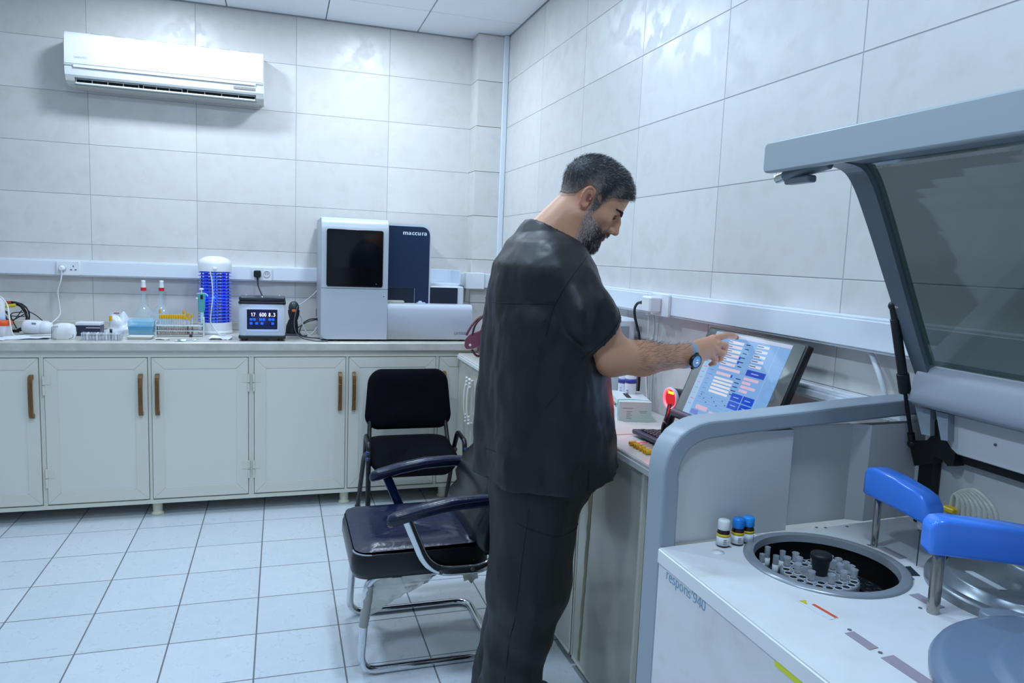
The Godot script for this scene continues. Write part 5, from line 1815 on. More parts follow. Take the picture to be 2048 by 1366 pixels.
	# stepped inner wall under the arm
	obj("left_wall", prism([[-0.699, 3.806], [-0.411, 3.788], [-0.4105, 3.786], [-0.411, 3.762], [-0.385, 3.763], [-0.232, 3.753], [-0.191, 3.778], [-0.02, 3.768], [-0.02, 3.75], [-0.699, 3.775]], DK, 1.206), panel, t)
	obj("rear_wall", Sh.new().span(Vector3(-0.045, DK, 3.77), Vector3(-0.025, 1.148, 4.95), 0.001), mat("cdd0d0", 0.45), t)
	obj("rear_box", Sh.new().span(Vector3(-0.075, 1.166, 3.866), Vector3(-0.02, 1.25, 4.95), 0.002), mat("d3d6d8", 0.4), t)
	obj("screw", Sh.new().cyl(Vector3(-0.0755, 1.21, 3.985), Vector3(-0.077, 1.21, 3.985), 0.003, 10), mat("6b7278", 0.4, 0.5), t)
	obj("black_rail", Sh.new().span(Vector3(-0.066, 1.147, 3.862), Vector3(-0.03, 1.166, 4.95), 0.002), mat("0a0b0c", 0.5), t)
	obj("hinge_post", Sh.new().span(Vector3(-0.07, DK, 3.802), Vector3(-0.046, 1.15, 3.842), 0.002), mat("0a0b0c", 0.5), t)
	var hb := Sh.new()
	var hp := PackedVector2Array()
	for p in [[3.80, 1.112], [3.792, 1.13], [3.784, 1.15], [3.785, 1.163], [3.794, 1.17], [3.81, 1.172], [3.826, 1.178], [3.838, 1.195], [3.842, 1.23], [3.87, 1.232], [3.872, 1.19], [3.885, 1.176], [3.90, 1.168], [3.90, 1.14], [3.885, 1.136], [3.874, 1.145], [3.85, 1.148], [3.845, 1.13], [3.815, 1.118]]:
		hp.append(Vector2(p[0], p[1]))
	hb.extr(hp, 0.03, Transform3D(Basis(Vector3.BACK, Vector3.UP, Vector3.LEFT), Vector3(-0.05, 0, 0)))
	obj("hinge_bracket", hb, mat("0b0c0e", 0.45), t)
	for q in [[3.797, 3.838, 3.822, 3.845], [3.852, 3.884, 3.873, 3.89]]:
		var f := Sh.new()
		f.extr(PackedVector2Array([Vector2(q[0], 1.252), Vector2(q[1], 1.252), Vector2(q[3], 1.194), Vector2(q[2], 1.192)]), 0.018, Transform3D(Basis(Vector3.BACK, Vector3.UP, Vector3.LEFT), Vector3(-0.075, 0, 0)))
		obj("hinge_fin", f, grey, t)
	# raised lid: a part with its own pieces
	var cs := PackedVector2Array()
	for p in [Vector2(-0.085, 1.350), Vector2(-0.102, 1.344), Vector2(-0.116, 1.322), Vector2(-0.121, 1.29), Vector2(-0.119, 1.268), Vector2(-0.112, 1.258), Vector2(-0.03, 1.250), Vector2(-0.03, 1.30), Vector2(-0.06, 1.34)]:
		cs.append(p)
	var lid := obj("lid", Sh.new().extr(cs, 1.142, at3(Vector3(0, 0, 3.808)), true), mat("b4bcc4", 0.4), t)
	obj("cover_end", Sh.new().span(Vector3(-0.112, 1.262, 3.79), Vector3(-0.06, 1.29, 3.808), 0.004), mat("b4bcc4", 0.4), lid)
	# side bar curving over at the top
	var spine := smooth([Vector3(-0.075, 1.30, 0), Vector3(-0.125, 1.40, 0), Vector3(-0.185, 1.53, 0), Vector3(-0.245, 1.66, 0), Vector3(-0.29, 1.745, 0), Vector3(-0.33, 1.778, 0), Vector3(-0.40, 1.786, 0)], 5)
	rings = []
	for i in spine.size():
		var d: Vector3 = (spine[mini(i + 1, spine.size() - 1)] - spine[maxi(i - 1, 0)]).normalized()
		var nn := Vector3(-d.y, d.x, 0) * 0.014
		var v := clampf((spine[i].y - 1.30) / 0.47, 0, 1)
		var z0 := lerpf(3.80, 3.768, v)
		var z1 := lerpf(3.836, 3.822, v)
		var p: Vector3 = spine[i]
		rings.append([Vector3(p.x, p.y, z0) + nn, Vector3(p.x, p.y, z1) + nn, Vector3(p.x, p.y, z1) - nn, Vector3(p.x, p.y, z0) - nn])
	obj("side_bar", Sh.new().loft(rings, true, true), mat("66727c", 0.35), lid)
	var gs := Sh.new()
	var gr := []
	for i in spine.size():
		if spine[i].y < 1.335 or spine[i].y > 1.781:
			continue
		var d: Vector3 = (spine[mini(i + 1, spine.size() - 1)] - spine[maxi(i - 1, 0)]).normalized()
		var nn := Vector3(-d.y, d.x, 0) * 0.003
		gr.append([Vector3(spine[i].x, spine[i].y, 3.815) + nn, Vector3(spine[i].x, spine[i].y, 4.94) + nn, Vector3(spine[i].x, spine[i].y, 4.94) - nn, Vector3(spine[i].x, spine[i].y, 3.815) - nn])
	gs.loft(gr, true, true)
	obj("glass", gs, glass("3d5a4c", 0.6, 0.04), lid)
	var far := Sh.new()
	rings = []
	for i in spine.size():
		var p: Vector3 = spine[i]
		rings.append([Vector3(p.x - 0.014, p.y, 4.92), Vector3(p.x - 0.014, p.y, 4.95), Vector3(p.x + 0.014, p.y, 4.95), Vector3(p.x + 0.014, p.y, 4.92)])
	far.loft(rings, true, true)
	obj("side_bar", far, mat("66727c", 0.35), lid)
	var lipm := mat("9aa4a8", 0.4)
	obj("front_lip", Sh.new().rbox(0.063, 1.21, 0.018, 0.012, 0.004, Transform3D(Basis(Vector3.UP, Vector3.BACK, Vector3.LEFT).orthonormalized(), Vector3(-0.487, 1.7785, 4.342)) if false else Transform3D(Basis(Vector3.UP, Vector3.BACK, Vector3.RIGHT), Vector3(-0.505, 1.7785, 4.342))), lipm, lid)
	var tp := Sh.new()
	tp.extr(PackedVector2Array([Vector2(-0.488, -3.745), Vector2(-0.44, -3.765), Vector2(-0.40, -3.772), Vector2(-0.31, -3.768), Vector2(-0.29, -4.95), Vector2(-0.488, -4.95)]), 0.018, Transform3D(Basis(Vector3.RIGHT, Vector3.FORWARD, Vector3.UP), Vector3(0, 1.772, 0)))
	obj("top_plate", tp, mat("7c8894", 0.4), lid)
	obj("raised_rim", Sh.new().rbox(0.15, 1.13, 0.028, 0.03, 0.008, Transform3D(Basis(Vector3.RIGHT, Vector3.FORWARD, Vector3.UP), Vector3(-0.40, 1.79, 4.37))), mat("a9b5c4", 0.35), lid)
	var lt := Sh.new()
	lt.cyl(Vector3(-0.468, 1.742, 3.762), Vector3(-0.44, 1.762, 3.86), 0.0135, 14, -1.0, 0.002)
	lt.span(Vector3(-0.472, 1.724, 3.765), Vector3(-0.45, 1.738, 3.84), 0.003)
	obj("latch", lt, mat("76848e", 0.35), lid)
	obj("latch_screw", Sh.new().cyl(Vector3(-0.473, 1.738, 3.742), Vector3(-0.468, 1.742, 3.765), 0.0105, 12, -1.0, 0.002), mat("c2c4be", 0.25, 0.8), lid)
	# gas strut
	var ta := Vector3(-0.172, 1.478, 3.785)
	var tb := Vector3(-0.076, 1.160, 3.785)
	var s := Sh.new()
	s.cyl(ta.lerp(tb, 0.09), ta.lerp(tb, 0.5), 0.0105, 14, -1.0, 0.001)
	s.cyl(ta.lerp(tb, 0.48), ta.lerp(tb, 0.62), 0.0135, 14, -1.0, 0.001)
	s.cyl(ta.lerp(tb, 0.6), ta.lerp(tb, 0.93), 0.0045, 10)
	s.cyl(ta.lerp(tb, 0.92), tb, 0.008, 10)
	s.ball(tb, Vector3(0.011, 0.011, 0.011), 12)
	s.cyl(ta, ta.lerp(tb, 0.11), 0.0085, 10)
	s.ball(ta, Vector3(0.011, 0.011, 0.011), 12)
	obj("gas_strut", s, mat("0b0c14", 0.4), t)
	obj("strut_pin", Sh.new().cyl(ta, ta + Vector3(0.004, 0, 0.03), 0.0065, 10).cyl(tb, tb + Vector3(0.012, 0, 0.02), 0.0055, 10), mat("b8b6ac", 0.3, 0.7), t)
	# the sample well
	var well := Sh.new()
	var wc := at3(Vector3(ring_c.x, 0, ring_c.y))
	well.lathe([Vector2(0.1415, DK - 0.004), Vector2(0.1405, 0.86), Vector2(0.1405, 0.86), Vector2(0, 0.86)], 44, wc)
	obj("well", well, mat("0c0d0f", 0.55), t)
	obj("well_ring", Sh.new().lathe([Vector2(0.131, DK - 0.01), Vector2(0.1335, DK + 0.004), Vector2(0.1335, DK + 0.004), Vector2(0.146, DK + 0.0055), Vector2(0.1525, DK + 0.003), Vector2(0.1535, DK)], 56, wc), mat("9aa1a8", 0.3, 0.35), t)
	carousel(t)
	# deck labels and screws
	var lab := mat("9d939c", 0.45)
	for q in [[[-0.283, 3.915], [-0.262, 3.917], [-0.262, 3.972], [-0.283, 3.974]], [[-0.398, 4.107], [-0.376, 4.107], [-0.374, 4.16], [-0.396, 4.162]], [[-0.616, 4.192], [-0.597, 4.191], [-0.597, 4.241], [-0.616, 4.243]], [[-0.616, 4.265], [-0.591, 4.264], [-0.591, 4.36], [-0.614, 4.36]]]:
		obj("label_strip", prism(q, DK + 0.0001, DK + 0.0009), lab, t)
	obj("label_code", prism([[-0.31, 4.006], [-0.291, 4.008], [-0.309, 4.048], [-0.325, 4.044]], DK + 0.0001, DK + 0.0009), mat("23303c", 0.45), t)
	var wl := obj("warning_label", prism([[-0.618, 4.078], [-0.597, 4.078], [-0.588, 4.148], [-0.609, 4.15]], DK + 0.0001, DK + 0.0007), mat("d5dbe0", 0.4), t)
	obj("warning_triangle", prism([[-0.613, 4.081], [-0.600, 4.083], [-0.609, 4.097]], DK + 0.0007, DK + 0.0012), mat("c8c01e", 0.5), wl)
	obj("red_bar", prism([[-0.601, 4.098], [-0.5945, 4.098], [-0.589, 4.147], [-0.5955, 4.147]], DK + 0.0007, DK + 0.0012), mat("d8542a", 0.5), wl)
	for q in [Vector2(-0.592, 3.845), Vector2(-0.545, 4.055), Vector2(-0.60, 4.185), Vector2(-0.605, 4.253), Vector2(-0.335, 4.055), Vector2(-0.29, 3.90), Vector2(-0.42, 4.152), Vector2(-0.255, 3.80), Vector2(-0.24, 3.87), Vector2(-0.33, 3.79), Vector2(-0.31, 3.795)]:
		obj("screw", Sh.new().cyl(Vector3(q.x, DK, q.y), Vector3(q.x, DK + 0.001, q.y), 0.0034, 10), mat("7c8286", 0.4, 0.5), t)
	var sc := Sh.new()
	sc.lathe([Vector2(0, DK), Vector2(0.0125, DK), Vector2(0.0125, DK + 0.0012), Vector2(0, DK + 0.0014)], 16, at3(Vector3(-0.632, 0, 3.865)))
	obj("hole_plug", sc, mat("eef2f4", 0.3), t)
	# pipetting arms: a post, a blue cover, a hub and a needle
	arm(t, Vector3(-0.284, DK, 3.908), 0.0, 0.145, 0.0072)
	arm(t, Vector3(-0.412, DK, 4.17), 1.12, 0.26, 0.0098)
	# reaction rotor behind the arms
	var r2 := at3(Vector3(-0.185, 0, 4.165))
	var rot := obj("reaction_rotor", Sh.new().lathe([Vector2(0.165, DK), Vector2(0.166, DK + 0.012), Vector2(0.163, DK + 0.019), Vector2(0.15, DK + 0.020), Vector2(0.15, DK + 0.020), Vector2(0.148, DK + 0.012), Vector2(0.148, DK + 0.012), Vector2(0.138, DK + 0.013), Vector2(0.132, DK + 0.03), Vector2(0.128, DK + 0.033), Vector2(0, DK + 0.034)], 56, r2), mat("868e93", 0.3, 0.5), t)
	obj("rotor_knob", Sh.new().lathe([Vector2(0.052, DK + 0.033), Vector2(0.052, DK + 0.058), Vector2(0.05, DK + 0.062), Vector2(0.046, DK + 0.063), Vector2(0, DK + 0.063)], 36, at3(Vector3(-0.175, 0, 4.175))), mat("8e969a", 0.35, 0.4), rot)
	obj("rotor_label", prism([[-0.275, 4.11], [-0.262, 4.115], [-0.272, 4.19], [-0.285, 4.185]], DK + 0.0335, DK + 0.035), mat("cfd4d8", 0.4), rot)
	# reagent rotor with its round blue-grey lid in front
	var r3 := at3(Vector3(-0.40, 0, 4.475))
	var rl := obj("reagent_rotor", Sh.new().lathe([Vector2(0.236, DK), Vector2(0.24, DK + 0.006), Vector2(0.241, DK + 0.016), Vector2(0.236, DK + 0.025), Vector2(0.222, DK + 0.029), Vector2(0.17, DK + 0.031), Vector2(0.164, DK + 0.033), Vector2(0.16, DK + 0.04), Vector2(0.15, DK + 0.043), Vector2(0, DK + 0.045)], 64, r3), mat("6f7f96", 0.32), t)
	obj("rotor_hinge", Sh.new().rbox(0.09, 0.05, 0.02, 0.015, 0.004, Transform3D(Basis(Vector3.RIGHT, Vector3.FORWARD, Vector3.UP), Vector3(-0.32, DK, 4.232))), mat("7d8998", 0.35), rl)
	# clear wash manifold with its fan of tubes
	var wm := obj("wash_manifold", Sh.new().span(Vector3(-0.145, 1.035, 3.925), Vector3(-0.10, 1.052, 4.05), 0.003), glass("d9dccf", 0.5, 0.1), t)
	obj("manifold_leg", Sh.new().span(Vector3(-0.13, DK, 3.975), Vector3(-0.11, 1.036, 3.995)), mat("c7ccd0", 0.4), wm)
	for k in 8:
		var z1: float = 4.043 - k * 0.0125
		var hgt: float = 1.117 - 0.004 * k
		obj("tube", Sh.new().tube(smooth([Vector3(-0.115, 1.052, 3.935), Vector3(-0.115, 1.09, 3.938), Vector3(-0.118, hgt, lerpf(3.945, z1, 0.42)), Vector3(-0.12, lerpf(1.06, hgt, 0.55), lerpf(3.94, z1, 0.92)), Vector3(-0.12, 1.052, z1)], 6), 0.0042, 8), glass("dfe0cc", 0.45, 0.08), wm)
	obj("yellow_clip", Sh.new().span(Vector3(-0.135, 1.056, 3.926), Vector3(-0.112, 1.066, 3.956), 0.002), mat("d9b500", 0.4), wm)
	for k in 7:
		obj("probe", Sh.new().cyl(Vector3(-0.13, 1.014, 3.985 + k * 0.01), Vector3(-0.13, 1.04, 3.985 + k * 0.01), 0.0014, 6), mat("8f969a", 0.3, 0.7), wm)


func arm(t: Node3D, base: Vector3, turn: float, reach: float, pr: float) -> void:
	var at := Transform3D(Basis(Vector3.UP, turn), base)
	var post := Sh.new()
	post.x = at
	post.lathe([Vector2(0, 0), Vector2(pr, 0), Vector2(pr, 0), Vector2(pr, 0.118), Vector2(0, 0.118)], 16)
	var po := obj("arm_post", post, mat("a8a49c", 0.18, 0.9), t)
	var b := Sh.new()
	b.x = at
	var rings := []
	for q in [[-0.0255, 0.114, 0.150, 0.014], [-0.024, 0.109, 0.158, 0.0185], [-0.016, 0.1075, 0.167, 0.0215], [0.0, 0.1075, 0.17, 0.0225], [reach * 0.36, 0.1045, 0.166, 0.0225], [reach * 0.70, 0.1, 0.157, 0.0225], [reach * 0.84, 0.098, 0.150, 0.0225], [reach * 0.92, 0.098, 0.136, 0.021], [reach * 0.95, 0.099, 0.128, 0.0185], [reach * 0.965, 0.102, 0.124, 0.014]]:
		var ring := []
		for p in Sh.rrect(q[3] * 2, q[2] - q[1], minf(q[3], (q[2] - q[1]) / 2) * 0.32, 4):
			ring.append(Vector3(p.x, (q[1] + q[2]) / 2 + p.y, q[0]))
		rings.append(ring)
	b.loft(rings)
	obj("arm_cover", b, mat("4688f2", 0.16), po)
	var h := Sh.new()
	h.x = at
	h.lathe([Vector2(0, 0.078), Vector2(0.004, 0.078), Vector2(0.0075, 0.088), Vector2(0.0075, 0.112), Vector2(0, 0.112)], 12, at3(Vector3(0, 0, reach * 0.74)))
	obj("needle_hub", h, mat("d6dadc", 0.4), po)
	var n := Sh.new()
	n.x = at
	n.cyl(Vector3(0, 0.004, reach * 0.74), Vector3(0, 0.08, reach * 0.74), 0.0011, 6)
	n.cyl(Vector3(0, 0.074, reach * 0.74), Vector3(0, 0.079, reach * 0.74), 0.0042, 8)
	obj("needle", n, mat("5c6064", 0.3, 0.8), po)


func carousel(t: Node3D) -> void:
	var c := Vector3(-0.447, 0, 3.941)
	var top := 0.95
	var body := Sh.new()
	body.lathe([Vector2(0.072, 0.905), Vector2(0.0735, 0.935), Vector2(0.0735, top - 0.002), Vector2(0.0715, top), Vector2(0, top)], 48, at3(c))
	body.lathe([Vector2(0.066, 0.861), Vector2(0.066, 0.905), Vector2(0.072, 0.906)], 40, at3(c))
	var car := obj("carousel", body, mat("82898f", 0.4), t)
	obj("carousel_knob", Sh.new().lathe([Vector2(0.013, top), Vector2(0.0165, top + 0.02), Vector2(0.0175, top + 0.03), Vector2(0.0205, top + 0.034), Vector2(0.0205, top + 0.041), Vector2(0.019, top + 0.043), Vector2(0, top + 0.043)], 28, at3(c)), mat("1b2022", 0.45), car)
	var hole := Sh.new().cyl(Vector3.ZERO, Vector3(0, 0.0008, 0), 0.0068, 14).done()
	var rimm := Sh.new().lathe([Vector2(0.0068, 0), Vector2(0.0072, 0.0012), Vector2(0.0082, 0.001), Vector2(0.0086, 0)], 16).done()
	var cup := Sh.new().lathe([Vector2(0, 0.0005), Vector2(0.0066, 0.0005), Vector2(0.007, 0.017), Vector2(0.0078, 0.0185), Vector2(0.007, 0.019), Vector2(0.0062, 0.017), Vector2(0.0055, 0.004)], 16).done()
	var dark := mat("14171b", 0.5)
	var pale := mat("c6ccd2", 0.35)
	var cupm := glass("e4ebf2", 0.3, 0.1)
	for r in 2:
		var n: int = [22, 15][r]
		for k in n:
			var a := TAU * k / n + r * 0.12
			var p: Vector3 = c + Vector3(cos(a), 0, sin(a)) * [0.0625, 0.044][r] + Vector3(0, top, 0)
			var o := put(hole, "cup_hole", dark, car)
			o.position = p
			o = put(rimm, "cup_rim", pale, car)
			o.position = p
			if (r == 1 and k % 2 == 0) or (r == 0 and k in [0, 1, 2, 19, 20, 21, 14, 16]):
				o = put(cup, "sample_cup", cupm, car)
				o.position = p + Vector3(0, 0.001, 0)
	# dark outer ring of tube holders
	var seg := Sh.new()
	seg.lathe([Vector2(0.08, 0.861), Vector2(0.08, 0.925), Vector2(0.08, 0.925), Vector2(0.128, 0.925), Vector2(0.128, 0.925), Vector2(0.128, 0.861)], 44, at3(Vector3(-0.45, 0, 3.955)))
	obj("holder_ring", seg, mat("121417", 0.5), t)
	for k in 26:
		var a := TAU * k / 26.0
		for rr in [0.092, 0.115]:
			var o := put(rimm, "holder_rim", mat("2c3136", 0.35), t)
			o.position = Vector3(-0.45 + cos(a) * rr, 0.9245, 3.955 + sin(a) * rr)


func analyzer_things() -> void:
	var g := "small reagent bottles on the analyzer deck"
	var rows := [["small brown bottle with a white cap on the analyzer deck", -0.603, 3.836, "e9ecec", 0.0], ["small brown bottle with a blue cap, beside the white-capped bottle", -0.567, 3.834, "1f86e0", 0.0], ["small brown bottle with a blue cap, nearest the round well", -0.540, 3.830, "2a9df0", 0.9]]
	for q in rows:
		var t := thing("reagent_bottle", q[0], "bottle", Vector3(q[1], DK, q[2]), q[4], g)
		obj("glass_body", Sh.new().lathe([Vector2(0, 0), Vector2(0.0115, 0), Vector2(0.0128, 0.0015), Vector2(0.0128, 0.03), Vector2(0.0105, 0.0365), Vector2(0.0095, 0.039), Vector2(0, 0.039)], 20), mat("2a1214", 0.12), t)
		obj("label", Sh.new().lathe([Vector2(0.0129, 0.004), Vector2(0.0131, 0.004), Vector2(0.0131, 0.0215), Vector2(0.0129, 0.0215)], 20), mat("e4e8ec", 0.45), t)
		obj("yellow_band", Sh.new().lathe([Vector2(0.0129, 0.022), Vector2(0.0131, 0.022), Vector2(0.0131, 0.0275), Vector2(0.0129, 0.0275)], 20), mat("e0c81e", 0.45), t)
		obj("cap", Sh.new().lathe([Vector2(0, 0.036), Vector2(0.0118, 0.036), Vector2(0.0122, 0.037), Vector2(0.0122, 0.053), Vector2(0.0108, 0.0555), Vector2(0, 0.0555)], 20), mat(q[3], 0.35), t)
		var tx := Sh.new()
		for i in 3:
			tx.box(Vector3(-0.0035, 0.008 + i * 0.0045, 0.01275), Vector3(0.007, 0.0012, 0.0012))
		obj("print", tx, mat("8d949c", 0.5), t)
	var k := 0
	for p in [Vector2(-0.532, 3.872), Vector2(-0.505, 3.853), Vector2(-0.510, 3.887), Vector2(-0.484, 3.874)]:
		var t := thing("sample_tube", ["clear tube with a white label closest to the front rim of the well", "tallest clear tube with a white label in the dark well", "clear tube with a white label, third from the front rim", "clear tube with a white label next to the grey carousel"][k], "test tube", Vector3(p.x, 0.926, p.y), k * 0.4, "labelled tubes in the dark well")
		var h: float = [0.045, 0.05, 0.046, 0.048][k]
		obj("tube", Sh.new().lathe([Vector2(0, 0), Vector2(0.0058, 0), Vector2(0.006, h), Vector2(0.006, h), Vector2(0.0052, h), Vector2(0.0052, 0.002), Vector2(0, 0.002)], 14), glass("c9d6dc", 0.3), t)
		obj("label", Sh.new().lathe([Vector2(0.0061, 0.002), Vector2(0.0063, 0.002), Vector2(0.0063, 0.028), Vector2(0.0061, 0.028)], 14), mat("d3d9da", 0.45), t)
		k += 1


# ---------------------------------------------------------------- distance fields and surface nets
class Field extends RefCounted:
	var prims := []

	func cap(a: Vector3, b: Vector3, ra: float, rb: float, k := 0.02, cut := false) -> void:
		var ba := b - a
		prims.append([0, k, cut, (a + b) / 2, ba.length() / 2 + maxf(ra, rb), a, ba, 1.0 / maxf(ba.length_squared(), 1e-9), ra, rb - ra])

	func ell(c: Vector3, r: Vector3, basis := Basis(), k := 0.02, cut := false) -> void:
		prims.append([1, k, cut, c, maxf(r.x, maxf(r.y, r.z)), basis.inverse(), r])

	func chain(pts: Array, rad: Array, k := 0.01) -> void:
		for i in pts.size() - 1:
			cap(pts[i], pts[i + 1], rad[i], rad[i + 1], k)

	# stacked ovals: [y, cx, cz, a, b], turned by a yaw
	func stack(secs: Array, yaw: float, k: float, power := 2.3) -> void:
		var y0: float = secs[0][0]
		var y1: float = secs[secs.size() - 1][0]
		prims.append([2, k, false, Vector3(secs[0][1], (y0 + y1) / 2, secs[0][2]), 9.0, secs, cos(yaw), sin(yaw), power])

	func plane(p: Vector3, n: Vector3) -> void:      # keeps the side against n
		prims.append([3, 0.004, true, p, 9.0, n.normalized()])

	func d(p: Vector3) -> float:
		var v := 10.0
		for q in prims:
			var k: float = q[1]
			var e := 0.0
			var t: int = q[0]
			if t < 2 and p.distance_to(q[3]) - q[4] > absf(v) + k + 0.02 and not q[2]:
				continue
			if t == 0:
				var pa: Vector3 = p - q[5]
				var h := clampf(pa.dot(q[6]) * q[7], 0.0, 1.0)
				e = (pa - q[6] * h).length() - (q[8] + q[9] * h)
			elif t == 1:
				var u: Vector3 = q[5] * (p - q[3])
				var r: Vector3 = q[6]
				var k0 := (u / r).length()
				var k1 := (u / (r * r)).length()
				e = k0 * (k0 - 1.0) / k1 if k1 > 1e-6 else -minf(r.x, r.y)
			elif t == 2:
				var secs: Array = q[5]
				var i := 0
				while i < secs.size() - 2 and p.y > secs[i + 1][0]:
					i += 1
				var a: Array = secs[i]
				var b: Array = secs[i + 1]
				var w := clampf((p.y - a[0]) / (b[0] - a[0]), 0.0, 1.0)
				w = w * w * (3.0 - 2.0 * w) * 0.4 + w * 0.6
				var dx: float = p.x - lerpf(a[1], b[1], w)
				var dz: float = p.z - lerpf(a[2], b[2], w)
				var fx: float = absf(dx * q[6] + dz * q[7]) / lerpf(a[3], b[3], w)
				var lz: float = absf(-dx * q[7] + dz * q[6]) / lerpf(a[4], b[4], w)
				e = (pow(pow(fx, q[8]) + pow(lz, q[8]), 1.0 / q[8]) - 1.0) * minf(lerpf(a[3], b[3], w), lerpf(a[4], b[4], w)) * 0.9
				e = maxf(e, maxf(secs[0][0] - p.y, p.y - secs[secs.size() - 1][0]))
			else:
				e = -(p - q[3]).dot(q[5])
			if q[2]:
				# smooth subtraction (a plane is cut away on its n side)
				var h := clampf(0.5 - 0.5 * (v + e) / k, 0.0, 1.0)
				v = lerpf(v, -e, h) + k * h * (1.0 - h)
			else:
				var h := clampf(0.5 + 0.5 * (e - v) / k, 0.0, 1.0)
				v = lerpf(e, v, h) - k * h * (1.0 - h)
		return v


class Net extends RefCounted:
	var v := PackedVector3Array()
	var n := PackedVector3Array()
	var c := PackedColorArray()
	var ix := PackedInt32Array()

	func add(f: Callable, lo: Vector3, hi: Vector3, h: float, color = null) -> void:
		var nx := int(ceil((hi.x - lo.x) / h / 4.0)) * 4
		var ny := int(ceil((hi.y - lo.y) / h / 4.0)) * 4
		var nz := int(ceil((hi.z - lo.z) / h / 4.0)) * 4
		var sx := nx + 1
		var sxy := sx * (ny + 1)
		var val := PackedFloat32Array()
		val.resize(sxy * (nz + 1))
		val.fill(1e6)
		var blocks := []
		for bz in nz / 4:
			for by in ny / 4:
				for bx in nx / 4:
					var m := lo + Vector3(bx * 4 + 2, by * 4 + 2, bz * 4 + 2) * h
					if absf(f.call(m)) < h * 4.6:
						blocks.append(Vector3i(bx * 4, by * 4, bz * 4))
		for b in blocks:
			for k in range(b.z, b.z + 5):
				for j in range(b.y, b.y + 5):
					for i in range(b.x, b.x + 5):
						var id: int = i + j * sx + k * sxy
						if val[id] > 1e5:
							val[id] = f.call(lo + Vector3(i, j, k) * h)
		var cell := PackedInt32Array()
		cell.resize(val.size())
		cell.fill(-1)
		var off := [0, 1, sx, sx + 1, sxy, sxy + 1, sxy + sx, sxy + sx + 1]
		var edges := [[0, 1], [2, 3], [4, 5], [6, 7], [0, 2], [1, 3], [4, 6], [5, 7], [0, 4], [1, 5], [2, 6], [3, 7]]
		var at := [Vector3(0, 0, 0), Vector3(1, 0, 0), Vector3(0, 1, 0), Vector3(1, 1, 0), Vector3(0, 0, 1), Vector3(1, 0, 1), Vector3(0, 1, 1), Vector3(1, 1, 1)]
		var first := v.size()
		var cells := []
		for b in blocks:
			for k in range(b.z, b.z + 4):
				for j in range(b.y, b.y + 4):
					for i in range(b.x, b.x + 4):
						var id: int = i + j * sx + k * sxy
						var neg := 0
						for o in off:
							if val[id + o] < 0.0:
								neg += 1
						if neg == 0 or neg == 8:
							continue
						var sum := Vector3.ZERO
						var cnt := 0
						for e in edges:
							var p: float = val[id + off[e[0]]]
							var q: float = val[id + off[e[1]]]
							if (p < 0.0) != (q < 0.0):
								sum += at[e[0]].lerp(at[e[1]], p / (p - q))
								cnt += 1
						cell[id] = v.size()
						v.append(lo + (Vector3(i, j, k) + sum / cnt) * h)
						cells.append(id)
		n.resize(v.size())
		for id in cells:
			var inside: bool = val[id] < 0.0
			for a in 3:
				var da: int = [1, sx, sxy][a]
				var p: int = [sx, sxy, 1][a]
				var q: int = [sxy, 1, sx][a]
				if id - p - q < 0 or id + da >= val.size():
					continue
				if (val[id + da] < 0.0) == inside or val[id + da] > 1e5:
					continue
				var w := [cell[id], cell[id - p], cell[id - p - q], cell[id - q]]
				if w.min() < first:
					continue
				var t: Array = [w[0], w[1], w[2], w[0], w[2], w[3]]
				if not inside:
					t = [w[0], w[2], w[1], w[0], w[3], w[2]]
				# counterclockwise outward in t; Godot wants clockwise
				var fn: Vector3 = (v[t[1]] - v[t[0]]).cross(v[t[2]] - v[t[0]]) + (v[t[4]] - v[t[3]]).cross(v[t[5]] - v[t[3]])
				for x in w:
					n[x] += fn
				ix.append_array(PackedInt32Array([t[0], t[2], t[1], t[3], t[5], t[4]]))
		for i in range(first, v.size()):
			n[i] = n[i].normalized()
			c.append(color.call(v[i]) if color != null else Color.WHITE)

	func mesh() -> ArrayMesh:
		var a := []
		a.resize(Mesh.ARRAY_MAX)
		a[Mesh.ARRAY_VERTEX] = v
		a[Mesh.ARRAY_NORMAL] = n
		a[Mesh.ARRAY_COLOR] = c
		a[Mesh.ARRAY_INDEX] = ix
		var m := ArrayMesh.new()
		m.add_surface_from_arrays(Mesh.PRIMITIVE_TRIANGLES, a)
		return m


# ---------------------------------------------------------------- the man
var head_x := Transform3D()
var head_f := Field.new()
var face_n := FastNoiseLite.new()


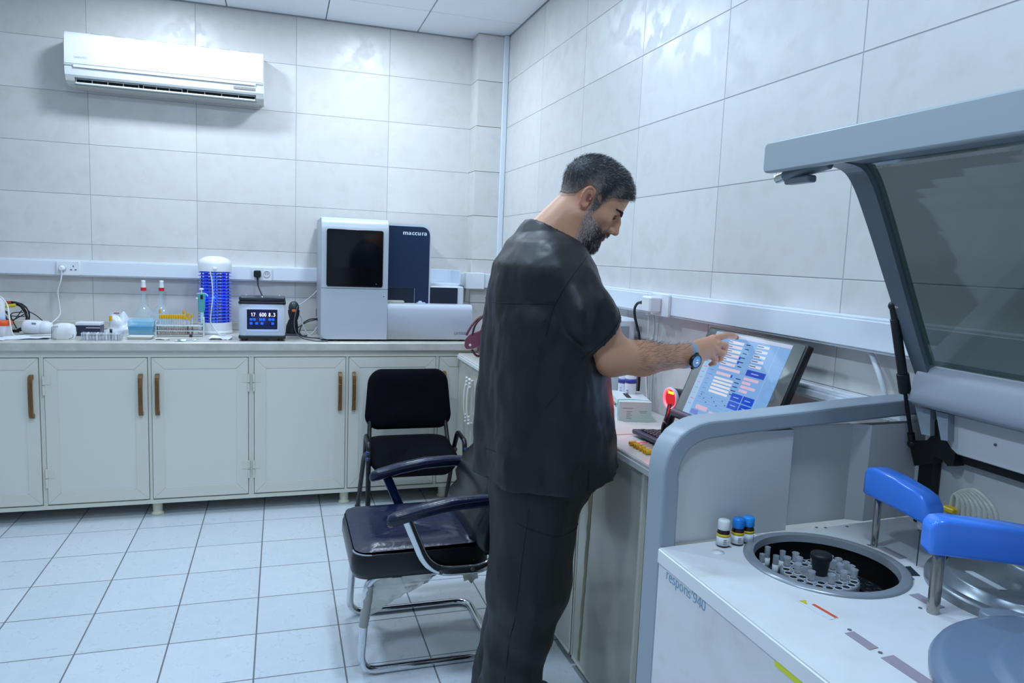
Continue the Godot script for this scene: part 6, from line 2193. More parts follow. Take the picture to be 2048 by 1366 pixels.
func head_field() -> void:
	var f := head_f
	f.ell(Vector3(-0.012, 0.047, 0), Vector3(0.100, 0.089, 0.077), Basis(), 0.01)
	f.ell(Vector3(0.04, 0.055, 0), Vector3(0.062, 0.068, 0.066), Basis(), 0.03)
	f.ell(Vector3(0.045, -0.012, 0), Vector3(0.052, 0.085, 0.060), Basis(), 0.03)
	for s in [-1.0, 1.0]:
		f.cap(Vector3(0.002, -0.055, s * 0.052), Vector3(0.075, -0.096, s * 0.018), 0.024, 0.021, 0.03)
		f.ell(Vector3(0.066, -0.012, s * 0.043), Vector3(0.027, 0.020, 0.019), Basis(), 0.02)
	f.ell(Vector3(0.085, -0.100, 0), Vector3(0.020, 0.019, 0.024), Basis(), 0.02)
	f.cap(Vector3(0.091, 0.030, -0.030), Vector3(0.091, 0.030, 0.030), 0.0125, 0.0125, 0.015)
	# eye hollows, then lids
	for s in [-1.0, 1.0]:
		f.ell(Vector3(0.106, 0.008, s * 0.033), Vector3(0.017, 0.011, 0.018), Basis(), 0.012, true)
		f.ell(Vector3(0.0835, 0.0085, s * 0.033), Vector3(0.0145, 0.0125, 0.0165), Basis(), 0.004)
		f.ell(Vector3(0.0985, 0.0062, s * 0.034), Vector3(0.008, 0.0042, 0.012), Basis(Vector3.UP, -s * 0.3), 0.002, true)
	# nose
	f.cap(Vector3(0.096, 0.012, 0), Vector3(0.1, -0.034, 0), 0.010, 0.0165, 0.012)
	f.chain([Vector3(0.098, 0.022, 0), Vector3(0.112, -0.002, 0), Vector3(0.1255, -0.028, 0)], [0.0085, 0.0100, 0.0118], 0.012)
	for s in [-1.0, 1.0]:
		f.ell(Vector3(0.1095, -0.033, s * 0.0125), Vector3(0.012, 0.009, 0.0085), Basis(), 0.006)
		f.ell(Vector3(0.1125, -0.0415, s * 0.0085), Vector3(0.006, 0.004, 0.004), Basis(), 0.002, true)
	# mouth
	f.ell(Vector3(0.090, -0.060, 0), Vector3(0.021, 0.026, 0.031), Basis(), 0.015)
	f.cap(Vector3(0.105, -0.0575, -0.016), Vector3(0.105, -0.0575, 0.016), 0.0062, 0.0062, 0.006)
	f.cap(Vector3(0.104, -0.0695, -0.014), Vector3(0.104, -0.0695, 0.014), 0.007, 0.007, 0.006)
	f.cap(Vector3(0.113, -0.0632, -0.024), Vector3(0.113, -0.0632, 0.024), 0.0022, 0.0022, 0.003, true)
	# ears
	for s in [-1.0, 1.0]:
		var b := Basis(Vector3.UP, s * 0.42) * Basis(Vector3.BACK, 0.26)
		var o := Vector3(-0.012, 0.004, s * 0.081)
		f.ell(o, Vector3(0.019, 0.032, 0.0055), b, 0.006)
		f.ell(o + b * Vector3(0.004, -0.001, s * 0.007), Vector3(0.0105, 0.018, 0.0075), b, 0.003, true)
		var rim := []
		var rr := []
		for i in 11:
			var a := -0.9 + i * 0.42
			rim.append(o + b * Vector3(-sin(a + 0.6) * 0.018 * (1.0 if i < 9 else 0.8), cos(a + 0.6) * 0.031, s * 0.004))
			rr.append(0.0034 if i < 10 else 0.004)
		f.chain(rim, rr, 0.003)
		f.ell(o + b * Vector3(0.004, -0.031, s * 0.001), Vector3(0.0085, 0.010, 0.0045), b, 0.004)
		f.ell(o + b * Vector3(0.012, -0.004, s * 0.004), Vector3(0.004, 0.0055, 0.004), b, 0.003)
	# neck, in head axes
	f.cap(Vector3(-0.035, -0.03, 0), head_x.affine_inverse() * Vector3(-0.715, 1.60, 2.95), 0.056, 0.066, 0.035)
	f.cap(Vector3(0.0, -0.06, 0), head_x.affine_inverse() * Vector3(-0.66, 1.58, 2.95), 0.05, 0.06, 0.03)


func hairline(x: float) -> float:
	var pts := [[-0.2, -0.035], [-0.105, -0.034], [-0.075, -0.026], [-0.045, -0.004], [-0.034, 0.026], [-0.02, 0.041], [0.0, 0.036], [0.012, 0.0], [0.018, -0.018], [0.034, -0.02], [0.043, 0.03], [0.056, 0.05], [0.078, 0.062], [0.105, 0.082], [0.2, 0.085]]
	for i in pts.size() - 1:
		if x < pts[i + 1][0]:
			return lerpf(pts[i][1], pts[i + 1][1], (x - pts[i][0]) / (pts[i + 1][0] - pts[i][0]))
	return 0.085


func beard_mask(q: Vector3) -> float:     # > 0 inside the beard, in head axes
	var top := lerpf(-0.028, -0.048, clampf((q.x - 0.02) / 0.07, 0, 1))
	if q.x < 0.035:
		top = lerpf(top, 0.012, clampf((0.035 - q.x) / 0.02, 0, 1))
	var v := minf(top - q.y, q.x - 0.014 - maxf(0.0, (-0.05 - q.y)) * 0.35)
	if q.x > 0.093 and q.y > -0.062:
		v = maxf(v if q.y < -0.07 else -1.0, minf(-0.0425 - q.y, 0.03 - absf(q.z)))
		if q.y < -0.0555 and absf(q.z) < 0.022:
			v = -0.01
	elif q.x > 0.096 and q.y > -0.079 and absf(q.z) < 0.017:
		v = -0.01
	return v


func skin_color(p: Vector3) -> Color:
	var q := head_x.affine_inverse() * p
	var c := Color(0.55, 0.275, 0.16)
	var nn := face_n.get_noise_3dv(p * 2.2)
	c = c.lerp(Color(0.58, 0.275, 0.17), clampf(nn * 0.8 + 0.35, 0, 1) * 0.6)
	if q.length() < 0.26 and p.x < -0.35:
		var m := beard_mask(q)
		if m > -0.006:
			var dark := clampf((q.x - 0.055) / 0.03, 0, 1)
			var shade := Color(0.31, 0.215, 0.175).lerp(Color(0.022, 0.018, 0.016), dark)
			c = c.lerp(shade, clampf((m + 0.006) / 0.014, 0, 1) * 0.9)
		if absf(q.y + 0.0635) < 0.011 and absf(q.z) < 0.024 and q.x > 0.098:
			c = Color(0.36, 0.17, 0.14)
		var ear := Vector2(q.x + 0.012, q.y - 0.004).length()
		if absf(q.z) > 0.072 and ear < 0.045:
			c = c.lerp(Color(0.58, 0.23, 0.15), 0.55)
			if Vector2(q.x + 0.008, q.y - 0.002).length() < 0.0135 and absf(q.z) < 0.0815:
				c = Color(0.25, 0.085, 0.06)
		if q.y > hairline(q.x) - 0.012 and absf(q.z) < 0.09 and ear > 0.036:
			c = c.lerp(Color(0.2, 0.13, 0.1), 0.6)
	else:
		if q.length() > 0.3 and p.x > -0.25 and nn > 0.1:
			c = c.lerp(Color(0.55, 0.27, 0.2), 0.5)
	return c


func strands(called: String, parent: Node3D, spots: Array, origin: Vector3) -> void:
	# spots: [position, direction, length, width, colour]
	var mm := MultiMesh.new()
	mm.transform_format = MultiMesh.TRANSFORM_3D
	mm.use_colors = true
	var s := Sh.new()
	s.tube([Vector3(0, 0, 0), Vector3(0.03, 0.4, 0), Vector3(0.14, 0.8, 0), Vector3(0.26, 1.0, 0)], [0.5, 0.45, 0.3, 0.1], 3)
	mm.mesh = s.done()
	mm.instance_count = spots.size()
	for i in spots.size():
		var q: Array = spots[i]
		var y: Vector3 = q[1].normalized()
		var x := y.cross(Vector3(0.3, 0.2, 1.0)).normalized()
		var b := Basis(x * q[3], y * q[2], x.cross(y) * q[3])
		b.x = x * q[3]
		mm.set_instance_transform(i, Transform3D(b, q[0] - origin))
		mm.set_instance_color(i, q[4])
	var o := MultiMeshInstance3D.new()
	o.name = called
	o.multimesh = mm
	o.material_override = mat("ffffff", 0.45, 0.0, {"vertex_color_use_as_albedo": true})
	o.set_meta("kind", "stuff")
	parent.add_child(o, true)


func part_mesh(n: Net, called: String, m: Material, parent: Node3D) -> MeshInstance3D:
	var o := put(n.mesh(), called, m, parent)
	o.position = -parent.position
	return o


func man() -> void:
	var root := thing("person", "bearded man in black scrubs leaning forward to tap the touch screen", "person", Vector3(-0.74, 0, 2.95))
	var ro := root.position
	face_n.seed = 5
	face_n.frequency = 18.0
	var sc := 0.965
	head_x = Transform3D((Basis(Vector3.UP, -0.42) * Basis(Vector3.BACK, -0.597)).scaled(Vector3.ONE * sc), Vector3(-0.555, 1.732, 2.95))
	head_field()
	var hi := head_x.affine_inverse()
	var hd := func(p: Vector3) -> float: return head_f.d(hi * p) * sc
	# ---- skin: one continuous surface
	var skin := Net.new()
	skin.add(hd, Vector3(-0.80, 1.54, 2.83), Vector3(-0.38, 1.90, 3.07), 0.0029, skin_color)
	var body := Field.new()
	body.cap(Vector3(-0.68, 0.86, 2.95), Vector3(-0.69, 1.10, 2.95), 0.13, 0.14, 0.08)
	body.cap(Vector3(-0.69, 1.10, 2.95), Vector3(-0.70, 1.44, 2.95), 0.13, 0.12, 0.08)
	body.cap(Vector3(-0.71, 1.50, 2.80), Vector3(-0.71, 1.50, 3.09), 0.055, 0.055, 0.06)
	body.cap(Vector3(-0.705, 1.50, 2.95), Vector3(-0.70, 1.60, 2.95), 0.07, 0.062, 0.05)
	for s in [1.0, -1.0]:
		var zc: float = 2.95 + s * 0.1
		var bx: float = 0.0 if s > 0 else 0.04
		body.chain([Vector3(-0.70, 0.84, zc), Vector3(-0.735 + bx, 0.53, zc), Vector3(-0.795 + bx, 0.09, zc)], [0.085, 0.06, 0.04], 0.05)
		body.cap(Vector3(-0.80 + bx, 0.045, zc), Vector3(-0.68 + bx, 0.04, zc + 0.01), 0.032, 0.027, 0.03)
	skin.add(body.d, Vector3(-0.92, -0.02, 2.6), Vector3(-0.48, 1.70, 3.3), 0.016, skin_color)
	# right arm reaching to the screen
	var arm_f := Field.new()
	arm_f.cap(Vector3(-0.71, 1.50, 3.08), Vector3(-0.60, 1.36, 3.145), 0.058, 0.058, 0.04)
	arm_f.cap(Vector3(-0.60, 1.36, 3.145), Vector3(-0.553, 1.288, 3.15), 0.058, 0.054, 0.04)
	arm_f.ell(Vector3(-0.552, 1.272, 3.152), Vector3(0.053, 0.05, 0.05), Basis(), 0.03)
	arm_f.cap(Vector3(-0.535, 1.275, 3.152), Vector3(-0.45, 1.270, 3.158), 0.053, 0.0475, 0.03)
	arm_f.cap(Vector3(-0.45, 1.270, 3.158), Vector3(-0.30, 1.277, 3.156), 0.0475, 0.0335, 0.03)
	arm_f.cap(Vector3(-0.30, 1.277, 3.156), Vector3(-0.262, 1.283, 3.155), 0.033, 0.03, 0.02)
	var hand_f := Field.new()
	hand_f.cap(Vector3(-0.33, 1.277, 3.156), Vector3(-0.262, 1.283, 3.155), 0.034, 0.028, 0.02)
	var wr := Vector3(-0.262, 1.285, 3.155)
	for q in [[Vector3(-0.207, 1.326, 3.147), 0.0145], [Vector3(-0.203, 1.312, 3.158), 0.0145], [Vector3(-0.212, 1.296, 3.163), 0.0135], [Vector3(-0.226, 1.281, 3.162), 0.0125]]:
		hand_f.cap(wr + Vector3(0.004, (q[0].y - wr.y) * 0.45, -0.004), q[0], 0.019, q[1], 0.018)
	hand_f.cap(Vector3(-0.245, 1.30, 3.14), Vector3(-0.215, 1.305, 3.138), 0.02, 0.015, 0.02)
	hand_f.chain([Vector3(-0.207, 1.327, 3.148), Vector3(-0.163, 1.3375, 3.146), Vector3(-0.136, 1.3365, 3.141), Vector3(-0.117, 1.3315, 3.138)], [0.0125, 0.0103, 0.0092, 0.0078], 0.004)
	hand_f.chain([Vector3(-0.203, 1.313, 3.16), Vector3(-0.175, 1.309, 3.166), Vector3(-0.170, 1.287, 3.156), Vector3(-0.172, 1.268, 3.144)], [0.0125, 0.0108, 0.0093, 0.0080], 0.004)
	hand_f.chain([Vector3(-0.212, 1.296, 3.166), Vector3(-0.190, 1.288, 3.176), Vector3(-0.186, 1.269, 3.164), Vector3(-0.192, 1.259, 3.148)], [0.0118, 0.0103, 0.0088, 0.0076], 0.004)
	hand_f.chain([Vector3(-0.226, 1.281, 3.164), Vector3(-0.211, 1.270, 3.173), Vector3(-0.206, 1.256, 3.163), Vector3(-0.210, 1.249, 3.149)], [0.0108, 0.0092, 0.008, 0.007], 0.004)
	hand_f.chain([Vector3(-0.25, 1.291, 3.14), Vector3(-0.205, 1.299, 3.117), Vector3(-0.176, 1.297, 3.108), Vector3(-0.155, 1.286, 3.106)], [0.0155, 0.0125, 0.0105, 0.0085], 0.006)
	for q in [Vector3(-0.205, 1.332, 3.156), Vector3(-0.199, 1.316, 3.170), Vector3(-0.208, 1.299, 3.175), Vector3(-0.223, 1.283, 3.172)]:
		hand_f.ell(q, Vector3(0.007, 0.007, 0.006), Basis(), 0.008)
	skin.add(arm_f.d, Vector3(-0.80, 1.19, 2.98), Vector3(-0.255, 1.58, 3.24), 0.005, skin_color)
	skin.add(hand_f.d, Vector3(-0.29, 1.22, 3.08), Vector3(-0.095, 1.37, 3.21), 0.0022, skin_color)
	# left arm hanging on the far side
	var la := Field.new()
	la.chain([Vector3(-0.71, 1.50, 2.80), Vector3(-0.665, 1.22, 2.72), Vector3(-0.585, 1.02, 2.70)], [0.056, 0.048, 0.032], 0.03)
	skin.add(la.d, Vector3(-0.80, 0.98, 2.62), Vector3(-0.53, 1.58, 2.88), 0.008, skin_color)
	var lh := Field.new()
	lh.cap(Vector3(-0.60, 1.05, 2.70), Vector3(-0.578, 1.0, 2.70), 0.033, 0.027, 0.02)
	for k in 4:
		var m := Vector3(-0.548 - k * 0.019, 0.93 + k * 0.004, 2.70)
		lh.cap(Vector3(-0.572 - k * 0.006, 0.995, 2.70), m, 0.017, 0.0125, 0.016)
		lh.chain([m, m + Vector3(0.006, -0.036 + k * 0.002, 0.004), m + Vector3(0.002, -0.062 + k * 0.004, 0.014), m + Vector3(-0.008, -0.078 + k * 0.005, 0.022)], [0.0115, 0.0098, 0.0088, 0.0075], 0.004)
	lh.chain([Vector3(-0.56, 0.985, 2.705), Vector3(-0.525, 0.95, 2.715), Vector3(-0.518, 0.92, 2.722), Vector3(-0.522, 0.90, 2.727)], [0.016, 0.0125, 0.0105, 0.0085], 0.006)
	skin.add(lh.d, Vector3(-0.64, 0.82, 2.64), Vector3(-0.49, 1.03, 2.76), 0.003, skin_color)
	var sm := StandardMaterial3D.new()
	sm.vertex_color_use_as_albedo = true
	sm.roughness = 0.48
	sm.subsurf_scatter_enabled = true
	sm.subsurf_scatter_strength = 0.06
	sm.normal_enabled = true
	sm.normal_texture = noise_tex(71, 0.06, [], 256, 3, 0.0, true)
	sm.normal_scale = 0.12
	tri(sm, 6.0)
	var body_o := part_mesh(skin, "body", sm, root)
	body_o.set_meta("label", "tanned skin of head, neck, arms and hands")
	man_hair(root, skin, hd, hi, sc)
	man_clothes(root)
	man_watch(root)
	# hairs along the forearm
	var spots := []
	for i in range(0, skin.v.size()):
		var p := skin.v[i]
		if p.x > -0.49 and p.x < -0.30 and p.y > 1.2 and p.y < 1.34 and p.z > 3.08 and rng.randf() < 0.5:
			var nn := skin.n[i]
			if nn.y < -0.55 or nn.z < -0.3:
				continue
			spots.append([p, nn * 0.5 + Vector3(0.6, -0.3 + rng.randf() * 0.9, 0.2 + rng.randf() * 0.3), 0.010 + rng.randf() * 0.008, 0.00042, Color(0.05, 0.035, 0.028)])
	strands("arm_hair", root, spots, ro)
	# nails of the pointing and curled fingers
	for q in [[Vector3(-0.121, 1.3395, 3.141), Vector3(0.45, 0.85, 0.25), Vector3(1, -0.25, -0.1), 0.0052], [Vector3(-0.166, 1.272, 3.1505), Vector3(0.75, -0.1, 0.6), Vector3(-0.1, -0.9, -0.3), 0.0052]]:
		var y: Vector3 = q[1].normalized()
		var x: Vector3 = q[2].normalized()
		x = (x - y * x.dot(y)).normalized()
		var nl := Sh.new()
		nl.ball(Vector3.ZERO, Vector3(0.006, 0.0014, q[3]), 12)
		var o := obj("nail", nl, mat("d9a791", 0.25), root)
		o.transform = Transform3D(Basis(x, y, x.cross(y)), q[0] - ro)
	# shoes
	for s in [1.0, -1.0]:
		var zc: float = 2.95 + s * 0.1
		var bx: float = 0.0 if s > 0 else 0.04
		var sf := Field.new()
		sf.chain([Vector3(-0.835 + bx, 0.06, zc), Vector3(-0.74 + bx, 0.055, zc + 0.004), Vector3(-0.635 + bx, 0.043, zc + s * 0.012)], [0.045, 0.046, 0.038], 0.03)
		sf.cap(Vector3(-0.80 + bx, 0.06, zc), Vector3(-0.79 + bx, 0.11, zc), 0.045, 0.045, 0.03)
		sf.plane(Vector3(0, 0.02, 0), Vector3.DOWN)
		var sn := Net.new()
		sn.add(sf.d, Vector3(-0.90, -0.01, zc - 0.08), Vector3(-0.55, 0.18, zc + 0.08), 0.008)
		var so := part_mesh(sn, "shoe", mat("101214", 0.4), root)
		var sole := Sh.new()
		var ring0 := []
		var ring1 := []
		for k in 26:
			var a := TAU * k / 26.0
			var x := -0.735 + bx + cos(a) * 0.148
			var w := 0.045 + 0.006 * cos(a)
			ring0.append(Vector3(x, 0.0, zc + sin(a) * w))
			ring1.append(Vector3(x, 0.022, zc + sin(a) * w))
		sole.loft([ring0, ring1])
		var so2 := obj("sole", sole, mat("1c1e20", 0.7), so)
		so2.position = Vector3.ZERO


func man_hair(root: Node3D, skin: Net, hd: Callable, hi: Transform3D, sc: float) -> void:
	var hair := Net.new()
	var hn := FastNoiseLite.new()
	hn.seed = 8
	hn.frequency = 90.0
	var hcol := func(p: Vector3) -> Color:
		var q := hi * p
		var up := q.y - hairline(q.x)
		var dark := clampf((up - 0.008) / 0.055 + 0.25 * hn.get_noise_3dv(p), 0, 1)
		if q.x > 0.05:
			dark = maxf(dark, clampf((q.x - 0.05) / 0.035, 0, 1))
		var c := Color(0.17, 0.125, 0.105).lerp(Color(0.016, 0.017, 0.02), dark)
		return c.lerp(Color(0.25, 0.24, 0.24), clampf(hn.get_noise_3dv(p * 1.7) - 0.25, 0, 1) * 0.5)
	var hf := func(p: Vector3) -> float:
		var q := hi * p
		var up := q.y - hairline(q.x)
		# the cap follows the skull only
		var u := q - Vector3(-0.012, 0.047, 0)
		var th := 0.0015 + 0.0085 * clampf((up - 0.01) / 0.075, 0, 1)
		if q.x > 0.05:
			th = maxf(th, 0.009 * clampf((q.x - 0.05) / 0.03, 0, 1))
		var d: float = hd.call(p)
		if absf(q.z) > 0.0795 and q.y < 0.034 and q.x > -0.034:
			return 0.05
		d = d - th - 0.0014 * hn.get_noise_3dv(p)
		var m := (hairline(q.x) - q.y) * 0.8
		if q.x > 0.085:
			m = maxf(m, absf(q.z) - 0.065)
		m = maxf(m, -0.06 - q.y)
		return maxf(d, m)
	hair.add(hf, Vector3(-0.72, 1.66, 2.85), Vector3(-0.42, 1.91, 3.06), 0.0032, hcol)
	var vm := mat("ffffff", 0.55, 0.0, {"vertex_color_use_as_albedo": true})
	var ho := part_mesh(hair, "hair", vm, root)
	ho.set_meta("label", "short dark hair fading to grey at the sides")
	var spots := []
	for i in hair.v.size():
		var p := hair.v[i]
		var q := hi * p
		var up := q.y - hairline(q.x)
		if up < 0.002 or rng.randf() > 0.55:
			continue
		var nn := hair.n[i]
		if nn.dot((p - head_x.origin - Vector3(0, 0.03, 0)).normalized()) < 0.3:
			continue
		var dark := clampf((up - 0.006) / 0.05, 0, 1)
		if q.x > 0.06:
			dark = 1.0
		var c := Color(0.16, 0.13, 0.115).lerp(Color(0.012, 0.013, 0.016), dark)
		if rng.randf() < lerpf(0.45, 0.07, dark):
			c = Color(0.42, 0.41, 0.41)
		var fwd := head_x.basis.x.normalized()
		spots.append([p, nn * (0.55 + 0.3 * dark) + fwd * 0.75 - head_x.basis.y.normalized() * (0.35 if q.x > 0.05 or q.y < 0.07 else 0.0) + Vector3(rng.randf() - 0.5, rng.randf() - 0.5, rng.randf() - 0.5) * 0.6, 0.004 + 0.006 * dark + rng.randf() * 0.003, 0.0006, c])
	# fringe hanging at the brow, beard, moustache and eyebrows grow from the skin itself
	for i in skin.v.size():
		var p := skin.v[i]
		if p.x > -0.38 or p.y < 1.5 or p.x < -0.68:
			continue
		var q := hi * p
		if q.length() > 0.2:
			continue
		var m := beard_mask(q)
		var nn := skin.n[i]
		var along := (absf(q.z) - 0.010) / 0.042
		if q.x > 0.06 and along > 0.0 and along < 1.0 and absf(q.y - 0.0245 - 0.007 * sin(along * 2.4)) < 0.0055 - 0.003 * along:
			spots.append([p, nn * 0.5 + head_x.basis.z.normalized() * signf(q.z) * 0.8 + head_x.basis.y.normalized() * (0.3 - 0.5 * along), 0.007, 0.0006, Color(0.014, 0.012, 0.011)])
		if m > 0.0 and rng.randf() < 0.85:
			var dark := clampf((q.x - 0.05) / 0.03, 0, 1)
			var c := Color(0.02, 0.017, 0.016)
			if rng.randf() < lerpf(0.74, 0.08, dark):
				c = Color(0.62, 0.60, 0.59)
			var ln := lerpf(0.004, 0.015, dark * clampf((-0.075 - q.y) / 0.03, 0, 1)) + rng.randf() * 0.003
			if q.x > 0.095 and q.y > -0.06:
				ln = 0.006
			spots.append([p, nn * 0.55 - head_x.basis.y.normalized() * 0.85 + head_x.basis.x.normalized() * 0.25 + Vector3(rng.randf() - 0.5, rng.randf() - 0.5, rng.randf() - 0.5) * 0.5, ln, 0.00062, c])
	strands("hair_strands", root, spots, root.position)
	# full dark chin beard and moustache under the strands
	var bf := Field.new()
	bf.ell(Vector3(0.087, -0.110, 0), Vector3(0.023, 0.026, 0.027), Basis(), 0.01)
	bf.ell(Vector3(0.082, -0.126, 0), Vector3(0.014, 0.020, 0.018), Basis(), 0.015)
	bf.cap(Vector3(0.074, -0.098, -0.024), Vector3(0.045, -0.082, -0.048), 0.015, 0.010, 0.015)
	bf.cap(Vector3(0.074, -0.098, 0.024), Vector3(0.045, -0.082, 0.048), 0.015, 0.010, 0.015)
	bf.cap(Vector3(0.107, -0.0495, -0.004), Vector3(0.097, -0.059, -0.026), 0.0058, 0.0048, 0.006)
	bf.cap(Vector3(0.107, -0.0495, 0.004), Vector3(0.097, -0.059, 0.026), 0.0058, 0.0048, 0.006)
	bf.cap(Vector3(0.096, -0.060, 0.027), Vector3(0.086, -0.088, 0.026), 0.0055, 0.008, 0.008)
	bf.cap(Vector3(0.096, -0.060, -0.027), Vector3(0.086, -0.088, -0.026), 0.0055, 0.008, 0.008)
	var bn := Net.new()
	var bd := func(p: Vector3) -> float:
		return bf.d(hi * p) * sc + 0.0016 * hn.get_noise_3dv(p)
	bn.add(bd, Vector3(-0.60, 1.54, 2.87), Vector3(-0.40, 1.71, 3.04), 0.003, func(p):
		var q: Vector3 = hi * p
		return Color(0.13, 0.115, 0.105).lerp(Color(0.016, 0.014, 0.013), clampf((q.x - 0.05) / 0.025, 0, 1)))
	var bo := part_mesh(bn, "beard", vm, root)
	bo.set_meta("label", "full beard, black at the chin and grey on the cheeks")
	var bs := []
	for i in bn.v.size():
		var q := hi * bn.v[i]
		if rng.randf() < 0.7:
			var c := Color(0.016, 0.014, 0.013) if rng.randf() > lerpf(0.5, 0.1, clampf((q.x - 0.05) / 0.03, 0, 1)) else Color(0.42, 0.40, 0.39)
			bs.append([bn.v[i], bn.n[i] * 0.6 - head_x.basis.y.normalized() * 0.8 + Vector3(rng.randf() - 0.5, rng.randf() - 0.5, rng.randf() - 0.5) * 0.5, 0.005 + rng.randf() * 0.006, 0.0007, c])
	strands("beard_strands", root, bs, root.position)
	# eyebrows and eyes
	for s in [-1.0, 1.0]:
		var br := []
		for i in 7:
			var v := i / 6.0
			var bp := Vector3(0.13, 0.0235 + 0.007 * sin(v * 2.4), s * (0.010 + 0.042 * v))
			for k in 60:
				if head_f.d(bp) < 0.0012:
					break
				bp.x -= 0.0012
			br.append(head_x * bp)
		var eb := Sh.new()
		eb.tube(br, [0.0036, 0.0046, 0.005, 0.005, 0.0044, 0.0034, 0.002], 8)
		var eo := obj("eyebrow", eb, mat("17120f", 0.7), root)
		eo.position = -root.position
		var ey := Sh.new()
		ey.ball(Vector3.ZERO, Vector3(0.0118, 0.0118, 0.0118), 16)
		var e := obj("eye", ey, mat("4a3a32", 0.12), root)
		e.transform = Transform3D(Basis(), head_x * Vector3(0.0872, 0.0068, s * 0.033) - root.position)
		var iris := Sh.new()
		iris.ball(Vector3.ZERO, Vector3(0.0056, 0.0056, 0.0028), 14)
		var dir := (head_x.basis * Vector3(0.86, -0.3, s * 0.12)).normalized()
		var io := obj("iris", iris, mat("160d08", 0.08), e)
		var zx := dir.cross(Vector3.UP).normalized()
		io.transform = Transform3D(Basis(zx, dir.cross(zx).normalized() * -1.0, dir).orthonormalized(), dir * 0.0104)
		# lashes line
		var ls := Sh.new()
		ls.tube([head_x * Vector3(0.0985, 0.0115, s * 0.022), head_x * Vector3(0.0985, 0.0135, s * 0.033), head_x * Vector3(0.092, 0.010, s * 0.047)], 0.0011, 5)
		var lo := obj("eyelash", ls, mat("0c0908", 0.7), root)
		lo.position = -root.position


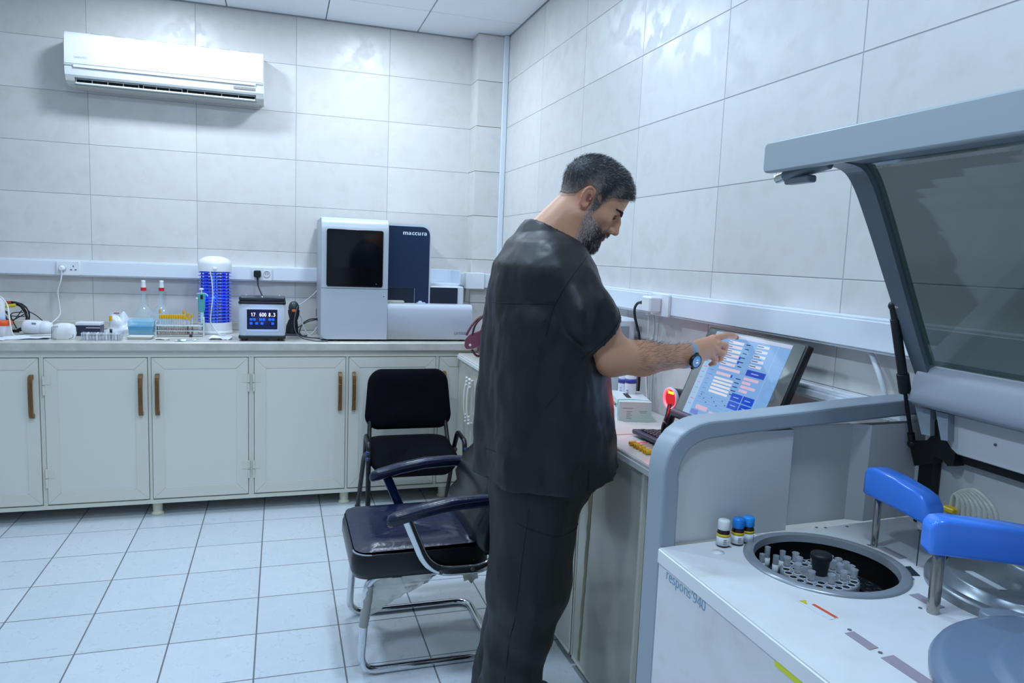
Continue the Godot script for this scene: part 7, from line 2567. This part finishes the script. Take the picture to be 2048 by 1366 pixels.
func man_clothes(root: Node3D) -> void:
	var cloth := StandardMaterial3D.new()
	cloth.albedo_color = Color("06090c")
	cloth.roughness = 0.5
	cloth.normal_enabled = true
	cloth.normal_texture = noise_tex(81, 0.2, [], 256, 2, 0.0, true)
	cloth.normal_scale = 0.1
	tri(cloth, 4.0)
	var wn := FastNoiseLite.new()
	wn.seed = 12
	wn.frequency = 3.2
	var cz := 2.95
	var t := Field.new()
	t.stack([[0.80, -0.659, cz, 0.222, 0.264], [0.862, -0.661, cz, 0.220, 0.262], [1.0, -0.668, cz, 0.214, 0.255], [1.11, -0.673, cz, 0.206, 0.245], [1.24, -0.678, cz, 0.196, 0.238], [1.35, -0.685, cz, 0.186, 0.23], [1.44, -0.690, cz, 0.178, 0.222], [1.53, -0.698, cz, 0.158, 0.205], [1.59, -0.697, cz, 0.122, 0.16], [1.635, -0.688, cz, 0.092, 0.105], [1.69, -0.675, cz, 0.075, 0.078]], 0.2, 0.05, 2.25)
	var rs := Field.new()
	rs.cap(Vector3(-0.715, 1.492, 3.085), Vector3(-0.640, 1.400, 3.138), 0.098, 0.086, 0.05)
	rs.cap(Vector3(-0.640, 1.400, 3.138), Vector3(-0.540, 1.295, 3.152), 0.086, 0.076, 0.04)
	var ls := Field.new()
	ls.cap(Vector3(-0.705, 1.495, 2.80), Vector3(-0.66, 1.20, 2.72), 0.096, 0.08, 0.06)
	var hem_n := Vector3(0.80, -0.60, 0.05).normalized()
	var join := func(e: float, v: float, k: float) -> float:
		var h := clampf(0.5 + 0.5 * (e - v) / k, 0.0, 1.0)
		return lerpf(e, v, h) - k * h * (1.0 - h)
	var tun := func(p: Vector3) -> float:
		var d := t.d(p)
		if absf(d) < 0.06:
			# long drape below the chest and broad folds down the back
			var a := atan2(p.z - cz, p.x + 0.675)
			var low := clampf((1.28 - p.y) / 0.4, 0, 1)
			d += 0.008 * low * sin(a * 7.0 + 2.0 * wn.get_noise_3dv(p)) + 0.010 * wn.get_noise_3dv(p * Vector3(3, 1.4, 3))
			var back := clampf((-0.72 - p.x) / 0.1, 0, 1)
			d += 0.007 * back * sin(p.z * 26.0 + p.y * 4.0) * clampf((1.5 - p.y) / 0.2, 0, 1)
		d = maxf(d, 0.880 + 0.034 * clampf((p.x + 0.62) / 0.18, 0, 1) - 0.004 * sin(p.z * 18.0) - p.y)
		var r := rs.d(p)
		if absf(r) < 0.06:
			var sl := (p - Vector3(-0.66, 1.40, 3.16))
			var u := sl.dot(Vector3(0.72, -0.69, 0))
			var w := sl.dot(Vector3(0.69, 0.72, 0))
			r += 0.007 * sin(w * 58.0 + u * 30.0) * exp(-pow(u * 6.0, 2)) + 0.004 * sin(u * 44.0 + w * 18.0) + 0.006 * wn.get_noise_3dv(p * Vector3(5, 3, 5))
		r = maxf(r, (p - Vector3(-0.580, 1.338, 3.15)).dot(hem_n))
		var l := maxf(ls.d(p), 1.24 - p.y)
		# the sleeve merges into the shoulder but hangs free of the ribs
		d = join.call(d, r, lerpf(0.008, 0.06, clampf((p.y - 1.40) / 0.1, 0, 1)))
		d = join.call(d, l, lerpf(0.01, 0.06, clampf((p.y - 1.40) / 0.1, 0, 1)))
		return maxf(d, (p - Vector3(-0.735, 1.660, cz)).dot(Vector3(0.46, 0.888, 0.0)))
	var n := Net.new()
	n.add(tun, Vector3(-0.96, 0.84, 2.58), Vector3(-0.38, 1.72, 3.30), 0.0085)
	var o := part_mesh(n, "tunic", cloth, root)
	o.set_meta("label", "loose black short-sleeved scrub tunic")
	# seams: across the back yoke, round the shoulder, sleeve hem, side slit
	var dark := mat("05070a", 0.8)
	var onto := func(p: Vector3, dir: Vector3, lift: float) -> Vector3:
		for i in 40:
			var d: float = tun.call(p)
			if absf(d - lift) < 0.0003:
				break
			p -= dir * (d - lift) * 0.8
		return p
	var yoke := []
	for k in 22:
		var a: float = lerpf(1.75, 4.3, k / 21.0)
		var dir := Vector3(cos(a), 0, sin(a))
		yoke.append(onto.call(Vector3(-0.685, 1.43 - 0.012 * sin((a - 1.75) / 2.55 * PI), cz) + dir * 0.32, dir, 0.0005))
	obj("seam", Sh.new().tube(yoke, 0.0014, 5), dark, o)
	var ring := []
	for k in 16:
		var v := k / 15.0
		var p := Vector3(-0.655, 1.595, 3.10).lerp(Vector3(-0.775, 1.36, 3.10), v) + Vector3(-0.025 * sin(v * PI), 0, 0.16)
		ring.append(onto.call(p, Vector3(-0.15, 0.25, 0.95).normalized(), 0.0004))
	obj("seam", Sh.new().tube(ring, 0.0015, 5), dark, o)
	var hem := []
	for k in 40:
		var a := TAU * k / 40.0
		var u := Vector3(0.6, 0.8, 0)
		var w := Vector3(0, 0, 1)
		var dir := u * cos(a) + w * sin(a)
		hem.append(onto.call(Vector3(-0.592, 1.351, 3.15) + dir * 0.12, dir, 0.0006))
	obj("sleeve_hem", Sh.new().tube(hem, 0.0012, 5, true), dark, o)
	var slit := []
	for k in 6:
		slit.append(onto.call(Vector3(-0.60, 0.89 + k * 0.012, 3.30), Vector3(0.2, 0, 0.98).normalized(), 0.0004))
	obj("side_slit", Sh.new().tube(slit, 0.0022, 5), dark, o)
	# trousers
	var tr := Field.new()
	tr.ell(Vector3(-0.675, 0.89, cz), Vector3(0.175, 0.13, 0.19), Basis(Vector3.UP, -0.2), 0.05)
	tr.chain([Vector3(-0.715, 0.84, 3.035), Vector3(-0.735, 0.56, 3.045), Vector3(-0.79, 0.20, 3.05), Vector3(-0.80, 0.06, 3.05)], [0.142, 0.122, 0.086, 0.088], 0.05)
	tr.chain([Vector3(-0.665, 0.84, 2.865), Vector3(-0.672, 0.54, 2.857), Vector3(-0.708, 0.36, 2.855), Vector3(-0.757, 0.18, 2.85), Vector3(-0.77, 0.06, 2.85)], [0.136, 0.120, 0.097, 0.080, 0.084], 0.03)
	var trf := func(p: Vector3) -> float:
		var d := tr.d(p)
		if absf(d) < 0.04:
			var lw := clampf((0.75 - p.y) / 0.3, 0, 1)
			d += 0.006 * wn.get_noise_3dv(p * Vector3(4, 1.2, 4)) + 0.0045 * lw * sin(p.y * 34.0 + p.x * 30.0 + 3.0 * wn.get_noise_3dv(p * 2.0)) * (0.4 + 0.6 * exp(-pow((p.y - 0.42) * 6.0, 2)))
			d += 0.004 * sin(p.x * 42.0 - p.y * 5.0) * clampf((p.y - 0.6) / 0.2, 0, 1)
		return maxf(d, maxf(0.045 - p.y, p.y - 0.97))
	var tn := Net.new()
	tn.add(trf, Vector3(-0.96, 0.02, 2.66), Vector3(-0.46, 0.99, 3.24), 0.0095)
	var to := part_mesh(tn, "trousers", cloth, root)
	to.set_meta("label", "loose black scrub trousers")
	var pk := []
	var ontr := func(p: Vector3, dir: Vector3) -> Vector3:
		for i in 40:
			var d: float = trf.call(p)
			p -= dir * (d - 0.0004) * 0.8
		return p
	for k in 12:
		var v := k / 11.0
		pk.append(ontr.call(Vector3(lerpf(-0.815, -0.60, v), 0.785 - 0.055 * v + 0.02 * v * v - 0.012 * sin(v * PI), 3.3), Vector3(0, 0, 1)))
	obj("pocket_seam", Sh.new().tube(pk, 0.0016, 5), dark, to)
	var sd := []
	for k in 16:
		var v := k / 15.0
		sd.append(ontr.call(Vector3(lerpf(-0.785, -0.845, v), lerpf(0.83, 0.1, v), 3.3), Vector3(0, 0, 1)))
	obj("side_seam", Sh.new().tube(sd, 0.0014, 5), dark, to)


func man_watch(root: Node3D) -> void:
	var strap := mat("8f9aa6", 0.5)
	var c := Vector3(-0.297, 1.2772, 3.156)
	var s := Sh.new()
	var rows := []
	var ax := Vector3(1, 0.03, 0)
	for w in 7:
		var ring := []
		for k in 33:
			var a := TAU * k / 32.0
			var r := 0.0375 + (0.0016 if w > 0 and w < 6 else 0.0)
			ring.append(c + ax * (-0.011 + 0.0037 * w) + Vector3(0.35 * cos(a) * 0.03, cos(a) * r, sin(a) * r))
		rows.append(ring)
	s.grp()
	for w in 6:
		for k in 32:
			s.quad(rows[w][k], rows[w][k + 1], rows[w + 1][k + 1], rows[w + 1][k])
	var o := obj("watch", s, strap, root)
	o.position = -root.position
	o.set_meta("label", "round black smartwatch on a grey strap")
	var n := Vector3(0.30, -0.12, 0.95).normalized()
	var up := Vector3(0.25, 0.95, 0.05)
	up = (up - n * up.dot(n)).normalized()
	var cs := Sh.new()
	var at := Transform3D(Basis(up.cross(n), up, n), Vector3(-0.296, 1.267, 3.1915))
	# lathe axis along n
	var lx := at * Transform3D(Basis(Vector3.RIGHT, Vector3.BACK, Vector3.DOWN), Vector3.ZERO)
	cs.lathe([Vector2(0, -0.002), Vector2(0.019, -0.002), Vector2(0.0215, 0.001), Vector2(0.0222, 0.006), Vector2(0.0215, 0.0105), Vector2(0.0195, 0.012), Vector2(0.0185, 0.0105), Vector2(0, 0.0105)], 32, lx)
	for sy in [-1, 1]:
		cs.box(at * Vector3(0, sy * 0.0215, 0.003), Vector3(0.012, 0.010, 0.008), 0.003)
	for k in 2:
		cs.ball(at * Vector3(-0.0225, 0.006 - k * 0.012, 0.005), Vector3(0.003, 0.003, 0.003), 8)
	obj("watch_case", cs, mat("0a0c10", 0.25), o)
	var fc := Sh.new()
	fc.lathe([Vector2(0.0, 0.0109), Vector2(0.0172, 0.0109)], 28, lx)
	obj("watch_display", fc, mat("0a1420", 0.1, 0.0, {"emission_enabled": true, "emission": Color("5fa0e0"), "emission_energy_multiplier": 0.55}), o)
	obj("watch_digits", Sh.new().box(at * Vector3(0.001, -0.003, 0.0113), Vector3(0.010, 0.004, 0.001)).box(at * Vector3(0.0, 0.005, 0.0113), Vector3(0.006, 0.002, 0.001)), glow("d8e4f4", 0.9), o)
